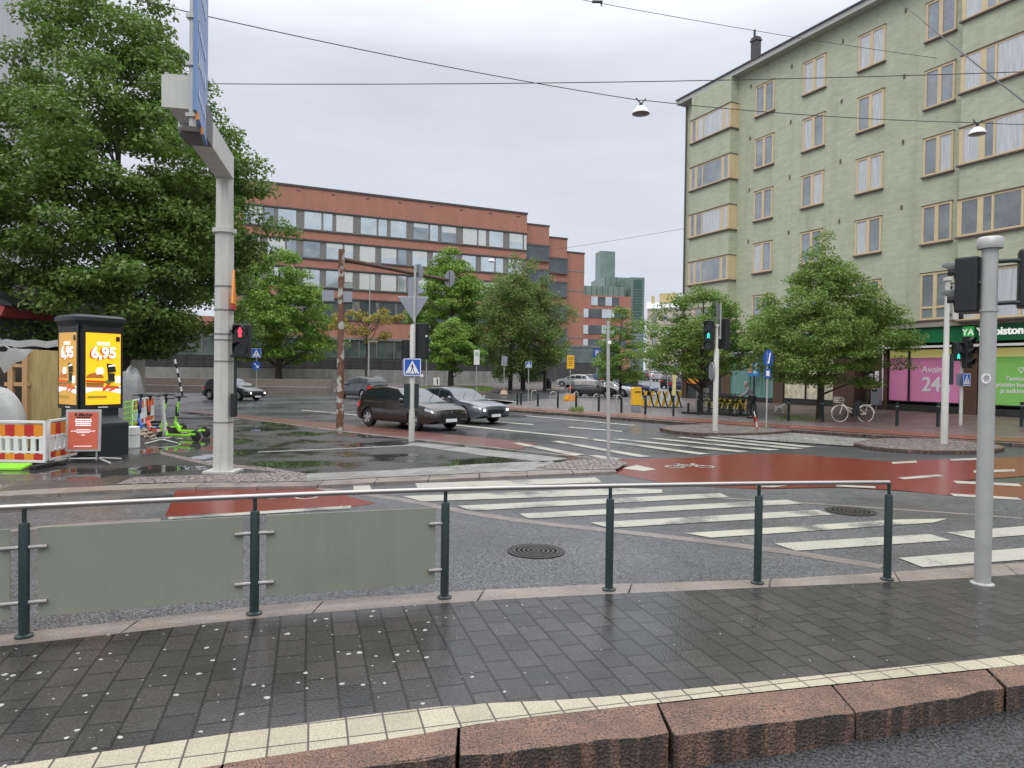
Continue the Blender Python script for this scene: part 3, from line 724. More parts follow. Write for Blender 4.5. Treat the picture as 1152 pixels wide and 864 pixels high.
# recessed entrance
mb = MB(); u0, u1 = FU(961), FU(983); fb(mb, u0, u1, .47, 3.4, .78, .795, 1); fb(mb, u0+.7, u0+.95, .5, 3.0, .70, .775, 0); fb(mb, u0+1.3, u0+1.36, .5, 3.0, .7, .775, 0)
mb.build('entrance_door', [mat('beige door frame', (.42, .4, .26), .6), mat('entrance glass', (.06, .07, .05), .1, var=.6, vscale=3)], gb)
mb = MB(); mb.lathe([(.0, 0), (.13, .0), (.15, .06), (.1, .12), (0, .14)], (FU(990), -.12*SY, 3.18), 14); mb.build('round_lamp', M_white, gb, smooth=True)
mb = MB(); fb(mb, FU(984.5), FU(988.5), 1.85, 2.35, -.03, -.002); mb.build('notice', M_white, gb)

# text helper
def text(s, size, mt, parent, name='lettering', loc=(0, 0, 0), rot=(R(90), 0, 0), extrude=.006, align='CENTER', bold=0):
    cu = bpy.data.curves.new('t', 'FONT'); cu.body = s; cu.size = size; cu.extrude = extrude; cu.align_x = align; cu.align_y = 'CENTER'; cu.offset = bold; cu.resolution_u = 3
    ob = bpy.data.objects.new('t', cu); COL.objects.link(ob)
    dg = bpy.context.evaluated_depsgraph_get(); me = bpy.data.meshes.new_from_object(ob.evaluated_get(dg)); bpy.data.objects.remove(ob)
    me.materials.clear(); me.materials.append(mt)
    o = bpy.data.objects.new(name, me); COL.objects.link(o); o.location = loc; o.rotation_euler = rot
    if parent is not None: o.parent = parent; KID.setdefault(parent.name, []).append(o)
    return o
# text faces -y local when rot=(90,0,0). facade outward direction is local -SY*y
TR = (R(90), 0, 0) if SY > 0 else (R(90), 0, R(180))
M_lit = mat('lit white letters', (.95, .95, .9), .4, emit=.5)
M_offw = mat('white vinyl letters', (.75, .72, .74), .4)
uc = (FU(1029)+FU(1079))/2
text('Avoinna', .42, M_offw, w1, loc=(FU(1051), .115*SY, 2.42), rot=TR, bold=.006)
text('24h', .92, M_offw, w1, loc=(FU(1051), .115*SY, 1.72), rot=TR, bold=.02)
g0 = FU(1160)
for i, s_ in enumerate(('\u2661', 'Tuottomme', 'k\u00e4ytet\u00e4\u00e4n koulutukseen', 'ja tutkimukseen')):
    text(s_, .34 if i == 0 else .25, M_offw, w2, loc=(g0-.45, .115*SY, (2.38, 2.06, 1.8, 1.54)[i]), rot=TR, bold=.003)
text('Yliopiston Apteekki', .46, M_lit, gb, 'shop_name', loc=(FU(1093)+.25, -.125*SY, 4.04), rot=TR, align='LEFT', extrude=.02, bold=.01)
mb = MB(); fb(mb, FU(1084.5), FU(1096), 3.78, 4.3, -.16, -.101); em = mb.build('green_emblem', mat('bright green emblem', (.07, .5, .12), .4, emit=.25), gb)
ue = (FU(1084.5)+FU(1096))/2
text('YA', .4, M_lit, em, 'emblem_letters', loc=(ue, -.165*SY, 4.04), rot=TR, bold=.0)

# upper windows
def make_window(u0, u1, z0, z1, parent, transom=False, seed=0, curtain=(0, 0)):
    mb = MB(); f = .09
    fb(mb, u0, u1, z1-f, z1, -.05, .1); fb(mb, u0, u1, z0, z0+f, -.05, .1)
    fb(mb, u0, u0+f, z0+f, z1-f, -.051, .1); fb(mb, u1-f, u1, z0+f, z1-f, -.051, .1)
    um = (u0+u1)/2; fb(mb, um-.09, um+.09, z0+f, z1-f, -.052, .1)
    if transom: fb(mb, u0+f, u1-f, z0+.52, z0+.62, -.049, .1)
    w = mb.build('window', M_frame, parent)
    mb = MB()
    fb(mb, u0+f, um-.09, z0+f, z1-f, -.014, -.004, curtain[0]); fb(mb, um+.09, u1-f, z0+f, z1-f, -.014, -.004, curtain[1])
    mb.build_each('pane', [M_glass, M_curt], w)
    mb = MB(); fb(mb, u0-.06, u1+.06, z0-.07, z0-.002, -.12, .02); fb(mb, u0-.04, u1+.04, z1+.002, z1+.035, -.07, .02); mb.build_each('sill', M_sill, w)
    return w
rows = [19.3-3.1*i for i in range(5)]
rng = random.Random(11)
cols = [(845, 865.5), (898, 922), (959, 988), (1033.6, 1067)]
# real openings: recess look made with a dark reveal behind each window
holes = []
for ci, (a, b) in enumerate(cols):
    for ri, zt in enumerate(rows):
        zt_ = zt-.05 if ci else zt-.1
        low = ri == 4; h = 2.15 if low else 1.75
        make_window(FU(a), FU(b), zt_-h, zt_, gb, low, curtain=(int(rng.random() < .35), int(rng.random() < .35)))
# small vent openings between windows
mb = MB()
for q in (839, 884, 940.5, 1010):
    for zt in rows[:4]: fb(mb, FU(q)-.05, FU(q)+.05, zt+.05, zt+.25, -.03, .02)
mb.build_each('wall_vent', M_sill, gb)
# bays
def bay(a, b, ztops, h, dep, lowh=None, name='bay_window', div=(.16, .33, .84)):
    u0, u1 = a, b
    mb = MB(); fb(mb, u0, u1, 4.7, ROOFZ-.02, -dep, .05); bo = mb.build('bay', M_plaster, gb)
    for i, zt in enumerate(ztops):
        hh = lowh if (lowh and i == len(ztops)-1) else h; z0, z1 = zt-hh, zt
        mb = MB(); f = .09; d = -dep-.03
        fb(mb, u0-.03, u1+.03, z1-f, z1, d, .0); fb(mb, u0-.03, u1+.03, z0, z0+f, d, .0)
        ds = [0]+list(div)+[1]
        for k, q in enumerate(ds):
            uu = u0+(u1-u0)*q; w_ = .15 if k in (0, len(ds)-1) else (.12 if k in (1, len(ds)-2) else .045)
            fb(mb, max(u0-.035, uu-w_), min(u1+.035, uu+w_), z0+f, z1-f, d-.002, d+.12)
        # returns, boarded in the frame colour
        fb(mb, u0-.03, u0-.004, z0+f, z1-f, -dep+.09, .0); fb(mb, u1+.004, u1+.03, z0+f, z1-f, -dep+.09, -.0)
        for q in (.35, .7):
            fb(mb, u1+.03, u1+.045, z0+f, z1-f, -dep*q-.02, -dep*q+.02)
        w = mb.build('window', M_frame, gb)
        mb = MB(); m_ = [0, 0, 0, 0]
        for k in range(len(ds)-1): fb(mb, u0+(u1-u0)*ds[k]+.08, u0+(u1-u0)*ds[k+1]-.04, z0+f, z1-f, d+.012, d+.022, int(rng.random() < .3))
        mb.build_each('pane', [M_glass, M_curt], w)
        mb = MB(); fb(mb, u0-.1, u1+.1, z0-.07, z0-.002, d-.09, -.0); fb(mb, u0-.06, u1+.06, z1+.002, z1+.04, d-.04, .0); mb.build('sill', M_sill, w)
bay(FU(781), FU(825), [18.75-3.1*i for i in range(5)], 1.5, .6)
bay(FU(1083), FU(1083)+7.2, [19.05-3.1*i for i in range(5)], 1.6, .55, 2.1, div=(.13, .20, .36, .52, .68, .87))
mb = MB(); mb.bar((FU(1081), -.1*SY, 4.6), (FU(1081), -.1*SY, 20.2), .05, 8); mb.build('downpipe', mat('green downpipe', (.2, .21, .15), .6), gb)
mb = MB(); mb.bar((.05, -.1*SY, .4), (.05, -.1*SY, 20.2), .06, 8); mb.build('downpipe', M_sill, gb)
gb.update_tag()

# ---- red brick office building
RD = Vector((2.09, 1, 0)).normalized(); R0 = Vector((-32.5, 85, 0)); RN = Vector((-RD.y, RD.x, 0))
rb = thing('office_building', 'long red brick office block with ribbon windows and stepped right end', 'building', (R0.x, R0.y, 0), math.atan2(RD.y, RD.x))
def rbx(mb, t0, t1, z0, z1, d0, d1, m=0): mb.box((t0+t1)/2, (d0+d1)/2, (z0+z1)/2, t1-t0, d1-d0, z1-z0, m=m)
def RT(px):
    q = (px-576)/FPX; return (R0.y*q-R0.x)/(RD.x-RD.y*q)
M_pil = mat('grey brown window pier', (.19, .18, .165), .6, var=.15)
M_rglass = mat('sky reflecting office glass', (.62, .68, .70), .07, .75, var=.22, vscale=.35)
M_rblind = mat('office glass with white blind', (.62, .64, .62), .2, .1, var=.1)
M_rglassm = mat('office glass with darker room', (.33, .38, .41), .06, .6, var=.4, vscale=.5)
M_rglassd = mat('dim office glass', (.10, .12, .13), .1, .3, var=.4, vscale=.4)
T1 = RT(590.5)
mb = MB(); rbx(mb, -1, T1, 0.2, 24.5, 0, 14); mb.build('wall', M_brick, rb)
mb = MB(); rbx(mb, -1.1, T1+.1, 24.5, 24.75, -.12, 14); mb.build('roof', M_roof, rb)
mb = MB()
for k in range(9): rbx(mb, 2+k*4.3, 2.5+k*4.3, 24.0, 24.12, -.03, .02)
mb.build_each('wall_vent', M_roof, rb)
rowz = [(19.4, 21.65), (15.9, 18.0), (12.35, 14.55), (8.5, 10.95)]
for z0, z1 in rowz:
    mb = MB(); rbx(mb, 0, T1-.05, z0-.02, z1+.02, -.06, .1); rbx(mb, -.5, T1, z1+.02, z1+.2, -.2, .1, 1); rbx(mb, -.5, T1, z0-.16, z0-.02, -.12, .1, 1)
    band = mb.build('window_band', [M_pil, M_roof], rb)
offs = {0: [(0.1, 2.15), (2.4, 3.5), (4.0, 6.1)], 1: [(.0, 2.0), (2.8, 4.8), (5.05, 6.15)], 2: [(.0, 2.0), (2.8, 4.8), (5.05, 6.15)], 3: [(.1, 2.1), (2.6, 4.7), (5.0, 6.1)]}
for ri, (z0, z1) in enumerate(rowz):
    for k in range(6):
        for (a, b) in offs[ri]:
            t0, t1 = .2+k*7.0+a, .2+k*7.0+b
            if t0 > T1-.4: continue
            t1 = min(t1, T1-.1)
            mb = MB(); rbx(mb, t0, t1, z0+.08, z1-.08, -.10, -.061, 0)
            w = mb.build('window', (M_rglassd if ri == 3 else rng.choice([M_rglass, M_rglass, M_rglass, M_rblind, M_rglassm])), rb)
            if rng.random() < .4 and ri < 3:
                bh = rng.choice([.5, .8, 1.2]); mb = MB(); rbx(mb, t0+.05, t1-.05, z1-.08-bh, z1-.1, -.106, -.101); mb.build('blind', M_rblind, w)
# lower floors
mb = MB(); rbx(mb, -26, T1+16, 3.6, 5.9, -.35, -.01, 0); rbx(mb, -26, T1+16, 5.9, 6.2, -.5, 0.0, 1)
for k in range(30): rbx(mb, -25+k*2.3, -24.9+k*2.3, 3.6, 5.9, -.42, -.351, 1)
mb.build('glazed_gallery', [mat('gallery glass', (.13, .16, .15), .12, .4, var=.5, vscale=.8), M_pil], rb)
mb = MB(); rbx(mb, -26, T1+16, .2, 3.6, -.3, -.01, 0)
for k in range(36): rbx(mb, -25+k*1.9, -24.8+k*1.9, .3, 3.5, -.36, -.301, 1)
mb.build('ground_floor', [mat('dark ground floor panels', (.055, .052, .05), .5, var=.3), mat('dark pier', (.035, .035, .035), .6)], rb)
mb = MB(); rbx(mb, -28, -1.02, .2, 8.2, 0, 10); mb.build('low_wing', M_brick, rb)
# stepped end
prev = T1; steps = [(615.5, 23.4, 1.2), (636, 22.1, 2.4), (655.5, 20.4, 3.6)]
for i, (px_, zt, dep) in enumerate(steps):
    q = (px_-576)/FPX; base = R0+RN*dep; t1 = (base.y*q-base.x)/(RD.x-RD.y*q)
    mb = MB(); rbx(mb, prev+.001, t1, .2, zt, dep, 14-i*.01); rbx(mb, prev+.002, t1+.06, zt, zt+.2, dep-.1, 14-i*.01, 1)
    if i == 2:
        for z in (4.0, 7.4, 10.9, 14.6, 17.6): rbx(mb, prev+.1, t1+.03, z, z+.14, dep-.04, dep-.001, 2)
    mb.build('stepped_wing', [M_brick, M_roof, M_palestone], rb)
    if i < 2:
        for zz in (20.4-i*1.4, 16.9-i*1.4, 13.4-i*1.4, 9.9-i*1.4):
            mb = MB(); rbx(mb, prev+.15, t1-.02, zz-2.0, zz, dep-.25, dep-.003); rbx(mb, prev+.1, t1+.05, zz, zz+.25, dep-.35, dep-.004, 1)
            rbx(mb, prev+.1, t1+.05, zz-2.2, zz-2.0, dep-.35, dep-.004, 1)
            mb.build('window', [M_rglassd, M_sill], rb)
    prev = t1
mb = MB(); rbx(mb, T1-.2, T1+2.0, 24.75, 26.2, 6, 8); rbx(mb, RT(644), RT(652), 20.6, 21.8, 6, 8); mb.build_each('roof_vent', M_pil, rb)

# low concrete wall with railings in front of it
lw = thing('garden_wall', 'low grey concrete wall with dark railings in front of the brick office block', 'wall', (R0.x, R0.y, 0), math.atan2(RD.y, RD.x))
mb = MB(); rbx(mb, -30, 34, 0, 2.15, -6.3, -6.0); mb.build('wall', M_concrete, lw)
mb = MB(); rbx(mb, -30, 34, 3.05, 3.11, -6.2, -6.13); rbx(mb, -30, 34, 2.2, 2.26, -6.2, -6.13)
for k in range(320): mb.box(-29.9+k*.2, -6.16, 2.63, .03, .03, .9)
mb.build('railing', M_black, lw)

# ---- far brick building with green tower
fbd = thing('office_tower', 'distant brick office wing with green glass top floor and green towers', 'building', (9.6, 125, rise(125)), R(12))
mb = MB(); mb.box(6.9, 8, 7.4, 10.6, 14, 14.8, m=0); mb.build('wall', M_brick, fbd)
M_gg = mat('green tinted glass cladding', (.17, .235, .205), .25, .1, var=.25, vscale=.5)
M_ggd = mat('dark green grille', (.05, .11, .085), .5)
mb = MB(); mb.box(6.5, 8.5, 15.7, 9.8, 13, 1.8, m=0)
for k in range(10): mb.box(1.8+k*1.05, 1.97, 15.7, .07, .08, 1.8, m=1)
mb.build('glass_storey', [M_gg, M_ggd], fbd)
for i, (z, x0, x1) in enumerate(((11.6, .2, 12), (13.8, 3.0, 9.5), (8.7, .2, 12), (6.2, .2, 12))):
    n = 4
    for k in range(n):
        mb = MB(); a = x0+1.6+(x1-x0)*.82*k/n; b = x0+1.6+(x1-x0)*.82*(k+1)/n-.12; mb.box((a+b)/2, .95, z, b-a, .12, 1.55, m=0); mb.build('window', M_rglassd if k % 2 else M_rglass, fbd)
mb = MB(); mb.box(3.1, .98, 2.2, 2.8, .1, 3.6); mb.build('gateway', M_black, fbd)
mb = MB(); mb.box(12.4, 12, 10, 5.8, 8, 18.4, m=0); mb.box(11.2, 12.6, 21.9, 3.0, 3, 5.4, m=0)
for k in range(6): mb.box(9.7+k*1.1, 7.97, 11, .05, .06, 16.2, m=1)
mb.build('tower', [M_gg, M_ggd], fbd)
mb = MB(); mb.box(13.6, 4.5, 9.2, 2.6, 6, 18.4, m=0)
for k in range(14): mb.box(13.6, 1.46, 9.5+k*.5, 1.8, .07, .3, m=1)
for k in range(16): mb.box(13.6, 1.47, .6+k*.55, 2.6, .04, .06, m=1)
mb.box(13.6, 1.46, 17.2, 1.6, .08, 1.6, m=1)
mb.build('stair_tower', [M_gg, M_ggd], fbd)

# ---- beige block at the end of the street
bb = thing('apartment_building', 'small distant beige apartment block at the end of the side street', 'building', (XA(727, 165), 165, rise(165)), R(-14))
mb = MB(); mb.box(10, 7, 7.6, 20, 14, 15.2); mb.build('wall', mat('beige render', (.50, .44, .36), .9, var=.08), bb)
mb = MB(); mb.prism([(-.3, -.3, 15.2), (20.3, -.3, 15.2), (20.3, 6, 17.2), (-.3, 6, 17.2)], (0, 0, .2)); mb.build('roof', mat('pale tin roof', (.55, .57, .6), .5), bb)
mb = MB(); mb.box(4.5, 6, 18.2, 4, 3, 2.2); mb.box(1, 5, 17.8, .8, .8, 1.8); mb.build_each('dormer', mat('yellowish render', (.5, .4, .2), .9), bb)
for r_ in range(5):
    for c_ in range(6):
        mb = MB(); mb.box(1.6+c_*2.6, -.04, 2.0+r_*2.75, 1.0, .1, 1.5); mb.box(1.6+c_*2.6, -.1, 2.0+r_*2.75, .1, .06, 1.5, m=1); mb.build('window', [M_glass, M_white], bb)

# ---- buildings at far left: tall pale panels, concrete annex, red awning
lt = thing('panel_building', 'tall pale grey panel building behind the big leafy tree', 'building', (-28.5, 36, 0), R(8))
mb = MB(); mb.box(-8, 6, 15, 16, 12, 30); mb.build('wall', mat('pale panel cladding', (.5, .51, .52), .8, var=.12, vscale=1.5, stretch=(5, 5, .3)), lt)
mb = MB()
for k in range(8): mb.box(-.5-k*2, -.03, 15, .12, .08, 30)
mb.build_each('panel_joint', M_signgrey, lt)
an = thing('concrete_annex', 'beige concrete building with dark canopy behind the building site', 'building', (XA(28, 31), 31, 0), 0)
M_beigec = mat('beige concrete', (.42, .39, .33), .85, var=.15, vscale=1.5)
mb = MB(); mb.box(.9, 3, 3.0, 3.0, 5, 5.4); mb.build('wall', M_beigec, an)
mb = MB()
for x in (-.6, .1): mb.box(x, .4, 2.8, .3, .2, 5.6)
mb.build_each('column', M_beigec, an)
mb = MB(); mb.prism([(-.1, .2, 2.9), (2.6, .2, 2.9), (2.6, .2, 3.3), (1.4, .2, 3.35), (.5, .2, 3.8), (-.1, .2, 4.0)], (0, -1.4, 0)); mb.build('canopy', M_black, an)
mb = MB(); mb.box(1.2, .48, 1.45, 3.0, .1, 2.9); mb.build('dark_doorway', M_black, an)
aw = thing('awning', 'faded red awning roof over dark stalls at the left edge', 'awning', (XA(-14, 27)-.95, 27, 0), 0)
mb = MB(); mb.prism([(-3, 0, 4.7), (-3, 0, 4.0), (1.45, 0, 3.95), (1.6, 0, 4.3), (.5, 0, 4.75), (-1, 0, 5.1)], (0, 3, 0)); mb.build('fabric', mat('faded red awning', (.33, .05, .05), .6, var=.15), aw)
mb = MB(); mb.prism([(-3, -.05, 5.1), (-1, -.05, 5.3), (1.0, -.05, 4.75), (1.9, -.05, 4.4), (1.9, -.05, 4.3), (-3, -.05, 5.0)], (0, 3.1, 0)); mb.build('roof', M_black, aw)
mb = MB(); mb.box(-1, 2.5, 2, 4.6, .2, 4.0); mb.build('dark_stall', M_black, aw)
mb = MB()
for x in (.2, 1.0, 1.5): mb.bar((x, -.2, 1.6), (x, -.2, 4.0), .03)
for z in (2.3, 3.1): mb.bar((-1, -.2, z+.1), (1.6, -.2, z-.05), .025)
mb.bar((1.6, -.2, 2.9), (3.6, -.2, 1.7), .03)
mb.build_each('scaffold_tube', M_pole, aw)
sl = mat('stone steps', (.2, .17, .145), .8, var=.2)
mb = MB(); mb.box(-26.5, 60, .3, 22, 1.2, .6); mb.box(-26.5, 61.2, .6, 22, 1.2, 1.2)
tag(mb.build('stone_steps', sl, None), 'pale stone retaining steps behind the striped leaning post', 'steps')
hb = mat('hedge leaves', (.05, .075, .02), .8, var=.4)
# ================================================================== TREES
def tree(name, label, cat, loc, prof, ax=(0, 0), nclump=200, nleaf=150, leaf=.16, mt=None, cr=(.8, 1.3), flat_=.45, trunk=.22, forks=7, seed=1, shift=(0, 0), xl=1.0, group=None, trunks=None, hollow=.5, dens_bottom=1.0, barebranch=0):
    """prof: [(z, radius)] crown envelope above ground; leaves gathered in flattened clumps on branches"""
    r = np.random.default_rng(seed); rr = random.Random(seed)
    t = thing(name, label, cat, loc, 0, group)
    zs = np.array([p[0] for p in prof]); rs = np.array([p[1] for p in prof])
    cl = []
    w = np.interp(np.linspace(zs[0], zs[-1], 200), zs, rs)**1.6; cdf = np.cumsum(w)/w.sum()
    while len(cl) < nclump:
        z = np.interp(r.random(), cdf, np.linspace(zs[0], zs[-1], 200)); R_ = np.interp(z, zs, rs)
        a = r.random()*2*np.pi; q = (hollow+(1-hollow)*r.random())**.6
        bump_ = 1+.16*np.sin(a*3+seed)+.13*np.sin(a*5+z*1.1)
        x, y = q*R_*np.cos(a)*bump_, q*R_*np.sin(a)*bump_
        if x < 0: x *= xl
        cl.append((x+shift[0], y+shift[1], z))
    cl = np.array(cl)
    rad = r.uniform(cr[0], cr[1], len(cl))
    n = r.poisson(nleaf*(rad/np.mean(cr))**1.5)
    idx = np.repeat(np.arange(len(cl)), n); N_ = len(idx)
    d = r.normal(size=(N_, 3)); d /= np.linalg.norm(d, axis=1)[:, None]; d *= (r.random(N_)**.45)[:, None]
    ctr = cl[idx]+d*rad[idx][:, None]*np.array([1, 1, flat_])
    # droop outwards
    ctr[:, 2] -= .22*(np.hypot(ctr[:, 0]-cl[idx][:, 0], ctr[:, 1]-cl[idx][:, 1])**2)/rad[idx]
    # leaf quads : mostly facing up/outwards
    nrm = r.normal(size=(N_, 3))*.75+np.array([0, 0, .9])+d*.6; nrm /= np.linalg.norm(nrm, axis=1)[:, None]
    u = np.cross(nrm, r.normal(size=(N_, 3))); u /= np.linalg.norm(u, axis=1)[:, None]; v = np.cross(nrm, u)
    s = leaf*r.uniform(.55, 1.15, N_)[:, None]
    V_ = np.stack([ctr-u*s*.5, ctr+v*s*.32, ctr+u*s*.6, ctr-v*s*.32], 1).reshape(-1, 3)
    me = bpy.data.meshes.new('crown'); me.vertices.add(len(V_)); me.vertices.foreach_set('co', V_.astype(np.float32).ravel())
    me.loops.add(4*N_); me.loops.foreach_set('vertex_index', np.arange(4*N_, dtype=np.int32))
    me.polygons.add(N_); me.polygons.foreach_set('loop_start', np.arange(0, 4*N_, 4, dtype=np.int32)); me.polygons.foreach_set('loop_total', np.full(N_, 4, dtype=np.int32))
    me.update(); me.materials.append(mt)
    o = bpy.data.objects.new('crown', me); COL.objects.link(o); o.parent = t
    # trunk and limbs
    mb = MB(); zc0 = zs[0]; top = zs[-1]
    trk = trunks or [(0, 0, trunk)]
    for (tx, ty, tr) in trk:
        pts = []; rad_ = []
        for k in range(7):
            f = k/6; zz = -.1+f*(top*.88); sx = shift[0]*f
            pts.append((tx+sx+rr.uniform(-.1, .1)*k*.3, ty+shift[1]*f+rr.uniform(-.1, .1)*k*.3, zz)); rad_.append(tr*(1.25 if k == 0 else (1-.85*f)))
        mb.path(pts, rad_, 8)
        P_ = [Vector(p) for p in pts]
        pick = r.choice(len(cl), min(len(cl), forks*6), replace=False)
        for j in pick:
            c = Vector(cl[j]); 
            f = min(.95, max(.16, (c.z-np.hypot(c.x, c.y)*.55)/(top*.88))); k = int(f*6); b = P_[k].lerp(P_[min(k+1, 6)], f*6-k)
            mid = b.lerp(c, .5)+Vector((rr.uniform(-.2, .2), rr.uniform(-.2, .2), .06*(c-b).length)); r0 = max(.02, tr*(1-.8*f)*.38)
            mb.path([b, mid, c], [r0, r0*.55, .012], 5)
    for k in range(barebranch):
        a = rr.uniform(0, 6.3); z0 = rr.uniform(.5, .8)*top; L_ = rr.uniform(1.2, 2.6); b = Vector((0, 0, z0)); mid = b+Vector((math.cos(a)*L_*.5, math.sin(a)*L_*.5, L_*.5)); e_ = mid+Vector((math.cos(a)*L_*.3, math.sin(a)*L_*.3, L_*.7))
        mb.path([b, mid, e_], [.06, .035, .012], 5)
        for q in range(3): mb.path([mid.lerp(e_, q/3), mid.lerp(e_, q/3)+Vector((rr.uniform(-.7, .7), rr.uniform(-.7, .7), .7))], [.02, .008], 4)
    mb.build('trunk', M_bark, t, smooth=True, angle=60)
    return t
L_dark = leafmat('deep green leaves', (.06, .125, .022), (.18, .29, .055))
L_mid = leafmat('fresh green leaves', (.10, .21, .028), (.25, .40, .065))
L_soft = leafmat('soft olive leaves', (.095, .16, .04), (.20, .29, .075))
L_yel = leafmat('yellowing leaves', (.2, .24, .04), (.42, .3, .06))
L_lin = leafmat('linden leaves', (.09, .18, .03), (.25, .37, .08))
tree('broadleaf_tree', 'huge dark green tree filling the top left corner behind the kiosk', 'tree', (-17.9, 33, 0), [(3.0, 3.0), (4.2, 5.0), (6.5, 6.2), (9, 6.6), (11.2, 6.6), (13.5, 5.3), (15.5, 3.8), (17.5, 2.7), (19.5, 1.7), (21, .7)], nclump=430, nleaf=400, leaf=.215, mt=L_dark, cr=(.8, 1.5), trunk=.26, forks=12, seed=5, shift=(-.8, 0), xl=1.35, hollow=.3)
tree('broadleaf_tree', 'bright green spreading tree beside the grey gantry pole, behind the crossing sign', 'tree', (-24.6, 75, .2), [(2.6, 3.2), (4.2, 5.2), (7, 5.6), (9.5, 4.6), (12, 3.4), (14.6, 1.2)], nclump=190, nleaf=170, leaf=.33, mt=L_mid, cr=(.9, 1.5), trunk=.38, seed=8, hollow=.3)
tree('street_tree', 'thin yellowing street tree with bare upper branches beside the rusty pole', 'tree', (XA(412, 72), 72, .2), [(4.8, 1.2), (5.8, 3.4), (7.2, 3.2), (8.6, 1.5)], nclump=34, nleaf=90, leaf=.26, mt=L_yel, cr=(.5, .9), trunk=.16, seed=9, barebranch=12)
tree('broadleaf_tree', 'tall green tree in front of the brick office block, left of the feathery one', 'tree', (XA(507, 77), 77, .2), [(3.0, 2.8), (6, 4.2), (9, 4.2), (12, 3.0), (15.2, .8)], nclump=200, nleaf=190, leaf=.29, mt=L_mid, cr=(.8, 1.4), trunk=.3, seed=12, hollow=.25)
tree('broadleaf_tree', 'wide feathery olive green tree with several stems before the stepped brick wing', 'tree', (XA(584, 72), 72, .2), [(1.6, 2.4), (3.4, 4.2), (6, 4.9), (8.5, 4.3), (11, 3.0), (13.4, 1.0)], nclump=330, nleaf=210, leaf=.2, mt=L_soft, cr=(.6, 1.1), flat_=.9, trunk=.2, seed=14, trunks=[(-.9, 0, .2), (.4, .3, .22), (2.6, 0, .16)], hollow=.2)
tree('street_tree', 'small round bright green tree standing on the grass strip', 'tree', (XA(508, 66), 66, .38), [(1.7, 1.2), (2.8, 2.4), (4.2, 2.3), (5.6, 1.3), (7.0, .4)], nclump=70, nleaf=170, leaf=.21, mt=L_mid, cr=(.45, .8), trunk=.12, seed=15, hollow=.2)
tree('street_tree', 'narrow green street tree beside the slim grey post and parked cars', 'tree', (XA(698, 55), 55, .12), [(1.3, 1.4), (2.4, 2.2), (4, 2.0), (5.6, 1.2), (7.3, .4)], nclump=95, nleaf=150, leaf=.16, mt=L_lin, cr=(.4, .75), trunk=.12, seed=16, hollow=.2)
tree('street_tree', 'leafy linden behind the traffic light at the corner of the green building', 'tree', (XA(788, 37), 37, .15), [(1.9, 1.8), (2.8, 2.9), (4.2, 2.75), (5.5, 1.9), (7.1, .5)], nclump=150, nleaf=170, leaf=.14, mt=L_lin, cr=(.4, .75), trunk=.13, seed=17, hollow=.2)
tree('street_tree', 'large conical linden tree in front of the pharmacy beside the white bicycle', 'tree', (XA(923, 31.5), 31.5, .14), [(1.7, 1.6), (2.6, 2.9), (3.9, 3.35), (5.0, 2.75), (6.3, 1.5), (7.3, .8), (8.4, .25)], nclump=300, nleaf=260, leaf=.115, mt=L_lin, cr=(.4, .8), trunk=.16, seed=21, hollow=.2)

# ================================================================== CARS
M_carglass = mat('tinted car glass', (.015, .02, .022), .05, 0, spec=.45)
M_ws = mat('windscreen glass', (.08, .10, .11), .05, .3, spec=1.0)
M_lampg = mat('clear lamp lens', (.38, .40, .42), .06, .5)
M_drl = mat('lit headlamp', (1, .97, .9), .2, emit=2.5)
M_tail = mat('red lamp lens', (.5, .02, .03), .15)
M_tyre = mat('tyre rubber', (.018, .018, .018), .8)
M_alloy = mat('silver alloy', (.6, .6, .6), .3, .8)
M_under = mat('underbody black', (.01, .01, .01), .9)
M_plate = mat('white number plate', (.75, .75, .75), .4)
def lerp_pts(pts, x):
    if x <= pts[0][0]: return pts[0][1]
    for (a, b), (c, d) in zip(pts, pts[1:]):
        if x <= c: 
            t = (x-a)/(c-a) if c > a else 0; t2 = t*t*(3-2*t); t = .5*t+.5*t2
            return b+(d-b)*t
    return pts[-1][1]
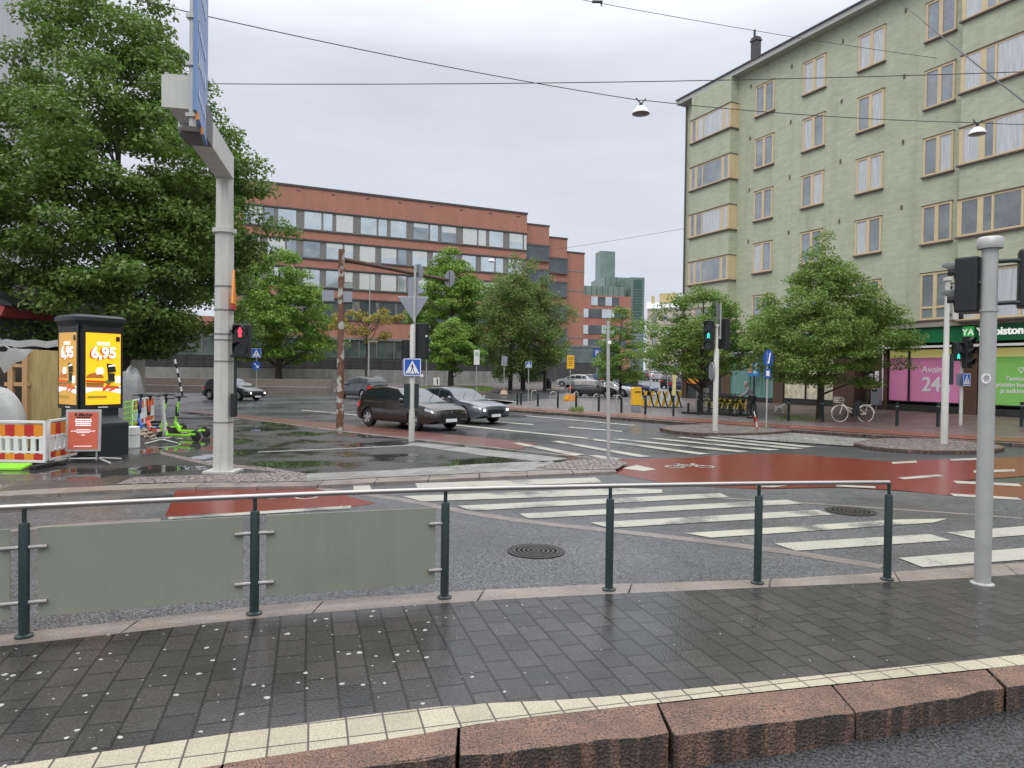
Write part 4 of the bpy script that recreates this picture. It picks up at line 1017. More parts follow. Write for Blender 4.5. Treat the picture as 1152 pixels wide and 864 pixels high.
def make_car(name, label, loc, rz, paint, spec, detail=True, lit=False, group=None, roofm=None, rimm=None, rails=False):
    """local +x = front. spec: L, W, belt line T, roof line Rf, wheels, ws (windscreen x range), rear glass range"""
    L_, W_, T_, Rf = spec['L'], spec['W']/2, spec['T'], spec['R']; wr = spec['wr']; wx = spec['wx']
    t = thing(name, label, 'car', loc, rz, group); x0 = -L_/2
    def half(x):
        e_ = min(x, L_-x); q = min(1, max(0, e_/.55)); return W_*(.80+.20*math.sqrt(max(0, 1-(1-q)**2)))
    def bot(x):
        z = spec.get('sill', .24)
        e_ = min(x, L_-x)
        if e_ < .5: z += (1-e_/.5)**2*.10
        for w in wx:
            d = abs(x-w); ra = wr+.055
            if d < ra: z = max(z, wr+math.sqrt(ra*ra-d*d))
        return z
    def hull(x, v):      # v 0..1 bottom to shoulder, 1..2 shoulder to centre
        zt, zb = lerp_pts(T_, x), bot(x); zb = min(zb, zt-.04)
        h = half(x)
        nose = 0
        if v <= 1:
            z = zb+(zt-.045-zb)*v; k = (z-.2)/max(.1, zt-.2); y = h*(.955+.05*math.sin(min(1, max(0, k*1.15))*math.pi)-.045*max(0, k-.6)/.4)
            return (x, y, z)
        w = v-1; return (x, h*.945*(1-w)**.85 if w < 1 else 0, zt-.045+.075*math.sin(min(1, w*1.6)*math.pi/2))
    N_ = 72 if detail else 40; xs = []
    for i in range(N_+1): 
        q = i/N_; xs.append(L_*(.5-.5*math.cos(math.pi*q))*.5+L_*q*.5)
    vv = [0, .18, .36, .54, .7, .84, .95, 1, 1.06, 1.15, 1.3, 1.5, 1.75, 2]
    mb = MB()
    for sgn in (1, -1):
        vs = []
        for x in xs:
            for v in vv:
                p = hull(x, v); 
                ex = 0
                if x < 1e-6 or x > L_-1e-6: pass
                # rounded nose / tail in side view
                k = (p[2]-.25)/.6; bul = .05*math.sin(max(0, min(1, k))*math.pi)
                xx = p[0]+(bul if x > L_*.97 else (-bul if x < L_*.03 else 0))
                vs.append((xx+x0, p[1]*sgn, p[2]))
        nv_ = len(vv)
        mb.add(vs, [(i*nv_+j, i*nv_+j+1, (i+1)*nv_+j+1, (i+1)*nv_+j) for i in range(N_) for j in range(nv_-1)])
        # end caps
        for e_ in (0, N_):
            ids = [e_*nv_+j for j in range(nv_)]; b0 = len(mb.v); 
            pts = [vs[i] for i in ids]; pts2 = [(p[0], 0, p[2]) for p in pts]
            mb.add(pts+pts2, [(j, j+1, nv_+j+1, nv_+j) for j in range(nv_-1)])
    body = mb.build('body', paint, t, smooth=True, angle=50)
    mb = MB(); mb.box(0, 0, .42, L_-.5, W_*1.78, .36)
    mb.build('underbody', M_under, t)
    # cabin
    c0, c1 = Rf[0][0], Rf[-1][0]
    def cab(x, s):
        zt, zr = lerp_pts(T_, x)-.03, lerp_pts(Rf, x); h = half(x)
        zr = max(zr, zt+.01); H = zr-zt; wb = h*.915; fr = min(1, H/.5); wt = wb-(wb-h*.70)*fr
        if s <= .6:
            k = s/.6; return Vector((x+x0, wb+(wt-wb)*k**1.25, zt+(H*.90)*k))
        k = (s-.6)/.4; return Vector((x+x0, wt*math.cos(k*math.pi/2)**.75 if k < 1 else 0, zt+H*.90+H*.10*math.sin(k*math.pi/2)**.8))
    nC = 44; ss = [0, .12, .3, .45, .55, .6, .64, .7, .78, .88, 1]
    def patch(mb, xa, xb, sa, sb, nx=14, ns=6, off=.0, sides=(1, -1), m=0, top=None):
        for sg in sides:
            vs = []
            for i in range(nx+1):
                x = xa+(xb-xa)*i/nx
                for j in range(ns+1):
                    s = sa+(sb-sa)*j/ns; p = cab(x, s)
                    a = (cab(x+.01, s)-cab(x-.01, s)); b = (cab(x, min(1, s+.02))-cab(x, max(0, s-.02))); n = a.cross(b); n.normalize()
                    if n.dot(p-Vector((x+x0, 0, .8))) < 0: n = -n
                    p = p+n*off; vs.append((p.x, p.y*sg, p.z))
            mb.add(vs, [(i*(ns+1)+j, i*(ns+1)+j+1, (i+1)*(ns+1)+j+1, (i+1)*(ns+1)+j) for i in range(nx) for j in range(ns)], m)
    mb = MB()
    for sg in (1, -1):
        vs = []
        for i in range(nC+1):
            for s in ss: p = cab(c0+(c1-c0)*i/nC, s); vs.append((p.x, p.y*sg, p.z))
        k_ = len(ss); mb.add(vs, [(i*k_+j, i*k_+j+1, (i+1)*k_+j+1, (i+1)*k_+j) for i in range(nC) for j in range(k_-1)])
    mb.build('cabin', paint, t, smooth=True, angle=50)
    if roofm:
        mb = MB(); patch(mb, c0+.22, spec['ws'][0]-.02, .63, 1.0, 16, 8, .012); mb.build('roof', roofm, t, smooth=True, angle=60)
    for (xa, xb) in spec['side']:
        for sg in (1, -1):
            mb = MB(); patch(mb, xa, xb, .09, .52, 10, 4, .008, sides=(sg,)); mb.build('side_window', M_carglass, t, smooth=True)
    xa, xb = spec['ws']; mb = MB(); patch(mb, xa, xb, .60, 1.0, 10, 8, .008); mb.build('windscreen', M_ws, t, smooth=True, angle=60)
    xa, xb = spec['rg']; mb = MB(); patch(mb, xa, xb, .62, 1.0, 6, 8, .008); mb.build('rear_window', M_carglass, t, smooth=True, angle=60)
    # wheels
    rimm = rimm or M_alloy
    for w in wx:
        for sg in (1, -1):
            y = sg*(W_-.115); mb = MB(); prof = [(wr*.62, -.10), (wr*.93, -.11), (wr, -.085), (wr, .085), (wr*.93, .11), (wr*.62, .10)]
            mb.lathe(prof, (w+x0, y, wr), 28 if detail else 14, axis='y', caps=False); wheel = mb.build('wheel', M_tyre, t, smooth=True)
            mb = MB(); yo = y+sg*.108
            mb.lathe([(wr*.66, -.02), (wr*.66, .012), (wr*.60, .015), (wr*.57, -.02)], (w+x0, yo, wr), 24, axis='y', caps=False)
            for k in range(5):
                a = k*2*math.pi/5+.3; c_, s_ = math.cos(a), math.sin(a)
                d1 = wr*.60; mb.prism([(w+x0-s_*.045, yo, wr+c_*.045), (w+x0+s_*.045, yo, wr-c_*.045), (w+x0+c_*d1+s_*.06, yo, wr+s_*d1-c_*.06), (w+x0+c_*d1-s_*.06, yo, wr+s_*d1+c_*.06)], (0, sg*.012, 0))
            mb.lathe([(.06, -.02), (.06, .014)], (w+x0, yo, wr), 12, axis='y')
            mb.build('rim', rimm, wheel)
            mb = MB(); mb.lathe([(wr*.65, -.03), (wr*.65, .03)], (w+x0, y+sg*.05, wr), 16, axis='y'); mb.build('brake_disc', M_under, wheel)
    # front and rear details as patches following the hull
    def hp(x, v, sg, off):
        p = Vector(hull(x, v)); k = (p.z-.25)/.6; bul = .05*math.sin(max(0, min(1, k))*math.pi)
        xx = p.x+(bul if x > L_*.97 else (-bul if x < L_*.03 else 0))
        return Vector((xx+x0, p.y*sg, p.z))
    def hpatch(mb, xa, xb, va, vb, sg, off=.012, nx=6, nv=4, m=0, dx=0):
        vs = []
        for i in range(nx+1):
            for j in range(nv+1):
                p = hp(xa+(xb-xa)*i/nx, va+(vb-va)*j/nv, sg, 0); vs.append((p.x+dx, p.y+sg*off, p.z+(off*.5 if va > 1 else 0)))
        mb.add(vs, [(i*(nv+1)+j, i*(nv+1)+j+1, (i+1)*(nv+1)+j+1, (i+1)*(nv+1)+j) for i in range(nx) for j in range(nv)], m)
    zf = lerp_pts(T_, L_)
    for sg in (1, -1):
        mb = MB(); hpatch(mb, L_-.36, L_-.0, .80, .97, sg, .01, m=0)
        xf = L_/2+.052; yb = W_*.80
        mb.prism([(xf-.05, sg*yb*.62, zf-.20), (xf-.05, sg*yb*1.0, zf-.19), (xf-.05, sg*yb*1.0, zf-.06), (xf-.05, sg*yb*.66, zf-.09)], (.045, 0, 0))
        hl = mb.build('headlight', [M_lampg], t)
        if lit:
            mb = MB(); mb.lathe([(.055, 0), (.055, .015)], (xf+.0, sg*yb*.86, zf-.12), 12, axis='x'); mb.build('bulb', M_drl, hl)
        mb = MB(); hpatch(mb, 0, .28, .62, .96, sg, .01)
        zr = lerp_pts(T_, 0); mb.prism([(-L_/2-.05, sg*W_*.50, zr-.22), (-L_/2-.05, sg*W_*.79, zr-.26), (-L_/2-.05, sg*W_*.79, zr-.07), (-L_/2-.05, sg*W_*.50, zr-.1)], (.05, 0, 0))
        mb.build('tail_light', M_tail, t)
    if detail:
        xf = L_/2+.05; mb = MB(); mb.prism([(xf, -.40, zf-.30), (xf, .40, zf-.30), (xf, .47, zf-.12), (xf, -.47, zf-.12)], (.012, 0, 0)); mb.build('grille', M_black, t)
        mb = MB(); mb.prism([(xf-.01, -.6, .27), (xf-.01, .6, .27), (xf-.01, .52, .36), (xf-.01, -.52, .36)], (.018, 0, 0)); mb.build('lower_intake', M_black, t)
        mb = MB(); mb.box(xf+.02, 0, zf-.34, .015, .50, .11); mb.build('number_plate', M_plate, t)
        mb = MB(); mb.box(-L_/2-.055, 0, .62, .015, .50, .11); mb.build('number_plate', M_plate, t)
        mb = MB(); mb.lathe([(.05, 0), (.05, .01)], (xf+.01, 0, zf-.06), 12, axis='x'); mb.build('badge', M_chrome, t)
        for sg in (1, -1):
            xm = spec['ws'][1]+x0-.32; mb = MB(); zt = lerp_pts(T_, xm-x0)
            mb.lathe([(.0, -.09), (.06, -.085), (.085, -.03), (.085, .03), (.05, .08), (0, .085)], (xm, sg*(W_+.06), zt+.05), 12, axis='y'); mb.box(xm, sg*(W_*.96), zt+.0, .05, .16, .03)
            mb.build('wing_mirror', paint, t, smooth=True)
            for q in spec['doors']:
                mb = MB(); mb.box(q+x0-.18, sg*(W_*1.0), lerp_pts(T_, q)-.14, .2, .03, .03); mb.build('door_handle', paint, t, bevel=.008)
                mb = MB(); hpatch(mb, q, q+.012, .03, .99, sg, .003, nx=1, nv=10); mb.build('door_gap', M_under, t)
            mb = MB(); hpatch(mb, wx[0]+.42, wx[1]-.42, 0, .12, sg, .012, nx=12, nv=2); mb.build('sill_trim', M_black, t, smooth=True)
        mb = MB(); xw = spec['ws'][1]
        for s0 in (-.45, .15):
            p = cab(xw-.1, .9); q = cab(xw-.42, .9); mb.bar((p.x, s0, p.z+.03), (p.x-.3, s0+.42, q.z+.0), .009, 5)
        mb.build_each('wiper', M_black, t)
    if rails:
        for sg in (1, -1):
            mb = MB(); pts = [cab(x, .62) for x in (c0+.5, c0+.9, c0+1.4, c0+1.9)]; mb.path([(p.x, p.y*sg, p.z+.04) for p in pts], .014, 6); mb.build('roof_rail', M_alloy, t)
    return t
HATCH = dict(L=4.36, W=1.80, T=[(0, .93), (.15, .99), (1.5, .985), (3.05, .965), (3.25, .955), (3.85, .90), (4.2, .82), (4.36, .71)], R=[(.08, 1.02), (.3, 1.26), (.75, 1.45), (1.6, 1.5), (2.25, 1.44), (2.7, 1.22), (3.28, .94)], wr=.325, wx=(.82, 3.47), ws=(2.42, 3.2), rg=(.14, .58), side=[(.45, .95), (1.02, 1.82), (1.88, 2.85)], doors=(1.05, 1.86, 2.88))
SEDAN = dict(L=4.70, W=1.83, T=[(0, .92), (.2, 1.0), (1.5, .975), (3.3, .94), (3.5, .93), (4.1, .87), (4.5, .79), (4.7, .69)], R=[(.35, 1.0), (1.0, 1.26), (1.6, 1.405), (2.2, 1.43), (2.7, 1.36), (3.45, .92)], wr=.335, wx=(.98, 3.78), ws=(2.75, 3.42), rg=(.5, 1.3), side=[(.95, 1.4), (1.47, 2.2), (2.26, 3.05)], doors=(1.5, 2.23, 3.1))
SUV = dict(L=4.40, W=1.85, T=[(0, 1.0), (.15, 1.07), (1.5, 1.06), (3.1, 1.02), (3.3, 1.0), (3.95, .93), (4.25, .82), (4.4, .68)], R=[(.06, 1.08), (.22, 1.32), (.6, 1.54), (1.5, 1.62), (2.3, 1.57), (2.75, 1.33), (3.3, 1.0)], wr=.35, wx=(.82, 3.45), ws=(2.45, 3.22), rg=(.10, .5), side=[(.42, .92), (1.0, 1.8), (1.87, 2.85)], doors=(1.03, 1.84, 2.9))
MINI = dict(L=3.82, W=1.70, T=[(0, .86), (.12, .93), (1.2, .93), (2.55, .915), (2.75, .91), (3.3, .86), (3.62, .76), (3.82, .62)], R=[(.05, .96), (.18, 1.25), (.45, 1.385), (1.3, 1.42), (2.1, 1.38), (2.4, 1.2), (2.72, .92)], wr=.31, wx=(.62, 3.10), ws=(2.2, 2.66), rg=(.09, .34), side=[(.35, .85), (.92, 1.5), (1.56, 2.45)], doors=(1.54, 2.5))
def paintm(n, c, metal=.4): return mat(n, c, .28, metal, coat=.8)
PB = paintm('brown metallic car paint', (.034, .026, .022)); PG = paintm('steel grey car paint', (.12, .13, .15)); PSU = paintm('dark slate car paint', (.06, .075, .08)); PK = paintm('black car paint', (.012, .013, .015), .1)
PW = paintm('white car paint', (.6, .6, .6), 0); PS = paintm('silver car paint', (.42, .43, .45)); PN = paintm('navy car paint', (.02, .03, .07)); PR = paintm('dull red car paint', (.2, .03, .03), .1)
def place_wheels(Wr, Wf, spec):
    """centre + heading from the near-side rear and front wheel contact points"""
    d = (Wf-Wr); a = math.atan2(d.y, d.x); mid = (Wr+Wf)/2
    off = (spec['wx'][0]+spec['wx'][1])/2-spec['L']/2
    n = Vector((-math.sin(a), math.cos(a), 0)); n = n if n.y > 0 else -n
    c = mid+n*(spec['W']/2-.12)-Vector((math.cos(a), math.sin(a), 0))*off
    return (c.x, c.y, .006), a
l_, a_ = place_wheels(G(415.5, 479.2), G(468.5, 484.6), HATCH)
make_car('hatchback_car', 'dark brown metallic hatchback nearest on the avenue, behind the crossing sign pole', l_, a_, PB, HATCH)
c_ = G(522, 477); hd = R(-43); ctr_ = c_+Vector((math.cos(hd), math.sin(hd), 0))*-(3.78-2.35)+Vector((-math.sin(hd), math.cos(hd), 0))*.80
make_car('sedan_car', 'steel grey saloon with lit headlights beside the brown hatchback', (ctr_.x, ctr_.y, .006), hd, PG, SEDAN, lit=True, rimm=mat('dark alloy', (.12, .12, .125), .35, .7))
c_ = G(409, 449.5); hd = R(136); ctr_ = c_+Vector((math.cos(hd), math.sin(hd), 0))*(2.2-.82)+Vector((math.sin(hd), -math.cos(hd), 0))*.8
make_car('suv_car', 'dark slate SUV driving away behind the rusty pole', (ctr_.x, ctr_.y, .006), hd, PSU, SUV, rails=True)
make_car('hatchback_car', 'black hatchback with lit headlights partly hidden by the grey gantry pole', (XA(263, 46.5), 46.5, .006), R(-24), PK, dict(HATCH, L=4.0, W=1.74, T=[(0, .93), (.15, .99), (1.4, .985), (2.8, .955), (3.0, .94), (3.55, .84), (3.85, .73), (4.0, .62)], R=[(.08, 1.02), (.3, 1.26), (.7, 1.43), (1.4, 1.48), (2.0, 1.44), (2.45, 1.2), (3.0, .94)], wx=(.75, 3.2), ws=(2.15, 2.92), rg=(.14, .55), side=[(.42, .85), (.92, 1.6), (1.66, 2.55)], doors=(.95, 1.63, 2.6)), lit=True)
make_car('parked_car', 'small black parked car with white roof beside the yellow roadworks sign', (XA(668, 57.5), 57.5, .13), R(-14), PK, MINI, roofm=PW)
PCG = 'cars parked along the side street'
far = [(684, 62.5, -20, PS, 'silver parked car right behind the black car with the white roof', SEDAN), (712, 66, -25, PN, 'dark blue grey parked car behind the narrow street tree', HATCH), (647, 84, 150, PS, 'silver car parked closest to the brick gateway', HATCH), (663, 90, 60, PG, 'grey car parked just beyond the yellow roadworks sign', SEDAN), (678, 92, 60, PN, 'dark car parked behind the blue parking sign', HATCH),
       (716, 122, 75, PW, 'white car parked far down the side street, left of a black one', HATCH), (725, 118, 75, PK, 'black car between two white ones far down the street', SUV), (733, 124, 70, PW, 'white car in the middle of the far parked row', SEDAN), (743, 112, 68, PS, 'pale car near the right end of the far parked row', SUV), (755, 84, 66, PK, 'black SUV parked beside the brown corner pillar', SUV), (766, 74, 66, PN, 'dark car half hidden by the corner of the green building', SUV)]
for px_, Y, hd, pm, lb, sp_ in far:
    make_car('parked_car', lb, (XA(px_, Y), Y, rise(Y)+.015 if Y > 60 else .13), R(hd), pm, sp_, detail=False, group=PCG)
# ================================================================== PLATFORM RAILING
rp = [(-190, 740), (27, 716), (286, 690.5), (500, 672.5), (685, 663.5), (852, 656), (998, 652)]
posts = [G(x, y, PZ) for x, y in rp]; posts[0] = posts[1]*2-posts[2]; posts[0].z = PZ
rail = thing('railing', 'dark green post railing with steel handrail and frosted panels along the platform', 'railing', posts[3])
O = posts[3]
RH = .93
mb = MB(); hp_ = [p+Vector((0, 0, RH))-O for p in posts]
cur = smoothcurve(hp_, 2); mb.path([(p.x, p.y, p.z) for p in cur], .021, 12); mb.build('handrail', M_chrome, rail, smooth=True, angle=60)
for p in posts[1:]:
    q = p-O; mb = MB()
    mb.lathe([(.036, .0), (.036, RH-.13), (.03, RH-.115), (.016, RH-.11), (.016, RH-.012)], q, 14); po = mb.build('post', M_dkgreen, rail, smooth=True)
    mb = MB(); mb.lathe([(.06, 0), (.06, .012), (.04, .022)], q, 16); mb.build('base_flange', M_dkgreen, po)
M_frost = mat('frosted grey green panel', (.22, .235, .19), .36, var=.10, vscale=1.2, bump=.08, bscale=80, spec=.5, rvar=.1)
add_streaks(M_frost, .22, 3.0, (1.5, 1.5, .1), lo=.5, hi=.75, col=(.10, .095, .07)); add_streaks(M_frost, .35, 30, (1, 1, 1), lo=.70, hi=.72, col=(.4, .4, .36))
for i in range(3):
    a, b = posts[i]-O, posts[i+1]-O; d = (b-a).normalized(); g = .085
    a2, b2 = a+d*g, b-d*g; n = Vector((-d.y, d.x, 0))*.008
    mb = MB(); mb.prism([a2+Vector((0, 0, .13)), b2+Vector((0, 0, .13)), b2+Vector((0, 0, .775)), a2+Vector((0, 0, .775))], n*1.5)
    pan = mb.build('panel', M_frost, rail, bevel=.002)
    for e_, dr in ((a, 1), (b, -1)):
        for z in (.245, .64):
            mb = MB(); s_ = e_+Vector((0, 0, z)); mb.bar(s_+d*dr*.03-n*1.6, s_+d*dr*.145-n*1.6, .016, 10); mb.build('clamp', M_chrome, pan)
mb = MB(); d = (posts[2]-posts[1]).normalized(); s_ = posts[6]-O; 
# ================================================================== TRAFFIC SIGNAL HELPERS
M_sigred = mat('lit red signal', (1, .03, .06), .4, emit=3.0)
M_siggreen = mat('lit green signal', (.02, .75, .5), .4, emit=1.6)
M_lens = mat('dark signal lens', (.02, .025, .025), .15)
def signal_head(parent, x, y, z, face, n=3, s=.28, lit=None, name='signal_head', plate=False):
    """face: direction angle (radians) the lenses look to, local frame; z = bottom"""
    c, s_ = math.cos(face), math.sin(face); h = s*n*1.06
    mb = MB(); dep = .2
    mb.box(x, y, z+h/2, dep, s*1.05, h, rz=face)
    hd = mb.build(name, M_black, parent, bevel=.02)
    for k in range(n):
        zz = z+h-(k+.5)*s*1.06; cx, cy = x+c*dep/2, y+s_*dep/2
        mb = MB(); m = 18
        # lens disc
        ring = [(cx+c*.006-s_*math.cos(t)*s*.38, cy+s_*.006+c*math.cos(t)*s*.38, zz+math.sin(t)*s*.38) for t in [2*math.pi*i/m for i in range(m)]]
        mb.prism(ring, (c*.012, s_*.012, 0)); ln_ = mb.build('lens', M_lens, hd)
        if lit and lit[1] == k:
            mb = MB(); F = lambda u, v: (cx+c*.022-s_*u*s, cy+s_*.022+c*u*s, zz+v*s)
            walk = lit[0] == 'green'
            for pp in ([(math.cos(a)*.065, .22+math.sin(a)*.065) for a in [i*math.pi/4 for i in range(8)]], [(-.09, .15), (.09, .15), (.08, -.05), (-.08, -.05)], [(-.08, -.05), (0, -.05), (-.06 if walk else -.02, -.3), (-.15 if walk else -.09, -.3)], [(0.01, -.05), (.08, -.05), (.16 if walk else .09, -.3), (.08 if walk else .02, -.3)], [(.09, .13), (.15, .02), (.11, 0), (.07, .06)], [(-.09, .13), (-.15, .02), (-.11, 0), (-.07, .06)]):
                mb.prism([F(*q_) for q_ in pp], (c*.004, s_*.004, 0))
            mb.build('lit_figure', M_sigred if lit[0] == 'red' else M_siggreen, ln_)
        mb = MB()   # visor: upper half tube
        vs = []
        for i in range(13):
            t = math.pi*i/12-.25+.5*0; t = -.35+(math.pi+.7)*i/12
            for dd in (0, s*(.5 if 2 < i < 10 else .25)):
                vs.append((cx+c*dd-s_*math.cos(t)*s*.43, cy+s_*dd+c*math.cos(t)*s*.43, zz+math.sin(t)*s*.43))
        mb.add(vs, [(2*i, 2*i+1, 2*i+3, 2*i+2) for i in range(12)]); mb.build('visor', M_black, hd, nofix=True)
    return hd
def crossing_sign(parent, x, y, z, s, face, name='crossing_sign'):
    """blue square, white triangle, walking figure. face = direction angle looked at; (x,y,z) centre"""
    c, s_ = math.cos(face), math.sin(face)
    def q(u, v, d): return (x+c*d-s_*(u)*1.0, y+s_*d+c*(u), z+v)
    mb = MB(); h = s/2; mb.prism([q(-h, -h, 0), q(h, -h, 0), q(h, h, 0), q(-h, h, 0)], (c*.02, s_*.02, 0)); pl = mb.build(name, M_blue, parent)
    mb = MB(); k = s*.40; mb.prism([q(-k, -k*.9, .022), q(k, -k*.9, .022), q(0, k*.95, .022)], (c*.004, s_*.004, 0))
    b_ = h*.96
    for (u0, v0, u1, v1) in ((-b_, -b_, b_, -b_+.02), (-b_, b_-.02, b_, b_), (-b_, -b_+.02, -b_+.02, b_-.02), (b_-.02, -b_+.02, b_, b_-.02)):
        mb.prism([q(u0, v0, .021), q(u1, v0, .021), q(u1, v1, .021), q(u0, v1, .021)], (c*.003, s_*.003, 0))
    mb.build('white_triangle', M_white, pl)
    mb = MB(); d = .028
    def poly(pts): mb.prism([q(u*s, v*s, d) for u, v in pts], (c*.003, s_*.003, 0))
    poly([(math.cos(t)*.035, .165+math.sin(t)*.035) for t in [i*math.pi/4 for i in range(8)]])
    poly([(-.045, .12), (.04, .12), (.035, -.04), (-.03, -.04)]); poly([(-.03, -.04), (.01, -.04), (-.06, -.26), (-.11, -.26)]); poly([(.0, -.04), (.037, -.04), (.12, -.24), (.07, -.25)])
    poly([(.035, .1), (.05, .08), (.11, .0), (.09, -.01)]); poly([(-.045, .1), (-.06, .08), (-.11, .02), (-.09, .0)])
    for u in (-.24, -.14, .14, .24): poly([(u-.025, -.34), (u+.025, -.34), (u+.012, -.28), (u-.022, -.28)])
    mb.build('walking_figure', M_black, pl)
    return pl
CF = R(-90)  # looking towards the camera (-y)

# near pole at the right with two dark signal backs
p0 = G(1105, 657, PZ)
t = thing('traffic_light_pole', 'thick pale grey steel pole with cap and two black signal heads, nearest at right', 'traffic light', p0)
mb = MB(); mb.lathe([(.070, .0), (.067, 3.22)], (0, 0, 0), 24); po = mb.build('pole', M_pole, t, smooth=True)
mb = MB(); mb.lathe([(.105, 3.22), (.108, 3.24), (.108, 3.31), (.09, 3.33), (0, 3.335)], (0, 0, 0), 24); mb.build('cap', M_pole, t, smooth=True, angle=50)
mb = MB(); mb.lathe([(.0775, .0), (.0775, .02)], (0, 0, 2.62), 20); mb.lathe([(.10, 0), (.10, .012), (.08, .02)], (0, 0, 0), 20); mb.build_each('collar', M_pole, t)
mb = MB(); 
for k in range(10):
    a = k*.63; mb.prism([(-.055+math.cos(a)*.045, -.066, 1.98+math.sin(a)*.05), (-.055+math.cos(a+.5)*.045, -.066, 1.98+math.sin(a+.5)*.05), (-.055+math.cos(a+.4)*.03, -.066, 1.98+math.sin(a+.4)*.034), (-.055+math.cos(a)*.028, -.066, 1.98+math.sin(a)*.03)], (0, -.006, 0))
mb.build('sticker', M_white, po)
signal_head(t, -.065, .17, 2.62, R(128), 2, .255)
signal_head(t, .42, -.02, 2.66, R(60), 2, .265)
mb = MB()
for z in (3.10, 2.70): mb.path([(.05, 0, z), (.2, -.02, z+.01), (.36, -.03, z)], .022, 8)
for z in (2.9,): mb.path([(-.03, .05, z), (-.12, .1, z)], .03, 8)
mb.build_each('bracket', M_dkgreen, t, smooth=True)

t.scale = (1, 1, .975)
# second pole further right (1063)
p0 = G(1062, 501, .06); Y = p0.y; k = FPX/Y
t = thing('traffic_light_pole', 'slimmer pale pole on the right island with a signal head facing away', 'traffic light', p0)
H_ = (501-316)/k
mb = MB(); mb.lathe([(.10, 0), (.095, H_*.55), (.075, H_*.56), (.07, H_)], (0, 0, 0), 16); mb.lathe([(.12, H_), (.12, H_+.1), (0, H_+.12)], (0, 0, 0), 16); mb.build('pole', M_poleW, t, smooth=True)
mb = MB(); mb.box(.2, .0, H_-.62, .16, .2, 1.05); mb.build('grey_backplate', M_poleW, t)
signal_head(t, .34, .12, H_-1.12, R(40), 3, .34)
mb = MB()
for z in (H_-.2, H_-1.0): mb.box(.12, 0, z, .2, .04, .06)
mb.box(.13, -.04, 2.25, .1, .1, .9)
mb.build_each('bracket', M_dkgreen, t)
# third: dark heads, green walking light, crossing sign (1080, 380-480)
p0 = G(1080.5, 482, .12); k = FPX/p0.y
t = thing('traffic_light_pole', 'pole with lit green walking light and small blue crossing sign before the pharmacy', 'traffic light', p0)
mb = MB(); mb.lathe([(.065, 0), (.06, 97/k)], (0, 0, 0), 14); mb.build('pole', M_poleW, t, smooth=True)
signal_head(t, -.22, -.05, 76/k, R(-100), 2, .34, ('green', 1), 'walking_signal')
signal_head(t, .12, -.14, 68/k, R(-65), 3, .38)
crossing_sign(t, .08, -.16, 55/k, .48, R(-62)); 
mb = MB(); mb.box(-.12, -.05, 55/k, .22, .05, .5); mb.build_each('sign_back', M_signgrey, t)
mb = MB(); mb.box(0, -.05, 95/k, .5, .06, .05); mb.box(0, -.05, 78/k, .4, .05, .05); mb.build_each('bracket', M_dkgreen, t)
# pole at 804
p0 = G(804.5, 485.5, .08); k = FPX/p0.y
t = thing('traffic_light_pole', 'pale pole on the left island with dark signal heads and an edge-on give way sign', 'traffic light', p0)
mb = MB(); mb.lathe([(.095, 0), (.09, 92/k), (.05, 94/k), (.05, 118/k)], (0, 0, 0), 14); mb.lathe([(.08, 118/k), (.08, 121/k)], n=12); mb.build('pole', M_poleW, t, smooth=True)
signal_head(t, -.27, .0, 91/k, R(-115), 3, .33, ('green', 1), 'walking_signal')
signal_head(t, .28, .08, 93/k, R(30), 3, .33)
mb = MB(); mb.prism([(-.16, -.3, 145/k), (.16, .3, 143/k), (0, 0, 122/k)], (.03, -.015, 0)); mb.build('give_way_sign', M_signgrey, t)
mb = MB(); mb.bar((.12, 0, 104/k), (.12, 0, 144/k), .03, 8); mb.box(.05, 0, 106/k, .2, .04, .04); mb.build('sign_post', M_pole, t)
mb = MB(); mb.lathe([(.0, -.01), (.32, -.01), (.32, .01), (0, .01)], (-.14, .1, 68/k), 20, axis='x'); mb.build('round_sign', M_signgrey, t)

# crossing sign pole (463) with give way sign back, signal heads
p0 = G(463, 496, ZP); k = FPX/p0.y
t = thing('traffic_sign_pole', 'pale pole on the plaza with blue crossing sign, grey give way back and black signals', 'traffic sign', p0)
mb = MB(); mb.lathe([(.085, 0), (.08, 128/k), (.05, 131/k)], (0, 0, 0), 14); mb.build('pole', M_poleW, t, smooth=True)
mb = MB(); mb.bar((.05, 0, 110/k), (.05, 0, 198/k), .035, 8); mb.build('sign_post', M_pole, t)
for zc, nm in ((158/k, 'give_way_sign'),):
    mb = MB(); mb.prism([(-.44, -.05, 162/k), (.46, -.05, 162/k), (.03, -.05, 134/k)], (0, .025, 0)); sg = mb.build(nm, M_signgrey, t, bevel=.01)
    mb = MB(); mb.box(.05, -.08, 150/k, .07, .03, .8); mb.build('rail', M_pole, sg)
mb = MB(); mb.box(.0, .06, 173/k, .3, .02, .55); mb.build('rectangular_sign', M_signgrey, t)
crossing_sign(t, .02, -.12, 83/k, .5, CF)
mb = MB(); mb.box(-.22, -.06, 83/k, .1, .03, .44); mb.build_each('sign_back', M_signgrey, t)
signal_head(t, .27, .05, 92/k, R(60), 3, .32)
signal_head(t, -.17, .12, 92/k, R(120), 2, .26)
mb = MB(); mb.box(-.14, -.03, 51/k, .16, .16, .72); mb.box(.14, -.0, 51/k, .10, .16, .72); mb.build_each('control_box', M_dkgreen, t, bevel=.02)
mb = MB(); mb.lathe([(.03, 0), (.03, .04)], (.4, -.1, 118/k), 8, axis='y'); mb.build('lens_cap', M_white, t)
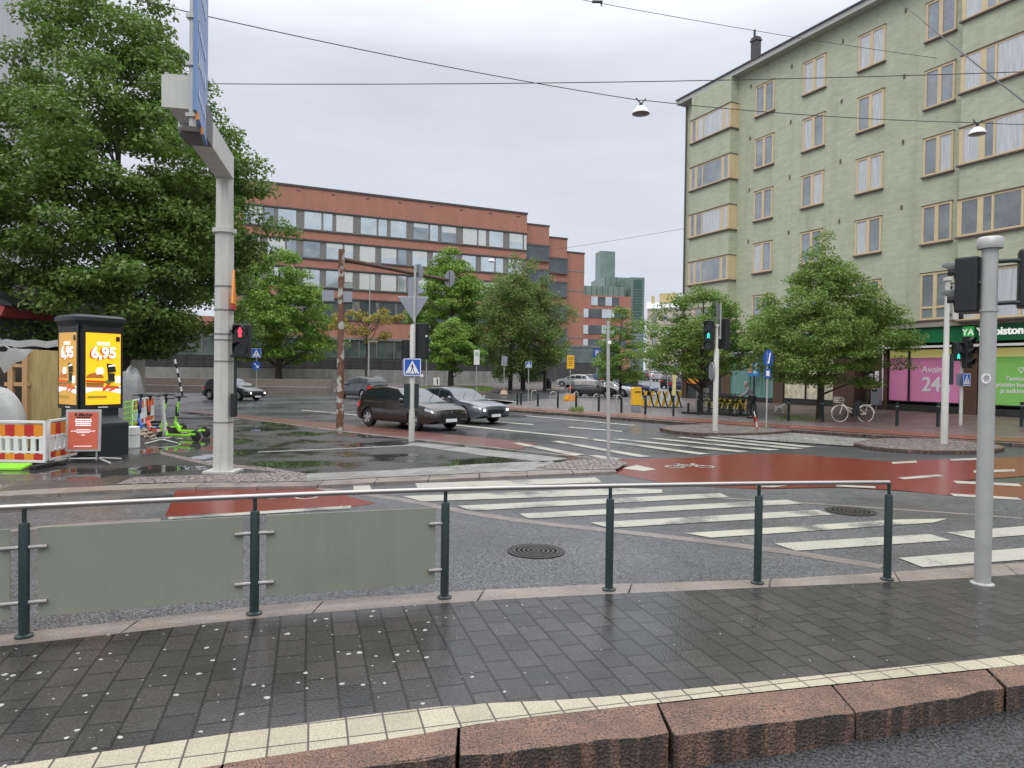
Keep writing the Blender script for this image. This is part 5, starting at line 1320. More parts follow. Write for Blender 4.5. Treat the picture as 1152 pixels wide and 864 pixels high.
# slim post (684)
p0 = G(684.5, 523, ZP); k = FPX/p0.y
t = thing('signpost', 'slim bare grey steel post standing on the cobbles at the red crossing', 'post', p0)
mb = MB(); mb.lathe([(.04, 0), (.04, 1.4), (.037, 162/k)], (0, 0, 0), 12); mb.lathe([(.045, 124/k), (.045, 125.5/k)], n=12); mb.lathe([(.06, 0), (.06, .02)], n=12); mb.build('post', M_pole, t, smooth=True); t.rotation_euler = (0, R(-1.0), 0)
mb = MB(); mb.lathe([(.05, 136/k), (.05, 139/k), (.02, 140/k)], (0.02, 0, 0), 10); mb.build_each('bracket', M_white, t)

# ================================================================== LEFT GANTRY POLE
p0 = G(251, 531, ZP); k = FPX/p0.y
t = thing('gantry_pole', 'thick pale grey gantry pole with box arm reaching towards the upper left', 'pole', p0)
ZT = (531-178)/k+.02
mb = MB(); mb.lathe([(.195, 0), (.19, 1.5), (.18, 4.6)], (0, 0, 0), 8); mb.lathe([(.17, 4.6), (.165, ZT-.02), (0, ZT)], (0, 0, 0), 8); mb.build('pole', M_poleW, t, smooth=True, angle=25)
mb = MB(); mb.lathe([(.235, 4.58), (.235, 4.66)], n=8)
mb.box(0, 0, .02, .6, .5, .04); mb.build_each('flange', M_poleW, t)
mb = MB()
for z in (.95, 2.12, 2.53, 2.64, 3.1, 3.55): mb.lathe([(.197, z), (.197, z+.025)], n=8)
mb.build_each('band', mat('steel band', (.25, .25, .24), .4, .7), t)
# box arm: from pole top towards the camera / left
A0 = Vector((0.03, -.12, ZT-.22)); A1 = P(199, 97, 10.05)-p0; A1.z = ZT-.22
ad = (A1-A0).normalized(); an_ = Vector((-ad.y, ad.x, 0))
def abox(mb, s0, s1, w0, w1, z0, z1, m=0):
    a, b = A0+ad*s0, A0+ad*s1; pts = [a+an_*w0, b+an_*w0, b+an_*w1, a+an_*w1]
    mb.prism([Vector((p.x, p.y, A0.z+z0)) for p in pts], (0, 0, z1-z0), m)
L_arm = (A1-A0).length
M_armd = mat('dark grey sleeve steel', (.13, .13, .13), .6, .2)  # darker grey than the arm, on every face of the sleeve
mb = MB(); abox(mb, -.1, L_arm-.75, -.16, .16, -.22, .22); abox(mb, L_arm-.75, L_arm, -.14, .14, -.16, .2); mb.build('arm', M_poleW, t, bevel=.01)
mb = MB(); abox(mb, L_arm-1.5, L_arm-.9, -.19, .19, -.26, .26); mb.build('arm_sleeve', M_armd, t)
mb = MB(); abox(mb, L_arm-.02, L_arm+.04, -.19, .19, -.2, .25); mb.build('end_plate', M_poleW, t)
# vertical tube carrying the blue sign
tb = A0+ad*(L_arm-.35)-an_*(-.0); tb = P(217, 60, 9.9)-p0
mb = MB(); mb.bar((tb.x, tb.y, A0.z-.5), (tb.x, tb.y, A0.z+2.6), .045, 12)
for z in (-.35, .35, 1.0): mb.box(tb.x, tb.y, A0.z+z, .14, .14, .05)
for z in (.3,): abox(mb, L_arm-.5, L_arm-.15, -.2, .2, z-.04, z+.04)
mb.build('sign_tube', M_pole, t, smooth=True)
# blue sign plate seen nearly edge on
s0 = P(221.5, 60, 9.75)-p0; s1 = P(234, 60, 11.3)-p0; z0, z1 = A0.z-.32, A0.z+2.6
sd = (s1-s0).normalized(); sn = Vector((-sd.y, sd.x, 0))
mb = MB(); mb.prism([(s0.x, s0.y, z0), (s1.x, s1.y, z0), (s1.x, s1.y, z1), (s0.x, s0.y, z1)], sn*.05); bs = mb.build('direction_sign', mat('bright sign blue', (.14, .24, .46), .45), t)
mb = MB()
for side in (-1, 1):
    o_ = sn*(.053 if side > 0 else -.006)
    for zz, h in ((.25, .12), (.7, .22), (1.15, .12), (1.75, .25), (2.2, .14)):
        for q in range(5): 
            a = s0+sd*(.2+q*.24)+o_; b = s0+sd*(.36+q*.24)+o_; mb.prism([(a.x, a.y, z0+zz), (b.x, b.y, z0+zz), (b.x, b.y, z0+zz+h), (a.x, a.y, z0+zz+h)], sn*.003*side)
mb.build('pale_lettering', mat('pale sign lettering', (.45, .55, .72), .4), bs)
mb = MB()
for q in (.1, .8): a = s0+sd*q; mb.bar((a.x, a.y, z0-.1), (a.x, a.y, z0), .02, 6)
mb.build_each('amber_cap', M_orange, bs)
# pedestrian signal on it with red man
SX = .33
signal_head(t, SX+.08, -.16, (531-402)/k, R(-88), 2, .30, ('red', 0), 'walking_signal')
mb = MB(); mb.box(.25, -.06, (531-400)/k, .2, .05, .04); mb.box(.25, -.06, (531-372)/k, .2, .05, .04); mb.bar((.26, -.1, (531-466)/k), (.26, -.1, (531-398)/k), .03, 8); mb.build_each('bracket', M_dkgreen, t)
mb = MB(); mb.box(.24, -.1, (531-455)/k, .09, .14, .45); mb.build('push_button_box', M_black, t, bevel=.015)
mb = MB(); mb.prism([(.30, -.42, (531-343)/k), (.20, -.0, (531-343)/k), (.24, -.2, (531-305)/k)], (.03, .01, 0)); wsg = mb.build('warning_sign', M_orange, t)
mb = MB(); mb.prism([(.30, -.42, (531-349)/k), (.20, .0, (531-349)/k), (.20, .0, (531-344)/k), (.30, -.42, (531-344)/k)], (.03, .01, 0)); mb.build_each('red_edge', M_red, wsg)

# ================================================================== RUSTY POLE WITH ARM
p0 = G(382.5, 484, ZP); k = FPX/p0.y
t = thing('sign_gantry', 'rusty peeling steel pole with a long brown arm carrying two round sign backs', 'sign gantry', p0)
H_ = (484-281)/k
mb = MB(); mb.lathe([(.13, 0), (.115, H_*.5), (.105, H_)], (0, 0, 0), 14); mb.build('pole', M_rust, t, smooth=True)
e1 = P(510, 316.5, p0.y+2.6)-p0; a0 = Vector((.08, .05, (484-292)/k))
mb = MB(); mb.bar(a0, e1, .075, 10, r2=.055); mb.build('arm', mat('brown rusty steel', (.10, .06, .045), .7, .3, var=.4), t, smooth=True)
for f in (.66, .965):
    c_ = a0.lerp(e1, f); mb = MB(); mb.prism([(c_.x+.2*math.cos(q), c_.y-.12-.15*math.cos(q), c_.z+.06+.3*math.sin(q)) for q in [i*math.pi/13 for i in range(26)]], (.01, .02, 0)); sg = mb.build('round_sign', M_signgrey, t)
    mb = MB(); mb.box(c_.x, c_.y-.115, c_.z+.06, .05, .02, .5); mb.build_each('bracket', M_dkgreen, sg)
mb = MB(); mb.box(-.42, -.05, (484-333)/k, .4, .03, .35); mb.box(.22, -.05, (484-334)/k, .3, .03, .35); mb.build_each('sign_back', M_signgrey, t)
mb = MB(); mb.box(-.1, 0, (484-325)/k, .95, .04, .04); mb.box(-.1, 0, (484-341)/k, .95, .04, .04); mb.build_each('bracket', M_dkgreen, t)

# ================================================================== ADVERTISING KIOSK
C0 = Vector((-9.33, 15.35, ZP)); t = thing('advertising_kiosk', 'dark three sided advertising kiosk with two lit orange burger screens', 'kiosk', C0)
W_ = .84; aR, aL = R(62), R(146)
dR = Vector((math.cos(aR), math.sin(aR), 0)); dL = Vector((math.cos(aL), math.sin(aL), 0)); nR = Vector((dR.y, -dR.x, 0)); nL = Vector((-dL.y, dL.x, 0))
vR, vL = dR*(W_+.18), dL*(W_+.18); cen = (vR+vL)/3
def tri(sc, z0, z1, rnd=.18):
    cs = [Vector((0, 0, 0)), vR, vL]; pts = []
    for i in range(3):
        c_ = cs[i]; a, b = cs[i-1], cs[(i+1) % 3]
        for q in (0, .25, .5, .75, 1): 
            p = (c_+(a-c_)*rnd*(1-q)**1.6*1.0+(b-c_)*rnd*q**1.6); pts.append(p)
    return [Vector((cen.x+(p.x-cen.x)*sc, cen.y+(p.y-cen.y)*sc, z0)) for p in pts]
M_kiosk = mat('charcoal kiosk metal', (.022, .027, .03), .4, .3, var=.1)
def triloft(levels, mt, name, **kw):
    mb = MB(); n = 15; vs = []
    for sc, z in levels: vs += tri(sc, z, z)
    fs = [(i*n+j, i*n+(j+1) % n, (i+1)*n+(j+1) % n, (i+1)*n+j) for i in range(len(levels)-1) for j in range(n)]+[tuple(range(n))[::-1], tuple(range((len(levels)-1)*n, len(levels)*n))]
    mb.add(vs, fs); return mb.build(name, mt, t, smooth=True, angle=30, **kw)
triloft([(1.0, .85), (1.0, 2.9)], M_kiosk, 'column')
triloft([(1.0, 2.82), (1.04, 2.87), (1.16, 2.95), (1.27, 3.0), (1.27, 3.08), (1.1, 3.13)], M_kiosk, 'canopy')
triloft([(1.0, .9), (1.06, .84), (1.33, .74), (1.36, .66)], M_kiosk, 'shoulder')
bs_ = triloft([(1.34, 0), (1.34, .66)], mat('dark ribbed base', (.018, .022, .022), .6, bump=.8, bscale=20, stretch=(6, 6, .05)), 'ribbed_base')
M_amber = mat('amber advert glow', (.95, .50, .01), .3, emit=.72)
M_amberD = mat('dim amber advert', (.62, .33, .05), .3, emit=.35)
M_adwhite = mat('advert white', (.95, .95, .95), .3, emit=.5); M_adred = mat('advert red', (.75, .05, .01), .3, emit=.35); M_adbrown = mat('advert bun', (.5, .16, .02), .3, emit=.3); M_addark = mat('advert dark', (.02, .02, .02), .4); M_adgreen = mat('advert lettuce', (.15, .22, .03), .4, emit=.15)
def screen(d, n, base, flipx, glow):
    mb = MB(); o_ = d*.09
    def q(u, v, off): p = o_+d*u*W_+n*off; return Vector((p.x, p.y, 1.16+v*1.58))
    def pl(pts, off, th=.002): return [q(u, v, off) for u, v in pts], n*th
    mb.prism(*pl([(-.04, -.06), (1.04, -.06), (1.04, 1.14), (-.04, 1.14)], .004, .012)); fr = mb.build('screen_frame', M_black, t)
    mb = MB(); mb.prism(*pl([(.03, 0), (.97, 0), (.97, 1), (.03, 1)], .017, .004)); sc = mb.build('screen', glow, t)
    def part(name, polys, m, off):
        mb = MB()
        for k_, pp in enumerate(polys): mb.prism(*pl([((1-u) if flipx else u, v) for u, v in pp], off+k_*.00025))
        return mb.build(name, m, sc)
    part('white_sweep', [[(.03, .17), (.3, .2), (.6, .19), (.97, .15), (.97, .26), (.6, .25), (.3, .26), (.03, .25)]], M_adwhite, .022)
    def dome(cx, cy, w, h, n_=10): return [(cx+w*math.cos(math.pi*i/n_), cy+h*math.sin(math.pi*i/n_)) for i in range(n_+1)]
    part('bun', [dome(.27, .37, .24, .075), [(.04, .245), (.5, .235), (.5, .285), (.04, .29)], dome(.72, .22, .25, .045)], M_adbrown, .025)
    part('tomato', [[(.03, .315), (.55, .30), (.55, .33), (.03, .345)], [(.45, .2), (.62, .3), (.7, .29), (.52, .19)], [(.62, .2), (.9, .26), (.92, .24), (.66, .18)]], M_adred, .03)
    part('lettuce', [[(.03, .29), (.5, .285), (.5, .3), (.03, .31)], [(.5, .32), (.75, .38), (.85, .33), (.6, .28)]], M_adgreen, .034)
    part('cup', [[(.6, .44), (.83, .46), (.8, .56), (.57, .58)], [(.62, .33), (.78, .33), (.8, .44), (.6, .44)]], M_addark, .037)
    part('box', [[(.3, .42), (.48, .43), (.47, .52), (.31, .51)], [(.28, .46), (.5, .46), (.5, .475), (.28, .475)], [(.8, .3), (.95, .3), (.95, .4), (.82, .4)], [(.62, .53), (.81, .54), (.81, .565), (.62, .55)]], M_adwhite, .041)
    part('small_print', [[(.07, .09), (.58, .09), (.58, .125), (.07, .125)]], mat('olive print', (.45, .3, .03), .4, emit=.2), .03)
    part('title_block', [[(.32+i*.05, .83), (.36+i*.05, .83), (.36+i*.05, .875), (.32+i*.05, .875)] for i in range(7)], M_adwhite, .03)
    part('corner_emblem', [[(.83, .89), (.94, .89), (.94, .96), (.83, .96)]], M_addark, .03)
    ang = math.atan2(d.y, d.x)
    if flipx: ang += math.pi
    for (mt_, of, dx, dz) in ((M_adred, .028, -.035, -.01), (M_adwhite, .034, 0, 0)):
        c_ = q(.5, .72+dz, of); c_ = c_+Vector((math.cos(ang)*dx, math.sin(ang)*dx, 0)); text('6,95', .33, mt_, sc, 'price', loc=c_, rot=(R(90), 0, ang), extrude=.001, bold=.014)
    mb = MB(); mb.prism(*pl([(.36, -.045), (.62, -.045), (.62, -.03), (.36, -.03)], .018)); mb.build('maker_strip', M_white, sc)
screen(dR, nR, C0, False, M_amber)
screen(dL, nL, C0, True, M_amberD)

# A-board in front
p0 = G(93, 521, ZP); t = thing('pavement_sign', 'salmon red poster in silver frame on splayed feet in front of the kiosk', 'sandwich board', p0, R(14))
def aboard(t, w, h, z0, face_m, lean=.06):
    mb = MB(); r = .018
    mb.prism([(-w/2, 0, z0), (w/2, 0, z0), (w/2, lean, z0+h), (-w/2, lean, z0+h)], (0, .03, 0)); fr = mb.build('poster_board', M_pole, t, bevel=.005)
    i = .05; mb = MB(); f = lambda x, z: (x, lean*(z-z0)/h-.006, z); mb.prism([f(-w/2+i, z0+i), f(w/2-i, z0+i), f(w/2-i, z0+h-i), f(-w/2+i, z0+h-i)], (0, .004, 0)); po = mb.build('poster', face_m, fr)
    mb = MB(); mb.bar((-w/2+.08, .03, .05), (-w/2+.08, .03, z0), .018); mb.bar((w/2-.08, .03, .05), (w/2-.08, .03, z0), .018); mb.bar((-w/2+.08, .03, .09), (w/2-.08, .03, .09), .02)
    for s in (-1, 1):
        x = s*(w/2-.02); mb.path([(x+s*.32, -.36, .025), (x, .0, .09), (x, .1, .09), (x+s*.3, .42, .025)], .022, 8)
    mb.build('foot_frame', M_pole, t, smooth=True, angle=60)
    return po
M_salmon = mat('salmon poster', (.62, .13, .075), .4)
po = aboard(t, .66, .86, .24, M_salmon)
text('K-Market', .085, M_addark, po, 'heading', loc=(0, .04, 1.0), rot=(R(90), 0, 0), bold=.002, extrude=.002)
mb = MB(); mb.box(0, .036, .945, .26, .004, .022); mb.build('dark_rule', M_addark, po)
mb = MB(); rr = random.Random(4)
for i, z in enumerate((.90, .86, .82, .78, .69, .66, .63, .58, .50, .35)):
    n_ = 7 if i < 4 else 9; w_ = (.3, .32, .28, .3, .26, .46, .24, .07, 0, .34)[i]
    for q in range(n_):
        if w_: mb.box(-w_/2+w_*(q+.5)/n_, -.012+.06*(z-.24)/.86, z, w_/n_*.8, .003, .024 if i < 4 else .014)
mb.build('white_print', M_adwhite, po)

# ================================================================== BARRIERS
def barrier(name, label, loc, rz, W=1.25, H=.92, group=None, flip=0):
    t = thing(name, label, 'barrier', loc, rz, group)
    mb = MB(); f = .05
    mb.box(0, 0, H-f/2, W, .05, f); mb.box(0, 0, .12, W, .05, f)
    for x in (-W/2+f/2, W/2-f/2): mb.box(x, 0, (H+.1)/2, f, .055, H-.1)
    mb.box(0, 0, H-.34, W, .045, .04); mb.box(0, 0, .3, W, .045, .035)
    for k in range(int(W/.17)): mb.box(-W/2+.14+k*.17, 0, H*.48, .095, .04, H*.38)
    mb.build('frame', M_whitepl, t, bevel=.006)
    mb = MB(); n = 6
    for k in range(n):
        a = -W/2+f+(W-2*f)*k/n; b = a+(W-2*f)/n
        mb.box((a+b)/2, -.0, H-.20, b-a, .036, .24, m=(k+flip) % 2); mb.box((a+b)/2, 0, .21, b-a, .036, .12, m=(k+flip+1) % 2)
    mb.build_each('striped_band', [M_red, M_orange], t)
    mb = MB()
    for x in (-W/2+.05, W/2-.05): mb.box(x, 0, .04, .14, .62, .08)
    mb.build_each('foot', M_rubber, t, bevel=.015)
    return t
BG = 'plastic barriers round the building site'
p0 = G(16, 525.5, ZP); barrier('roadworks_barrier', 'white plastic barrier with red and orange stripes, nearest at the left edge', (p0.x+.02, p0.y, ZP), R(-2), 1.25)
p0 = G(-45, 526, ZP); barrier('roadworks_barrier', 'white striped barrier cut by the left edge of the picture', (p0.x-.42, p0.y+.05, ZP), R(1), 1.25)
a = G(44, 525, ZP); b = a+Vector((-.12, 1.35, 0)); c = (a+b)/2; barrier('roadworks_barrier', 'striped barrier running back from the left corner beside the kiosk', (c.x+.08, c.y+.1, ZP), math.atan2(b.y-a.y, b.x-a.x), 1.25, flip=1)
a = G(149, 487, ZP); b = G(181, 474, ZP)
for i in range(2):
    f0, f1 = i*.36, i*.36+.34; p, q = Vector(a).lerp(b, f0), Vector(a).lerp(b, f1)
    barrier('roadworks_barrier', ['white barrier with brown orange stripes right of the kiosk, nearer of the two', 'second barrier behind the nearer one, beside the red scooter'][i], ((p.x+q.x)/2, (p.y+q.y)/2, ZP+.05), math.atan2(q.y-p.y, q.x-p.x), (q-p).length*.97, .95, flip=i)
p0 = G(150.5, 503, ZP); t = thing('barrier_post', 'short white round post at the foot of the barrier right of the kiosk', 'post', p0)
mb = MB(); mb.lathe([(.14, 0), (.14, .5), (.12, .52)], n=16); mb.build('post', M_whitepl, t, smooth=True); mb = MB(); mb.lathe([(.145, .3), (.145, .32)], n=16); mb.build_each('band', M_pole, t)
# lime green hose / base under first barrier
p0 = G(8, 528, ZP); t = thing('green_mat', 'lime green plastic board lying under the near barrier', 'board', (p0.x, p0.y-.05, ZP))
mb = MB()
for k in range(5): mb.box(-.1, -.08+k*.07, .03+k*.012, .95, .05, .05)
mb.build('slats', M_lime, t, bevel=.01)
# timber hoarding
hx = P(30, 430, 17.2); t = thing('hoarding', 'timber and plywood site hoarding behind the barriers left of the kiosk', 'hoarding', (hx.x, 17.2, ZP))
mb = MB(); mb.prism([(.05, 0, .3), (1.1, .35, .3), (1.1, .35, 2.35), (.05, 0, 2.4)], (0, .05, 0))
mb.build('plywood', M_ply, t)
mb = MB()
for x in (-.35, .0): mb.box(x, -.03, 1.2, .12, .1, 2.4)
mb.box(-.6, -.02, 2.0, 1.2, .08, .08); mb.box(-.2, -.02, 1.55, .6, .08, .09)
mb.build('timber_frame', M_wood, t)
mb = MB(); mb.box(-1.4, .35, 1.2, 3.0, .05, 2.3); mb.build('dark_inside', mat('dark brown board', (.05, .035, .025), .8), t)
mb = MB(); mb.grid(lambda u, v: (-1.9+u*3.0, -.05+.25*u+.05*math.sin(u*20), 2.62-v*.16+.02*math.sin(u*31)), 30, 2); mb.build('plastic_edge', M_tarp, t, nofix=True)
# plastic sheets
def sheet(name, label, loc, w, d, h, seed, mt=M_tarp):
    rr = random.Random(seed); mb = MB(); ph = [rr.uniform(0, 6) for _ in range(6)]
    def fn(u, v):
        a = 2*math.pi*u; e_ = v; r = math.sqrt(max(0, 1-e_**3.2))*1.0
        k = 1+.07*math.sin(a*3+ph[0])+.04*math.sin(a*7+ph[1]+e_*3)
        return (math.cos(a)*w/2*r*k, math.sin(a)*d/2*r*k, h*e_*(1+.07*(1-r)*math.sin(a*2+ph[2]))*(1-.10*r*math.sin(a*5+ph[3])*e_))
    mb.grid(fn, 40, 14); o = mb.build(name, mt, None, smooth=True, angle=70); o.location = loc
    tag(o, label, 'plastic sheet'); return o
p_ = P(8, 470, 15.6); sheet('plastic_sheet', 'draped translucent plastic sheet heap behind the nearest barrier', (p_.x-.62, 15.9, ZP), 1.6, .7, 1.50, 3)
p_ = P(150, 470, 24.5); sheet('plastic_sheet', 'pale plastic covered heap between the kiosk and the scooters', (p_.x-.1, 24.5, ZP), 1.0, 1.0, 1.95, 5, mat('dull grey plastic sheet', (.2, .205, .2), .3, var=.2, vscale=3, bump=.8, bscale=5))
mb = MB(); q0 = P(-10, 398, 15.4); q1 = P(24, 392, 16.2)
def fn(u, v): 
    p = Vector(q0).lerp(q1, u); return (p.x+.1*v, p.y+v*.25, p.z+.02-(.08+.34*(1-u))*v+.03*math.sin(u*11+v*4))
mb.grid(fn, 20, 8)
o = mb.build('plastic_sheet', M_tarp, None, smooth=True, nofix=True, angle=70); tag(o, 'torn plastic sheet hanging from the top of the timber hoarding', 'plastic sheet')
p_ = P(139, 470, 19.0); t = thing('mesh_fence', 'lime green and red mesh fence strip just right of the kiosk', 'fence', (p_.x-.05, 19.0, ZP))
mb = MB(); mb.box(-.02, -.5, .5, .12, .06, .95); mb.build('red_post', M_red, t)
mb = MB()
for i in range(5): mb.bar((.1+i*.07, 0, .1), (.1+i*.07, 0, 1.1), .012, 5)
for i in range(7): mb.bar((.05, 0, .15+i*.15), (.42, 0, .22+i*.15), .012, 5)
mb.build('green_mesh', M_lime, t)
gr = mat('gravel', (.28, .24, .2), .9, var=.5, vscale=14, bump=1, bscale=20)
mb = MB(); p_ = G(172, 490, ZP)
rr = random.Random(2)
for i in range(170):
    x, y = rr.gauss(0, .45), rr.gauss(0, .6); s_ = rr.uniform(.03, .08); mb.lathe([(0, -s_*.4), (s_*.8, -s_*.2), (s_, .1*s_), (s_*.5, s_*.6), (0, s_*.7)], (p_.x+x, p_.y+y, ZP+s_*.3+.25*math.exp(-(x*x+y*y)*3)*rr.random()), 5)
tag(mb.build('gravel_heap', gr, None), 'heap of pale gravel under the scooters beside the barriers', 'gravel', kind='stuff')

# ================================================================== SCOOTERS
def scooter(label, loc, rz, body_m, lean=0):
    t = thing('electric_scooter', label, 'scooter', loc, rz, 'rental scooters beside the site barriers'); t.rotation_euler = (lean, 0, rz)
    mb = MB(); mb.box(0.05, 0, .16, .72, .16, .07); mb.box(-.36, 0, .19, .2, .1, .06); mb.prism([(.38, -.04, .13), (.38, -.04, .22), (.52, -.04, .42), (.58, -.04, .40), (.46, -.04, .16)], (0, .08, 0)); mb.build('deck', body_m, t, bevel=.015)
    mb = MB(); mb.box(.03, 0, .2, .6, .13, .012); mb.build('grip_mat', M_black, t)
    mb = MB(); mb.bar((.56, 0, .36), (.44, 0, 1.02), .032, 10); mb.bar((.56, 0, .14), (.54, 0, .44), .028, 8); st = mb.build('stem', body_m, t, smooth=True)
    mb = MB(); mb.bar((.44, 0, 1.0), (.42, 0, 1.14), .028, 8); mb.path([(.38, -.28, 1.14), (.42, -.12, 1.15), (.42, .12, 1.15), (.38, .28, 1.14)], .017, 8); mb.box(.45, 0, 1.14, .08, .1, .07); mb.build('handlebar', M_black, t)
    mb = MB(); mb.box(.50, 0, .72, .05, .1, .28); mb.build('battery', M_black, t, bevel=.01)
    for x in (.57, -.46):
        mb = MB(); mb.lathe([(.09, -.035), (.125, -.03), (.125, .03), (.09, .035)], (x, 0, .125), 20, axis='y'); w = mb.build('wheel', M_rubber, t, smooth=True)
        mb = MB(); mb.lathe([(0, -.02), (.09, -.02), (.09, .02), (0, .02)], (x, 0, .125), 12, axis='y'); mb.build('hub', M_black, w)
    mb = MB(); mb.path([(-.32, 0, .24), (-.46, 0, .29), (-.58, 0, .22)], .03, 6); mb.build('mudguard', M_black, t)
    return t
M_sred = mat('coral red scooter paint', (.75, .10, .06), .35); M_sblue = mat('blue scooter paint', (.04, .12, .55), .4)
def gz(px, py): p = G(px, py, ZP); return (p.x, p.y, ZP)
scooter('lime green scooter standing nearest to the silver advert stand', gz(203, 496), R(172), M_lime)
scooter('rightmost lime green scooter, furthest from the barriers', gz(216, 491), R(168), M_lime)
scooter('lime green scooter in the middle behind the nearest one', gz(196, 486), R(150), M_lime)
scooter('coral red scooter leaning between the blue and the green ones', gz(179, 490), R(150), M_sred)
scooter('blue scooter nearest to the striped barriers', gz(168, 487), R(150), M_sblue)
p0 = gz(186, 497.5); t = thing('pavement_sign', 'silver poster stand seen edge-on beside the green scooters', 'sandwich board', p0, R(110))
aboard(t, .62, .95, .25, M_whitepl)

# ================================================================== SMALL SIGNS in the distance
def signpost(name, label, cat, px, py, top, z=0.0, rad=.03, leanx=0, m=M_pole):
    p0 = G(px, py, z); k = FPX/p0.y; H = (py-top)/k; t = thing(name, label, cat, p0)
    mb = MB(); mb.bar((0, 0, 0), (leanx, 0, H), rad, 8); mb.build('post', m, t, smooth=True)
    mb = MB(); mb.box(0, 0, .02, .14, .14, .04); mb.build('base', M_dkgreen, t); return t, k, H
def far_signpost(name, label, cat, px, Y, top, rad=.035, z0=None):
    z0 = rise(Y)+.1 if z0 is None else z0; p0 = Vector((XA(px, Y), Y, z0)); k = FPX/Y
    H = P(px, top, Y).z-z0; t = thing(name, label, cat, p0)
    mb = MB(); mb.bar((0, 0, 0), (0, 0, H), rad, 8); mb.build('post', M_pole, t, smooth=True); return t, k, H
t, k, H = far_signpost('traffic_sign', 'blue crossing sign above a round blue arrow sign by the black hatchback', 'traffic sign', 288.5, 58, 392)
crossing_sign(t, 0, -.06, H-.38, .78, CF)
mb = MB(); mb.lathe([(0, 0), (.35, 0), (.35, .02), (0, .02)], (0, -.08, H-1.38), 24, axis='y'); rs = mb.build('arrow_sign', M_blue, t)
mb = MB(); y = -.085; mb.prism([(-.2, y, H-1.22), (-.15, y, H-1.17), (.12, y, H-1.45), (.07, y, H-1.5)], (0, -.004, 0)); mb.prism([(.2, y-.005, H-1.6), (.2, y-.005, H-1.36), (-.04, y-.005, H-1.6)], (0, -.004, 0)); mb.build('white_arrow', M_white, rs)
t, k, H = far_signpost('traffic_sign', 'small distant crossing sign on a post by the side street zebra', 'traffic sign', 594.5, 48, 407, z0=.1); crossing_sign(t, 0, -.06, H-.2, .42, CF)
t, k, H = far_signpost('traffic_sign', 'grey tilted sign back on a post standing in a pale concrete foot', 'traffic sign', 567, 62, 401)
mb = MB(); mb.prism([(-.28, -.05, H-.78), (.22, -.05, H-.86), (.3, -.05, H+.0), (-.2, -.05, H+.06)], (0, .03, 0)); mb.build('sign_plate', M_signgrey, t)
mb = MB(); mb.prism([(-.35, -.3, 0), (.35, -.3, 0), (.22, -.2, .35), (-.2, -.2, .35)], (0, .5, 0)); mb.build('concrete_foot', mat('pale concrete foot', (.5, .38, .28), .8), t)
t, k, H = far_signpost('traffic_sign', 'narrow white sign with pale disc on a post left of the tilted sign', 'traffic sign', 536, 60, 394)
mb = MB(); mb.box(0, -.04, H-.6, .48, .03, 1.25); sp_ = mb.build('sign_plate', M_whitepl, t); mb = MB(); mb.lathe([(0, 0), (.18, 0), (.18, .01)], (0, -.07, H-.3), 18, axis='y'); mb.build('disc', mat('pale green disc', (.35, .5, .35), .5), sp_)
t, k, H = far_signpost('traffic_sign', 'edge-on pale triangular sign on a thin post left of the small round tree', 'traffic sign', 479.5, 55, 392)
mb = MB(); mb.prism([(-.2, -.1, H-.05), (.2, .1, H), (.0, 0, H-.75)], (.02, -.03, 0)); mb.build('sign_plate', M_signgrey, t)
t, k, H = far_signpost('bollard_light', 'low post with round white head on the far kerb beside the pole', 'bollard', 474.5, 58, 423); mb = MB(); mb.lathe([(0, -.12), (.14, -.08), (.14, .08), (0, .12)], (0, 0, H), 12); mb.build('head', M_white, t)
t = thing('information_board', 'small pale notice board on the grass strip under the round tree', 'sign', Vector((XA(491, 63), 63, .15))); mb = MB(); mb.box(0, 0, 1.0, .55, .06, .7); mb.build('board', M_whitepl, t); mb = MB(); mb.box(.08, -.035, 1.0, .1, .01, .5); mb.box(-.15, 0, .35, .06, .06, .7); mb.box(.15, 0, .35, .06, .06, .7); mb.build('post', M_black, t)
t, k, H = far_signpost('street_lamp', 'grey street lamp with flat arm before the brick office ground floor', 'street lamp', 414.5, 63, 384, rad=.07); mb = MB(); mb.box(.35, 0, H, .9, .2, .08); mb.build('lamp_arm', M_pole, t)
t, k, H = far_signpost('street_lamp', 'tall slim pale mast rising out of the yellowing tree', 'mast', 415, 74, 309, rad=.05); mb = MB(); mb.box(0, 0, H, .3, .06, .06); mb.build('crossarm', M_pole, t)
# yellow roadworks signs
t, k, H = far_signpost('roadworks_sign', 'yellow temporary sign on a post in an orange foot beside the black car', 'traffic sign', 641.5, 50, 400, z0=.12)
mb = MB(); mb.box(0, -.04, H-.45, .5, .03, .92); yp = mb.build('sign_plate', M_yellow, t)
mb = MB()
for i, z in enumerate((.15, .25, .42, .55, .68)): mb.box(0, -.06, H-z, .36 if i < 2 else .28, .005, .035)
mb.build('black_print', M_black, yp)
mb = MB(); mb.prism([(-.45, -.3, 0), (.5, -.3, 0), (.3, -.25, .42), (-.25, -.25, .42)], (0, .5, 0)); mb.box(-.3, -.31, .2, .3, .02, .25, m=1); mb.build('orange_foot', [M_orange, M_yellow], t)
t, k, H = far_signpost('roadworks_sign', 'small distant yellow sign on a pale foot before the brick wing', 'traffic sign', 624, 72, 404); mb = MB(); mb.box(0, -.04, H-.2, .5, .03, .42); mb.build('sign_plate', M_yellow, t); mb = MB(); mb.box(0, 0, .12, .6, .5, .24); mb.build_each('foot', MC['pale concrete foot'], t, bevel=.05)
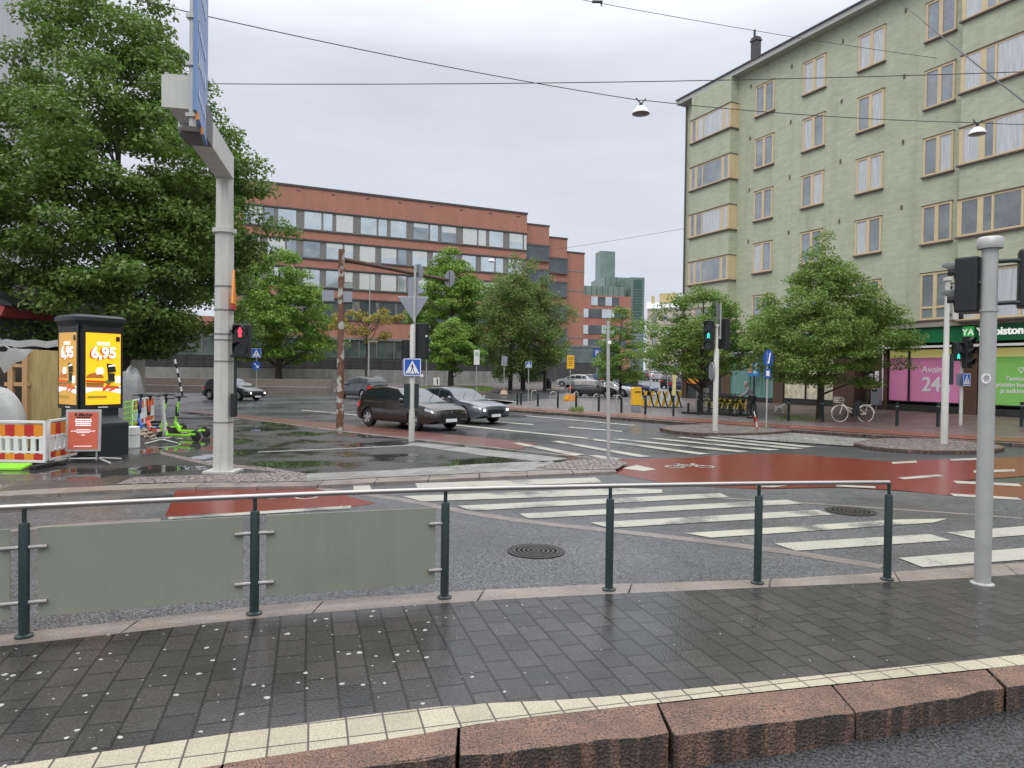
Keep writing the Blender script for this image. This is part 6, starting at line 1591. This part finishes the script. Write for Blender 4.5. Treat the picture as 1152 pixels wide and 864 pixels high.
mb = MB(); q = Vector((XA(617.5, 75), 75, rise(75)+.1)); o = thing('litter_bin', 'small black litter bin against the brick wing wall', 'bin', q); mb.lathe([(.28, 0), (.3, 1.0), (.22, 1.1), (0, 1.12)], n=14); mb.build('body', M_black, o); mb = MB(); mb.lathe([(.31, .85), (.31, .9)], n=14); mb.build_each('band', M_signgrey, o)
# parking signs
t, k, H = far_signpost('parking_sign', 'blue parking signs half hidden in the narrow street tree', 'traffic sign', 671.5, 62, 392)
for z, s_ in ((H-.4, .75), (H-2.4, .5)):
    mb = MB(); mb.box(-.05, -.05, z, s_*.8, .03, s_); pp = mb.build('sign_plate', M_blue, t)
    text('P', s_*.8, M_white, pp, 'letter', loc=(-.05, -.075, z), bold=.01)
# blue signs at 862
p0 = G(862, 481, .12); k = FPX/p0.y; t = thing('traffic_sign', 'oval blue sign over a small blue plate on a thin post near the shop poster', 'traffic sign', p0)
mb = MB(); mb.bar((0, 0, 0), (0, 0, 86/k), .03, 8); mb.build('post', M_pole, t)
mb = MB(); pts = [(.11*math.cos(a), -.05-.18*math.cos(a), 78/k+.32*math.sin(a)) for a in [i*math.pi/10 for i in range(20)]]; mb.prism(pts, (.02, .012, 0)); rs = mb.build('round_sign', M_blue, t)
mb = MB(); mb.prism([(-.03, -.10, 78/k-.2), (.01, -.16, 78/k-.2), (.05, -.2, 78/k+.2), (.03, -.12, 78/k+.2)], (-.0, -.01, 0)); mb.build('white_stripe', M_white, rs)
mb = MB(); mb.box(0, -.05, 61/k, .26, .02, .34, rz=.3); pl_ = mb.build('sign_plate', M_blue, t); mb = MB(); mb.box(0, -.065, 61/k, .14, .008, .2, rz=.3); mb.build('pale_symbol', M_white, pl_)

# ================================================================== BOLLARDS, RACKS on the right pavement
def bollard_at(px, py, label, src=None, h=.92):
    p = G(px, py, .12)
    if src: return dup(src, (p.x, p.y, pz(p.x, p.y)), 0, label)
    t = thing('bollard', label, 'bollard', (p.x, p.y, pz(p.x, p.y)), 0, 'dark bollards along the right kerb')
    mb = MB(); mb.lathe([(.06, 0), (.055, h-.06), (.062, h-.05), (.062, h-.01), (.0, h)], n=14); mb.build('post', M_dkgreen, t, smooth=True)
    mb = MB(); mb.lathe([(.064, h-.16), (.064, h-.13)], n=14); mb.build('reflective_band', M_signgrey, t)
    return t
b0 = bollard_at(582, 455, 'leftmost dark bollard at the side street corner')
for x, y, lb in ((586, 455.5, 'bollard close beside the leftmost one at the corner'), (605, 457, 'dark bollard next to the small crossing sign post'), (627.5, 458.5, 'dark bollard left of the orange sign foot'), (648, 460.5, 'dark bollard with green weeds at its foot'), (673.5, 462.5, 'dark bollard just left of the slim bare post'), (699, 464, 'dark bollard left of the orange yellow box'), (726, 466, 'dark bollard right of the orange yellow box'), (785, 467, 'dark bollard beside the small white poster stand'), (887, 473, 'dark bollard between the pavement board and the linden tree'), (925, 474.5, 'dark bollard touching the linden trunk'), (1009, 480, 'dark bollard in front of the pink pharmacy window'), (1055, 482, 'dark bollard between pink and green pharmacy windows'), (1149, 486, 'dark bollard at the right edge of the picture')):
    bollard_at(x, y, lb, b0)
def rack_at(px, py, label, src=None):
    p = G(px, py, .12)
    if src: return dup(src, (p.x, p.y, pz(p.x, p.y)), R(25), label)
    t = thing('bicycle_rack', label, 'bicycle rack', (p.x, p.y, pz(p.x, p.y)), R(25), 'steel hoop bicycle racks between the bollards')
    mb = MB(); pts = [(-.2, 0, 0), (-.2, 0, .68)]+[(-.2*math.cos(a), 0, .68+.16*math.sin(a)) for a in [math.pi*i/8 for i in range(1, 8)]]+[(.2, 0, .68), (.2, 0, 0)]
    mb.path(pts, .024, 8); mb.build('hoop', M_pole, t, smooth=True, angle=80)
    mb = MB()
    for x in (-.2, .2): mb.lathe([(.05, 0), (.05, .015)], (x, 0, 0), 10)
    mb.build_each('foot', M_pole, t); return t
r0 = rack_at(601, 454.5, 'steel hoop rack beside the small crossing sign post')
for x, y, lb in ((622.5, 456.5, 'steel hoop rack left of the orange sign foot'), (647, 459.5, 'steel hoop rack in front of the orange sign foot'), (671, 461, 'steel hoop rack in front of the black and white car'), (697, 463, 'steel hoop rack left of the orange yellow box')):
    rack_at(x, y, lb, r0)
p0 = G(715.5, 463, .12); k = FPX/p0.y; t = thing('post_box', 'orange yellow post box with grey foot on the right pavement', 'post box', (p0.x, p0.y, .12), R(8))
mb = MB(); mb.box(0, 0, .16, .40, .34, .32); mb.build_each('foot', M_signgrey, t)
mb = MB(); mb.prism([(-.23, 0, .33), (.23, 0, .33), (.23, 0, 1.18), (.17, 0, 1.26), (-.17, 0, 1.26), (-.23, 0, 1.18)], (0, .4, 0)); bx_ = mb.build('box', M_yellow, t, bevel=.02)
for o_ in (bx_,): o_.location = (0, -.2, 0)
mb = MB(); mb.box(0, -.01, 1.02, .3, .03, .05); mb.build('slot', M_black, bx_)
mb = MB(); mb.box(-.08, .15, 1.32, .08, .08, .12); mb.box(.06, .15, 1.32, .08, .08, .12); mb.build_each('top_fitting', M_black, t)
# yellow and black striped folding barrier
p0 = G(745, 459, .12); k = FPX/p0.y; t = thing('folding_barrier', 'yellow and black zigzag bicycle dock barrier right of the orange yellow box', 'barrier', (p0.x, p0.y, .13), R(-6))
W_2 = 1.95
for i in range(6):
    x = -W_2/2+W_2*i/5-.25; mb = MB(); mb.prism([(x, 0, .08), (x+.16, 0, .08), (x+.38, 0, .95), (x+.22, 0, .95)], (0, .05, 0)); mb.build('yellow_slat', M_yellow, t)
    mb = MB(); mb.prism([(x+.30, -.06, .08), (x+.38, -.06, .08), (x+.12, -.06, .95), (x+.04, -.06, .95)], (0, .05, 0)); mb.build('black_slat', M_black, t)
mb = MB(); mb.box(0, .03, .04, W_2+.4, .12, .06); mb.build('base_bar', M_black, t)
# cream sign column at 757
p0 = G(757.5, 468, .12); k = FPX/p0.y; t = thing('sign_column', 'dark post with tall narrow cream yellow plate beside the building corner', 'post', (p0.x, p0.y, pz(p0.x, p0.y)))
mb = MB(); mb.bar((0, 0, 0), (0, 0, 44/k*1.0), .05, 8); mb.build('post', M_black, t); mb = MB(); mb.box(0, -.06, 35/k, .16, .04, 23/k); mb.build('plate', mat('cream plate', (.6, .5, .22), .5), t)
for px_, Y_, top_, lb in ((731.5, 62, 403, 'thin dark post with small round top beside the side street'), (751, 58, 408, 'thin dark post left of the brown corner pillar')):
    t, k, H = far_signpost('thin_post', lb, 'post', px_, Y_, top_, z0=.12); mb = MB(); mb.lathe([(0, 0), (.13, 0), (.13, .02)], (0, -.04, H), 12, axis='y'); mb.build('disc', M_signgrey, t)

# ================================================================== BICYCLES
def bicycle(label, loc, rz, fm, tm, basket=True, src=None, group=None, step=True, rimm=None):
    t = thing('bicycle', label, 'bicycle', loc, rz, group); r = .34
    for x in (-.53, .53):
        mb = MB()
        pts = [(x+r*math.cos(a), 0, r+r*math.sin(a)) for a in [2*math.pi*i/24 for i in range(25)]]; mb.path(pts, .019, 6); w = mb.build('wheel', tm, t, smooth=True)
        mb = MB()
        for i in range(10): a = math.pi*i/5; mb.bar((x, 0, r), (x+(r-.01)*math.cos(a), 0, r+(r-.01)*math.sin(a)), .003, 3)
        mb.lathe([(.03, -.04), (.03, .04)], (x, 0, r), 8, axis='y'); mb.build('spokes', M_pole, w)
    mb = MB(); f = .02
    mb.bar((.53, 0, r), (.40, 0, .78), f); mb.bar((.40, 0, .74), (.0, 0, .32), f); mb.bar((.39, 0, .86), (.38, 0, 1.0), f); mb.bar((0, 0, .3), (-.16, 0, .82), f)
    mb.bar((.36, 0, .66), (-.08, 0, .5), f); mb.bar((-.53, 0, r), (0, 0, .3), f*.8); mb.bar((-.53, 0, r), (-.13, 0, .66), f*.8); mb.build('frame', fm, t, smooth=True, angle=60)
    mb = MB(); mb.path([(.28, -.28, 1.05), (.40, -.2, 1.03), (.40, .2, 1.03), (.28, .28, 1.05)], .014, 6); mb.bar((.40, 0, .8), (.39, 0, 1.04), .016); mb.build('handlebar', M_black, t, smooth=True)
    mb = MB(); mb.box(-.2, 0, .88, .26, .14, .05); mb.bar((-.16, 0, .8), (-.17, 0, .88), .014); mb.build('saddle', M_black, t, bevel=.02)
    mb = MB(); mb.lathe([(.08, -.06), (.08, -.05)], (0, 0, .3), 12, axis='y'); mb.bar((0, -.06, .3), (.1, -.08, .18), .012); mb.bar((0, .06, .3), (-.1, .08, .42), .012); mb.build('crank', M_black, t)
    for x, a0_, a1_ in ((-.53, 20, 180), (.53, 10, 130)):
        mb = MB(); mb.path([(x+(r+.03)*math.cos(R(q)), 0, r+(r+.03)*math.sin(R(q))) for q in range(a0_, a1_, 12)], .02, 5); mb.build('mudguard', fm if step else M_black, t)
    if basket:
        mb = MB()
        for z in (.8, .88, .96, 1.03): mb.path([(.48, -.15, z), (.74, -.16, z), (.74, .16, z), (.48, .15, z), (.48, -.15, z)], .008, 4)
        for i in range(7):
            q = -.15+.05*i; mb.bar((.74, q, .8), (.74, q, 1.03), .006, 4); mb.bar((.48+.04*i, -.155, .8), (.48+.04*i, -.155, 1.03), .006, 4)
        mb.box(.61, 0, .8, .26, .3, .01); mb.build('basket', fm if step else M_black, t)
        mb = MB(); mb.box(-.6, 0, .72, .36, .12, .02); mb.bar((-.6, 0, .72), (-.53, 0, r), .01); mb.build('carrier', fm if step else M_black, t)
    return t
M_creamb = mat('cream bicycle paint', (.7, .66, .55), .35); M_yb = mat('city bike yellow', (.75, .55, .03), .4)
p0 = G(959, 475.5, .12); bicycle('cream white bicycle with front basket parked near the linden tree', (p0.x, p0.y, pz(p0.x, p0.y)), R(178), M_creamb, mat('pale tyre', (.5, .5, .47), .6))
p_ = G(958, 475.5, .12); 
o = thing('shopping_bag', 'black pannier bag hanging on the cream white bicycle', 'bag', (p_.x+.12, p_.y-.14, .12)); mb = MB(); mb.prism([(-.16, 0, .32), (.18, 0, .3), (.14, 0, .86), (-.06, 0, .88)], (0, .12, 0)); mb.build('body', M_black, o, bevel=.03); mb = MB(); mb.path([(-.04, .06, .86), (.03, .06, .96), (.1, .06, .86)], .01, 5); mb.build('handle', M_black, o)
cb = None
names = ['leftmost yellow city bike in the docked row', 'second yellow city bike from the left in the docked row', 'third yellow city bike from the left in the docked row', 'fourth yellow city bike from the left in the docked row', 'fifth yellow city bike from the left in the docked row', 'sixth yellow city bike from the left in the docked row', 'rightmost yellow city bike, beside the standing person']
for i, lb in enumerate(names):
    p0 = G(806+i*6.0, 466+.5*i, .12); p0.x += 0; z = pz(p0.x, p0.y+1.2)
    if cb is None: cb = bicycle(lb, (p0.x, p0.y+.6, z), R(-146), M_yb, M_tyre, step=False, group='yellow city bikes in a docked row')
    else: dup(cb, (p0.x, p0.y+.6, z), R(-146+(i % 3)*5), lb)
t = thing('bicycle_dock', 'low black docking rail holding the yellow city bikes', 'bicycle dock', (p0.x-1.0, p0.y+1.3, pz(p0.x-1, p0.y+1.3)), R(-30)); mb = MB(); mb.box(0, 0, .05, 3.6, .3, .1); mb.build('rail', M_black, t)
for i in range(7):
    mb = MB(); mb.box(-1.5+i*.5, 0, .3, .08, .14, .5); mb.build('dock_post', M_black, t)
# dock poster stand
def board(name, label, px, py, w, h, m, rz=0, lean=.2, z=.12, printm=None):
    p0 = G(px, py, z); t = thing(name, label, 'pavement sign', (p0.x, p0.y, pz(p0.x, p0.y) if p0.x > 5 else z), rz)
    mb = MB(); mb.prism([(-w/2, 0, .05), (w/2, 0, .05), (w*.45, lean, h), (-w*.45, lean, h)], (0, .03, 0)); b_ = mb.build('front_panel', m, t)
    mb = MB(); mb.prism([(-w/2, 2*lean+.1, .05), (w/2, 2*lean+.1, .05), (w*.45, lean+.04, h), (-w*.45, lean+.04, h)], (0, .03, 0)); mb.build('rear_panel', m, t)
    mb = MB(); rr = random.Random(px)
    for i in range(7):
        zz = .2+i*(h-.3)/7; mb.box(rr.uniform(-.04, .04), lean*(zz-.05)/(h-.05)-.008, zz, w*.55*rr.uniform(.5, 1), .006, .03)
    mb.build('print', printm or mat('grey print', (.2, .2, .2), .6), b_); return t
board('pavement_board', 'white poster board left of the yellow city bikes', 791, 463, .72, 1.25, M_whitepl, R(6), .05)
board('pavement_board', 'pale green A-shaped pavement board in front of the poster clad shop window', 896, 457.5, .65, 1.2, mat('pale green board', (.42, .52, .42), .6), R(-15))
board('pavement_board', 'small white board behind the linden trunk', 927, 456.5, .35, 1.1, M_whitepl, R(0), .05)
# wall litter bin by pharmacy
up = Vector((F0.x, F0.y, 0))+FD*FU(991)-FN*.3; t = thing('litter_bin', 'grey metal litter bin on the brown pillar beside the pink window', 'bin', (up.x, up.y, pz(up.x, up.y)), gb.rotation_euler.z)
mb = MB(); mb.box(0, 0, .62, .42, .3, .82); mb.box(0, 0, .1, .08, .08, .2); mb.build('body', M_signgrey, t, bevel=.03); mb = MB(); mb.box(0, -.152, .93, .26, .01, .1); mb.build('slot', M_black, t)
# hanging poster in the turquoise window
up = F0+FD*FU(853)-FN*.35; t = thing('poster_stand', 'blue poster with orange and white figure before the turquoise shop window', 'poster', (up.x, up.y, pz(up.x, up.y)), gb.rotation_euler.z)
mb = MB(); mb.box(0, 0, 2.05, .85, .06, 1.0); pb = mb.build('poster', mat('poster blue', (.03, .22, .5), .4), t)
mb = MB(); mb.box(0, -.034, 2.6, .95, .04, .12); mb.prism([(-.38, -.034, 1.75), (-.15, -.034, 1.75), (-.2, -.034, 2.25), (-.4, -.034, 2.3)], (0, -.004, 0), 1); mb.prism([(0, -.034, 1.7), (.26, -.034, 1.7), (.3, -.034, 2.3), (.12, -.034, 2.4)], (0, -.004, 0), 0); mb.build('print', [mat('pale blue print', (.5, .65, .75), .5), M_orange], pb)
mb = MB(); mb.box(0, .02, .8, .08, .06, 1.6); mb.build('post', M_black, t)

# ================================================================== PEOPLE AND DOG
M_skin = mat('skin', (.5, .3, .22), .55); M_hair = mat('grey hair', (.3, .28, .26), .8); M_jacket = mat('grey jacket', (.22, .22, .23), .8, var=.2); M_trou = mat('dark trousers', (.02, .02, .024), .8); M_redj = mat('dark red jacket', (.2, .03, .02), .8, var=.2); M_brownt = mat('brown trousers', (.09, .065, .04), .8)
def person(label, loc, rz, jacket, trousers, hairm, pose='stand', cap=None):
    t = thing('person', label, 'person', loc, rz)
    if pose == 'stand':
        J = dict(pel=(0, 0, .93), che=(.02, 0, 1.25), nek=(.02, 0, 1.46), hed=(.04, 0, 1.60), top=(.04, 0, 1.70), hl=(0, .1, .90), kl=(.03, .11, .5), al=(0, .11, .08), tl=(.13, .12, .04), hr=(0, -.1, .90), kr=(-.02, -.11, .5), ar=(-.1, -.11, .08), tr=(.04, -.12, .04), sl=(.0, .19, 1.38), el=(-.02, .25, 1.10), wl=(.12, .24, .90), fl=(.17, .23, .83), sr=(.0, -.19, 1.38), er=(.02, -.25, 1.1), wr=(.2, -.2, 1.02), fr=(.27, -.17, 1.03))
    else:
        J = dict(pel=(-.05, 0, .93), che=(.10, 0, 1.22), nek=(.18, 0, 1.41), hed=(.26, 0, 1.52), top=(.28, 0, 1.62), hl=(-.04, .1, .90), kl=(.08, .11, .5), al=(-.02, .11, .08), tl=(.11, .12, .04), hr=(-.05, -.1, .90), kr=(-.1, -.11, .5), ar=(-.25, -.11, .1), tr=(-.13, -.12, .04), sl=(.13, .19, 1.34), el=(.26, .24, 1.1), wl=(.45, .2, 1.02), fl=(.52, .18, 1.0), sr=(.13, -.19, 1.34), er=(.25, -.24, 1.08), wr=(.45, -.18, 1.0), fr=(.52, -.15, .98))
    rad = dict(pel=.145, che=.15, nek=.055, hed=.088, top=.07, hl=.09, kl=.06, al=.042, tl=.035, hr=.09, kr=.06, ar=.042, tr=.035, sl=.06, el=.042, wl=.03, fl=.028, sr=.06, er=.042, wr=.03, fr=.028)
    E = [('pel', 'che'), ('che', 'nek'), ('nek', 'hed'), ('hed', 'top'), ('pel', 'hl'), ('hl', 'kl'), ('kl', 'al'), ('al', 'tl'), ('pel', 'hr'), ('hr', 'kr'), ('kr', 'ar'), ('ar', 'tr'), ('che', 'sl'), ('sl', 'el'), ('el', 'wl'), ('wl', 'fl'), ('che', 'sr'), ('sr', 'er'), ('er', 'wr'), ('wr', 'fr')]
    ks = list(J); 
    def skinned(name, keys, edges, radf, root, mt, extra=0):
        me = bpy.data.meshes.new(name); kk = [k_ for k_ in ks if k_ in keys]; me.from_pydata([J[k_] for k_ in kk], [(kk.index(a), kk.index(b)) for a, b in edges], []); me.materials.append(mt)
        o = bpy.data.objects.new(name, me); COL.objects.link(o); o.parent = t; md = o.modifiers.new('skin', 'SKIN'); md.use_smooth_shade = True
        for i, k_ in enumerate(kk):
            v = me.skin_vertices[0].data[i]; v.radius = (rad[k_]+extra, (rad[k_]+extra)*(.85 if k_ in ('pel', 'che') else 1)); v.use_root = (k_ == root)
        sb = o.modifiers.new('subsurf', 'SUBSURF'); sb.levels = 2; sb.render_levels = 2; return o
    skinned('body', ks, E, rad, 'pel', M_skin)
    skinned('jacket', {'pel', 'che', 'sl', 'el', 'wl', 'sr', 'er', 'wr', 'nek'} - {'nek'}, [e_ for e_ in E if all(q in {'pel', 'che', 'sl', 'el', 'wl', 'sr', 'er', 'wr'} for q in e_)], rad, 'pel', jacket, .022)
    tk = {'pel', 'hl', 'kl', 'al', 'hr', 'kr', 'ar'}; skinned('trousers', tk, [e_ for e_ in E if all(q in tk for q in e_)], rad, 'pel', trousers, .014)
    for q, s in (('al', 'tl'), ('ar', 'tr')):
        a, b = Vector(J[q]), Vector(J[s]); mb = MB(); c_ = (a+b)/2; mb.box(c_.x+.02, c_.y, .045, .27, .095, .09); mb.build('shoe', M_black, t, bevel=.03)
    h = Vector(J['hed']); mb = MB(); mb.lathe([(0, .13), (.06, .12), (.105, .06), (.11, 0), (.1, -.06), (.07, -.08)], (h.x-.02, h.y, h.z+.03), 14); mb.build('hair', hairm, t, smooth=True)
    mb = MB(); mb.lathe([(0, -.012), (.014, 0), (0, .02)], (h.x+.1, h.y, h.z-.01), 8, axis='x')
    for s in (-1, 1): mb.lathe([(0, -.008), (.01, 0), (0, .008)], (h.x+.088, h.y+s*.032, h.z+.02), 6, axis='x'); mb.lathe([(0, -.01), (.024, 0), (0, .01)], (h.x-.005, h.y+s*.098, h.z), 8, axis='y')
    mb.build('face', M_skin, t)
    return t
p0 = G(847, 470.5, .12); person('person with grey hair in a grey jacket bending over the rightmost city bike', (p0.x, p0.y+.25, pz(p0.x, p0.y+.25)+.0), R(160), M_jacket, M_trou, M_hair, 'lean')
up = F0+FD*FU(980)-FN*.02; person('person in a dark red jacket and brown trousers in the pharmacy doorway', (up.x, up.y, pz(up.x, up.y)+.0), R(-60), M_redj, M_brownt, M_hair)
# white dog
p0 = P(876, 458, 34.5); z = pz(p0.x, 34.5)
t = thing('dog', 'small white dog standing on the pavement left of the green board', 'dog', (p0.x, 34.5, z), R(0))
dj = dict(h=(-.12, 0, .30), m=(.02, 0, .31), s=(.16, 0, .33), n=(.23, 0, .42), d=(.28, 0, .46), z=(.37, 0, .43), t1=(-.2, 0, .42), t2=(-.26, 0, .56),
          fk=(.17, .05, .17), fp=(.17, .05, .02), gk=(.20, -.05, .17), gp=(.22, -.05, .02), bk=(-.1, .05, .2), bh=(-.19, .05, .13), bp=(-.16, .05, .02), ck=(-.12, -.05, .2), ch=(-.22, -.05, .13), cp=(-.2, -.05, .02))
dr_ = dict(h=.075, m=.075, s=.085, n=.055, d=.06, z=.025, t1=.02, t2=.018, fk=.025, fp=.02, gk=.025, gp=.02, bk=.035, bh=.02, bp=.02, ck=.035, ch=.02, cp=.02)
de = [('h', 'm'), ('m', 's'), ('s', 'n'), ('n', 'd'), ('d', 'z'), ('h', 't1'), ('t1', 't2'), ('s', 'fk'), ('fk', 'fp'), ('s', 'gk'), ('gk', 'gp'), ('h', 'bk'), ('bk', 'bh'), ('bh', 'bp'), ('h', 'ck'), ('ck', 'ch'), ('ch', 'cp')]
kk = list(dj); me = bpy.data.meshes.new('body'); me.from_pydata([dj[q] for q in kk], [(kk.index(a), kk.index(b)) for a, b in de], []); me.materials.append(mat('white fur', (.75, .73, .7), .9))
o = bpy.data.objects.new('body', me); COL.objects.link(o); o.parent = t; o.modifiers.new('skin', 'SKIN').use_smooth_shade = True
for i, q in enumerate(kk): me.skin_vertices[0].data[i].radius = (dr_[q], dr_[q]); me.skin_vertices[0].data[i].use_root = (q == 'm')
sb = o.modifiers.new('subsurf', 'SUBSURF'); sb.levels = 1; sb.render_levels = 2
mb = MB()
for s in (-1, 1): mb.prism([(.25, s*.04, .50), (.30, s*.045, .50), (.26, s*.05, .56)], (0, s*.012, 0))
mb.build_each('ear', mat('white fur', (.75, .73, .7), .9), t); mb = MB(); mb.lathe([(0, 0), (.012, .008), (0, .02)], (.385, 0, .44), 6, axis='x'); mb.build('nose', M_black, t)
# striped leaning post left background, and red/white marker
p0 = Vector((XA(203, 50), 50, .1)); t = thing('marker_post', 'leaning black and white striped post before the stone steps', 'post', p0)
for i in range(8):
    mb = MB(); mb.bar((-.25+.0-i*.07+.4, 0, i*.32), (-.25-.07*(i+1)+.4, 0, (i+1)*.32), .07, 8); mb.build('stripe', M_white if i % 2 else M_black, t)
p0 = G(853, 484, .1); t = thing('marker_post', 'thin leaning red and white rod by the island near the standing person', 'post', (p0.x, p0.y, .02))
for i in range(4):
    mb = MB(); mb.bar((-.04*i, 0, i*.19), (-.04*(i+1), 0, (i+1)*.19), .018, 6); mb.build('stripe', M_red if i % 2 == 0 else M_white, t)
p0 = G(850, 476, .12); t = thing('bollard', 'leaning dark bollard with red band beside the standing person', 'bollard', (p0.x, p0.y, .12)); mb = MB(); mb.bar((0, 0, 0), (-.1, 0, .75), .055, 10); mb.build('post', M_dkgreen, t); mb = MB(); mb.bar((0.0, -.0, .05), (-.03, 0, .26), .058, 10); mb.build('red_band', M_red, t)

# ================================================================== OVERHEAD WIRES AND HANGING LAMPS
def wire(label, a, b, r=.012, sag=.3, group=None):
    a, b = Vector(a), Vector(b); mb = MB(); n = 24
    mb.path([a.lerp(b, i/n)-Vector((0, 0, sag*4*(i/n)*(1-i/n))) for i in range(n+1)], r, 6); o = mb.build('overhead_wire', M_wire, None, smooth=True); tag(o, label, 'wire')
def hanging_lamp(label, px, py, Y, s=1.0):
    c = P(px, py, Y); t = thing('hanging_street_lamp', label, 'street lamp', c)
    mb = MB(); mb.lathe([(.03, .22), (.1, .2), (.2, .12), (.27, .0), (.275, -.03), (.26, -.03), (.2, .08), (.0, .12)], n=22); mb.build('shade', M_whitepl, t, smooth=True)
    mb = MB(); mb.lathe([(0, -.06), (.15, -.05), (.235, -.02), (.24, 0)], n=20); mb.build('glass_bowl', mat('smoky lamp glass', (.16, .15, .17), .2), t, smooth=True)
    mb = MB(); mb.bar((0, 0, .2), (0, 0, .3), .05); mb.bar((0, 0, .28), (-.16, 0, .46), .02); mb.bar((0, 0, .28), (.15, 0, .44), .02); mb.build('hanger', M_dkgreen, t)
D1 = 22
wire('long grey wire sloping from the top left down to the first hanging lamp', P(120, -8, 17), P(721, 113, D1), .012, .15)
wire('wire between the two hanging street lamps', P(721, 112.5, D1), P(1099, 138, D1+2), .012, .12)
wire('short wire running right from the second hanging lamp', P(1099, 138, D1+2), P(1200, 141, D1+3), .012, .02)
hanging_lamp('white hanging street lamp against the sky left of the green building', 721, 127, D1)
hanging_lamp('white hanging street lamp in front of the upper bay window', 1099.5, 150, D1+2)
wire('nearly horizontal wire crossing the whole picture behind the gantry sign', P(150, 93.5, 16), P(1200, 79, 15), .009, .12)
wire('faint wire from the top centre to the green facade', P(640, -3, 24), F0+FD*FU(1045)+Vector((0, 0, 16.6)), .010, .1)
wire('thick dark wire slanting down across the top right corner', F0+FD*FU(1000)+Vector((0, 0, 20.2)), P(1200, 152, 12), .017, .05)
c = P(672, 2, 24); t = thing('cable_fitting', 'small dark fitting on the faint wire at the top edge', 'fitting', c); mb = MB(); mb.box(0, 0, 0, .35, .08, .06); mb.bar((.1, 0, 0), (.15, 0, -.15), .02); mb.build('clamp', M_wire, t)
hanging_lamp('small distant white hanging lamp in front of the brick office block', 553, 294, 50)
wire('thin distant wire holding the small lamp over the avenue', P(553, 290, 50), F0+Vector((0, 0, 12)), .01, .1); wire('thin distant wire from the small lamp to the brick block', P(553, 290, 50), P(420, 240, 88), .01, .1)
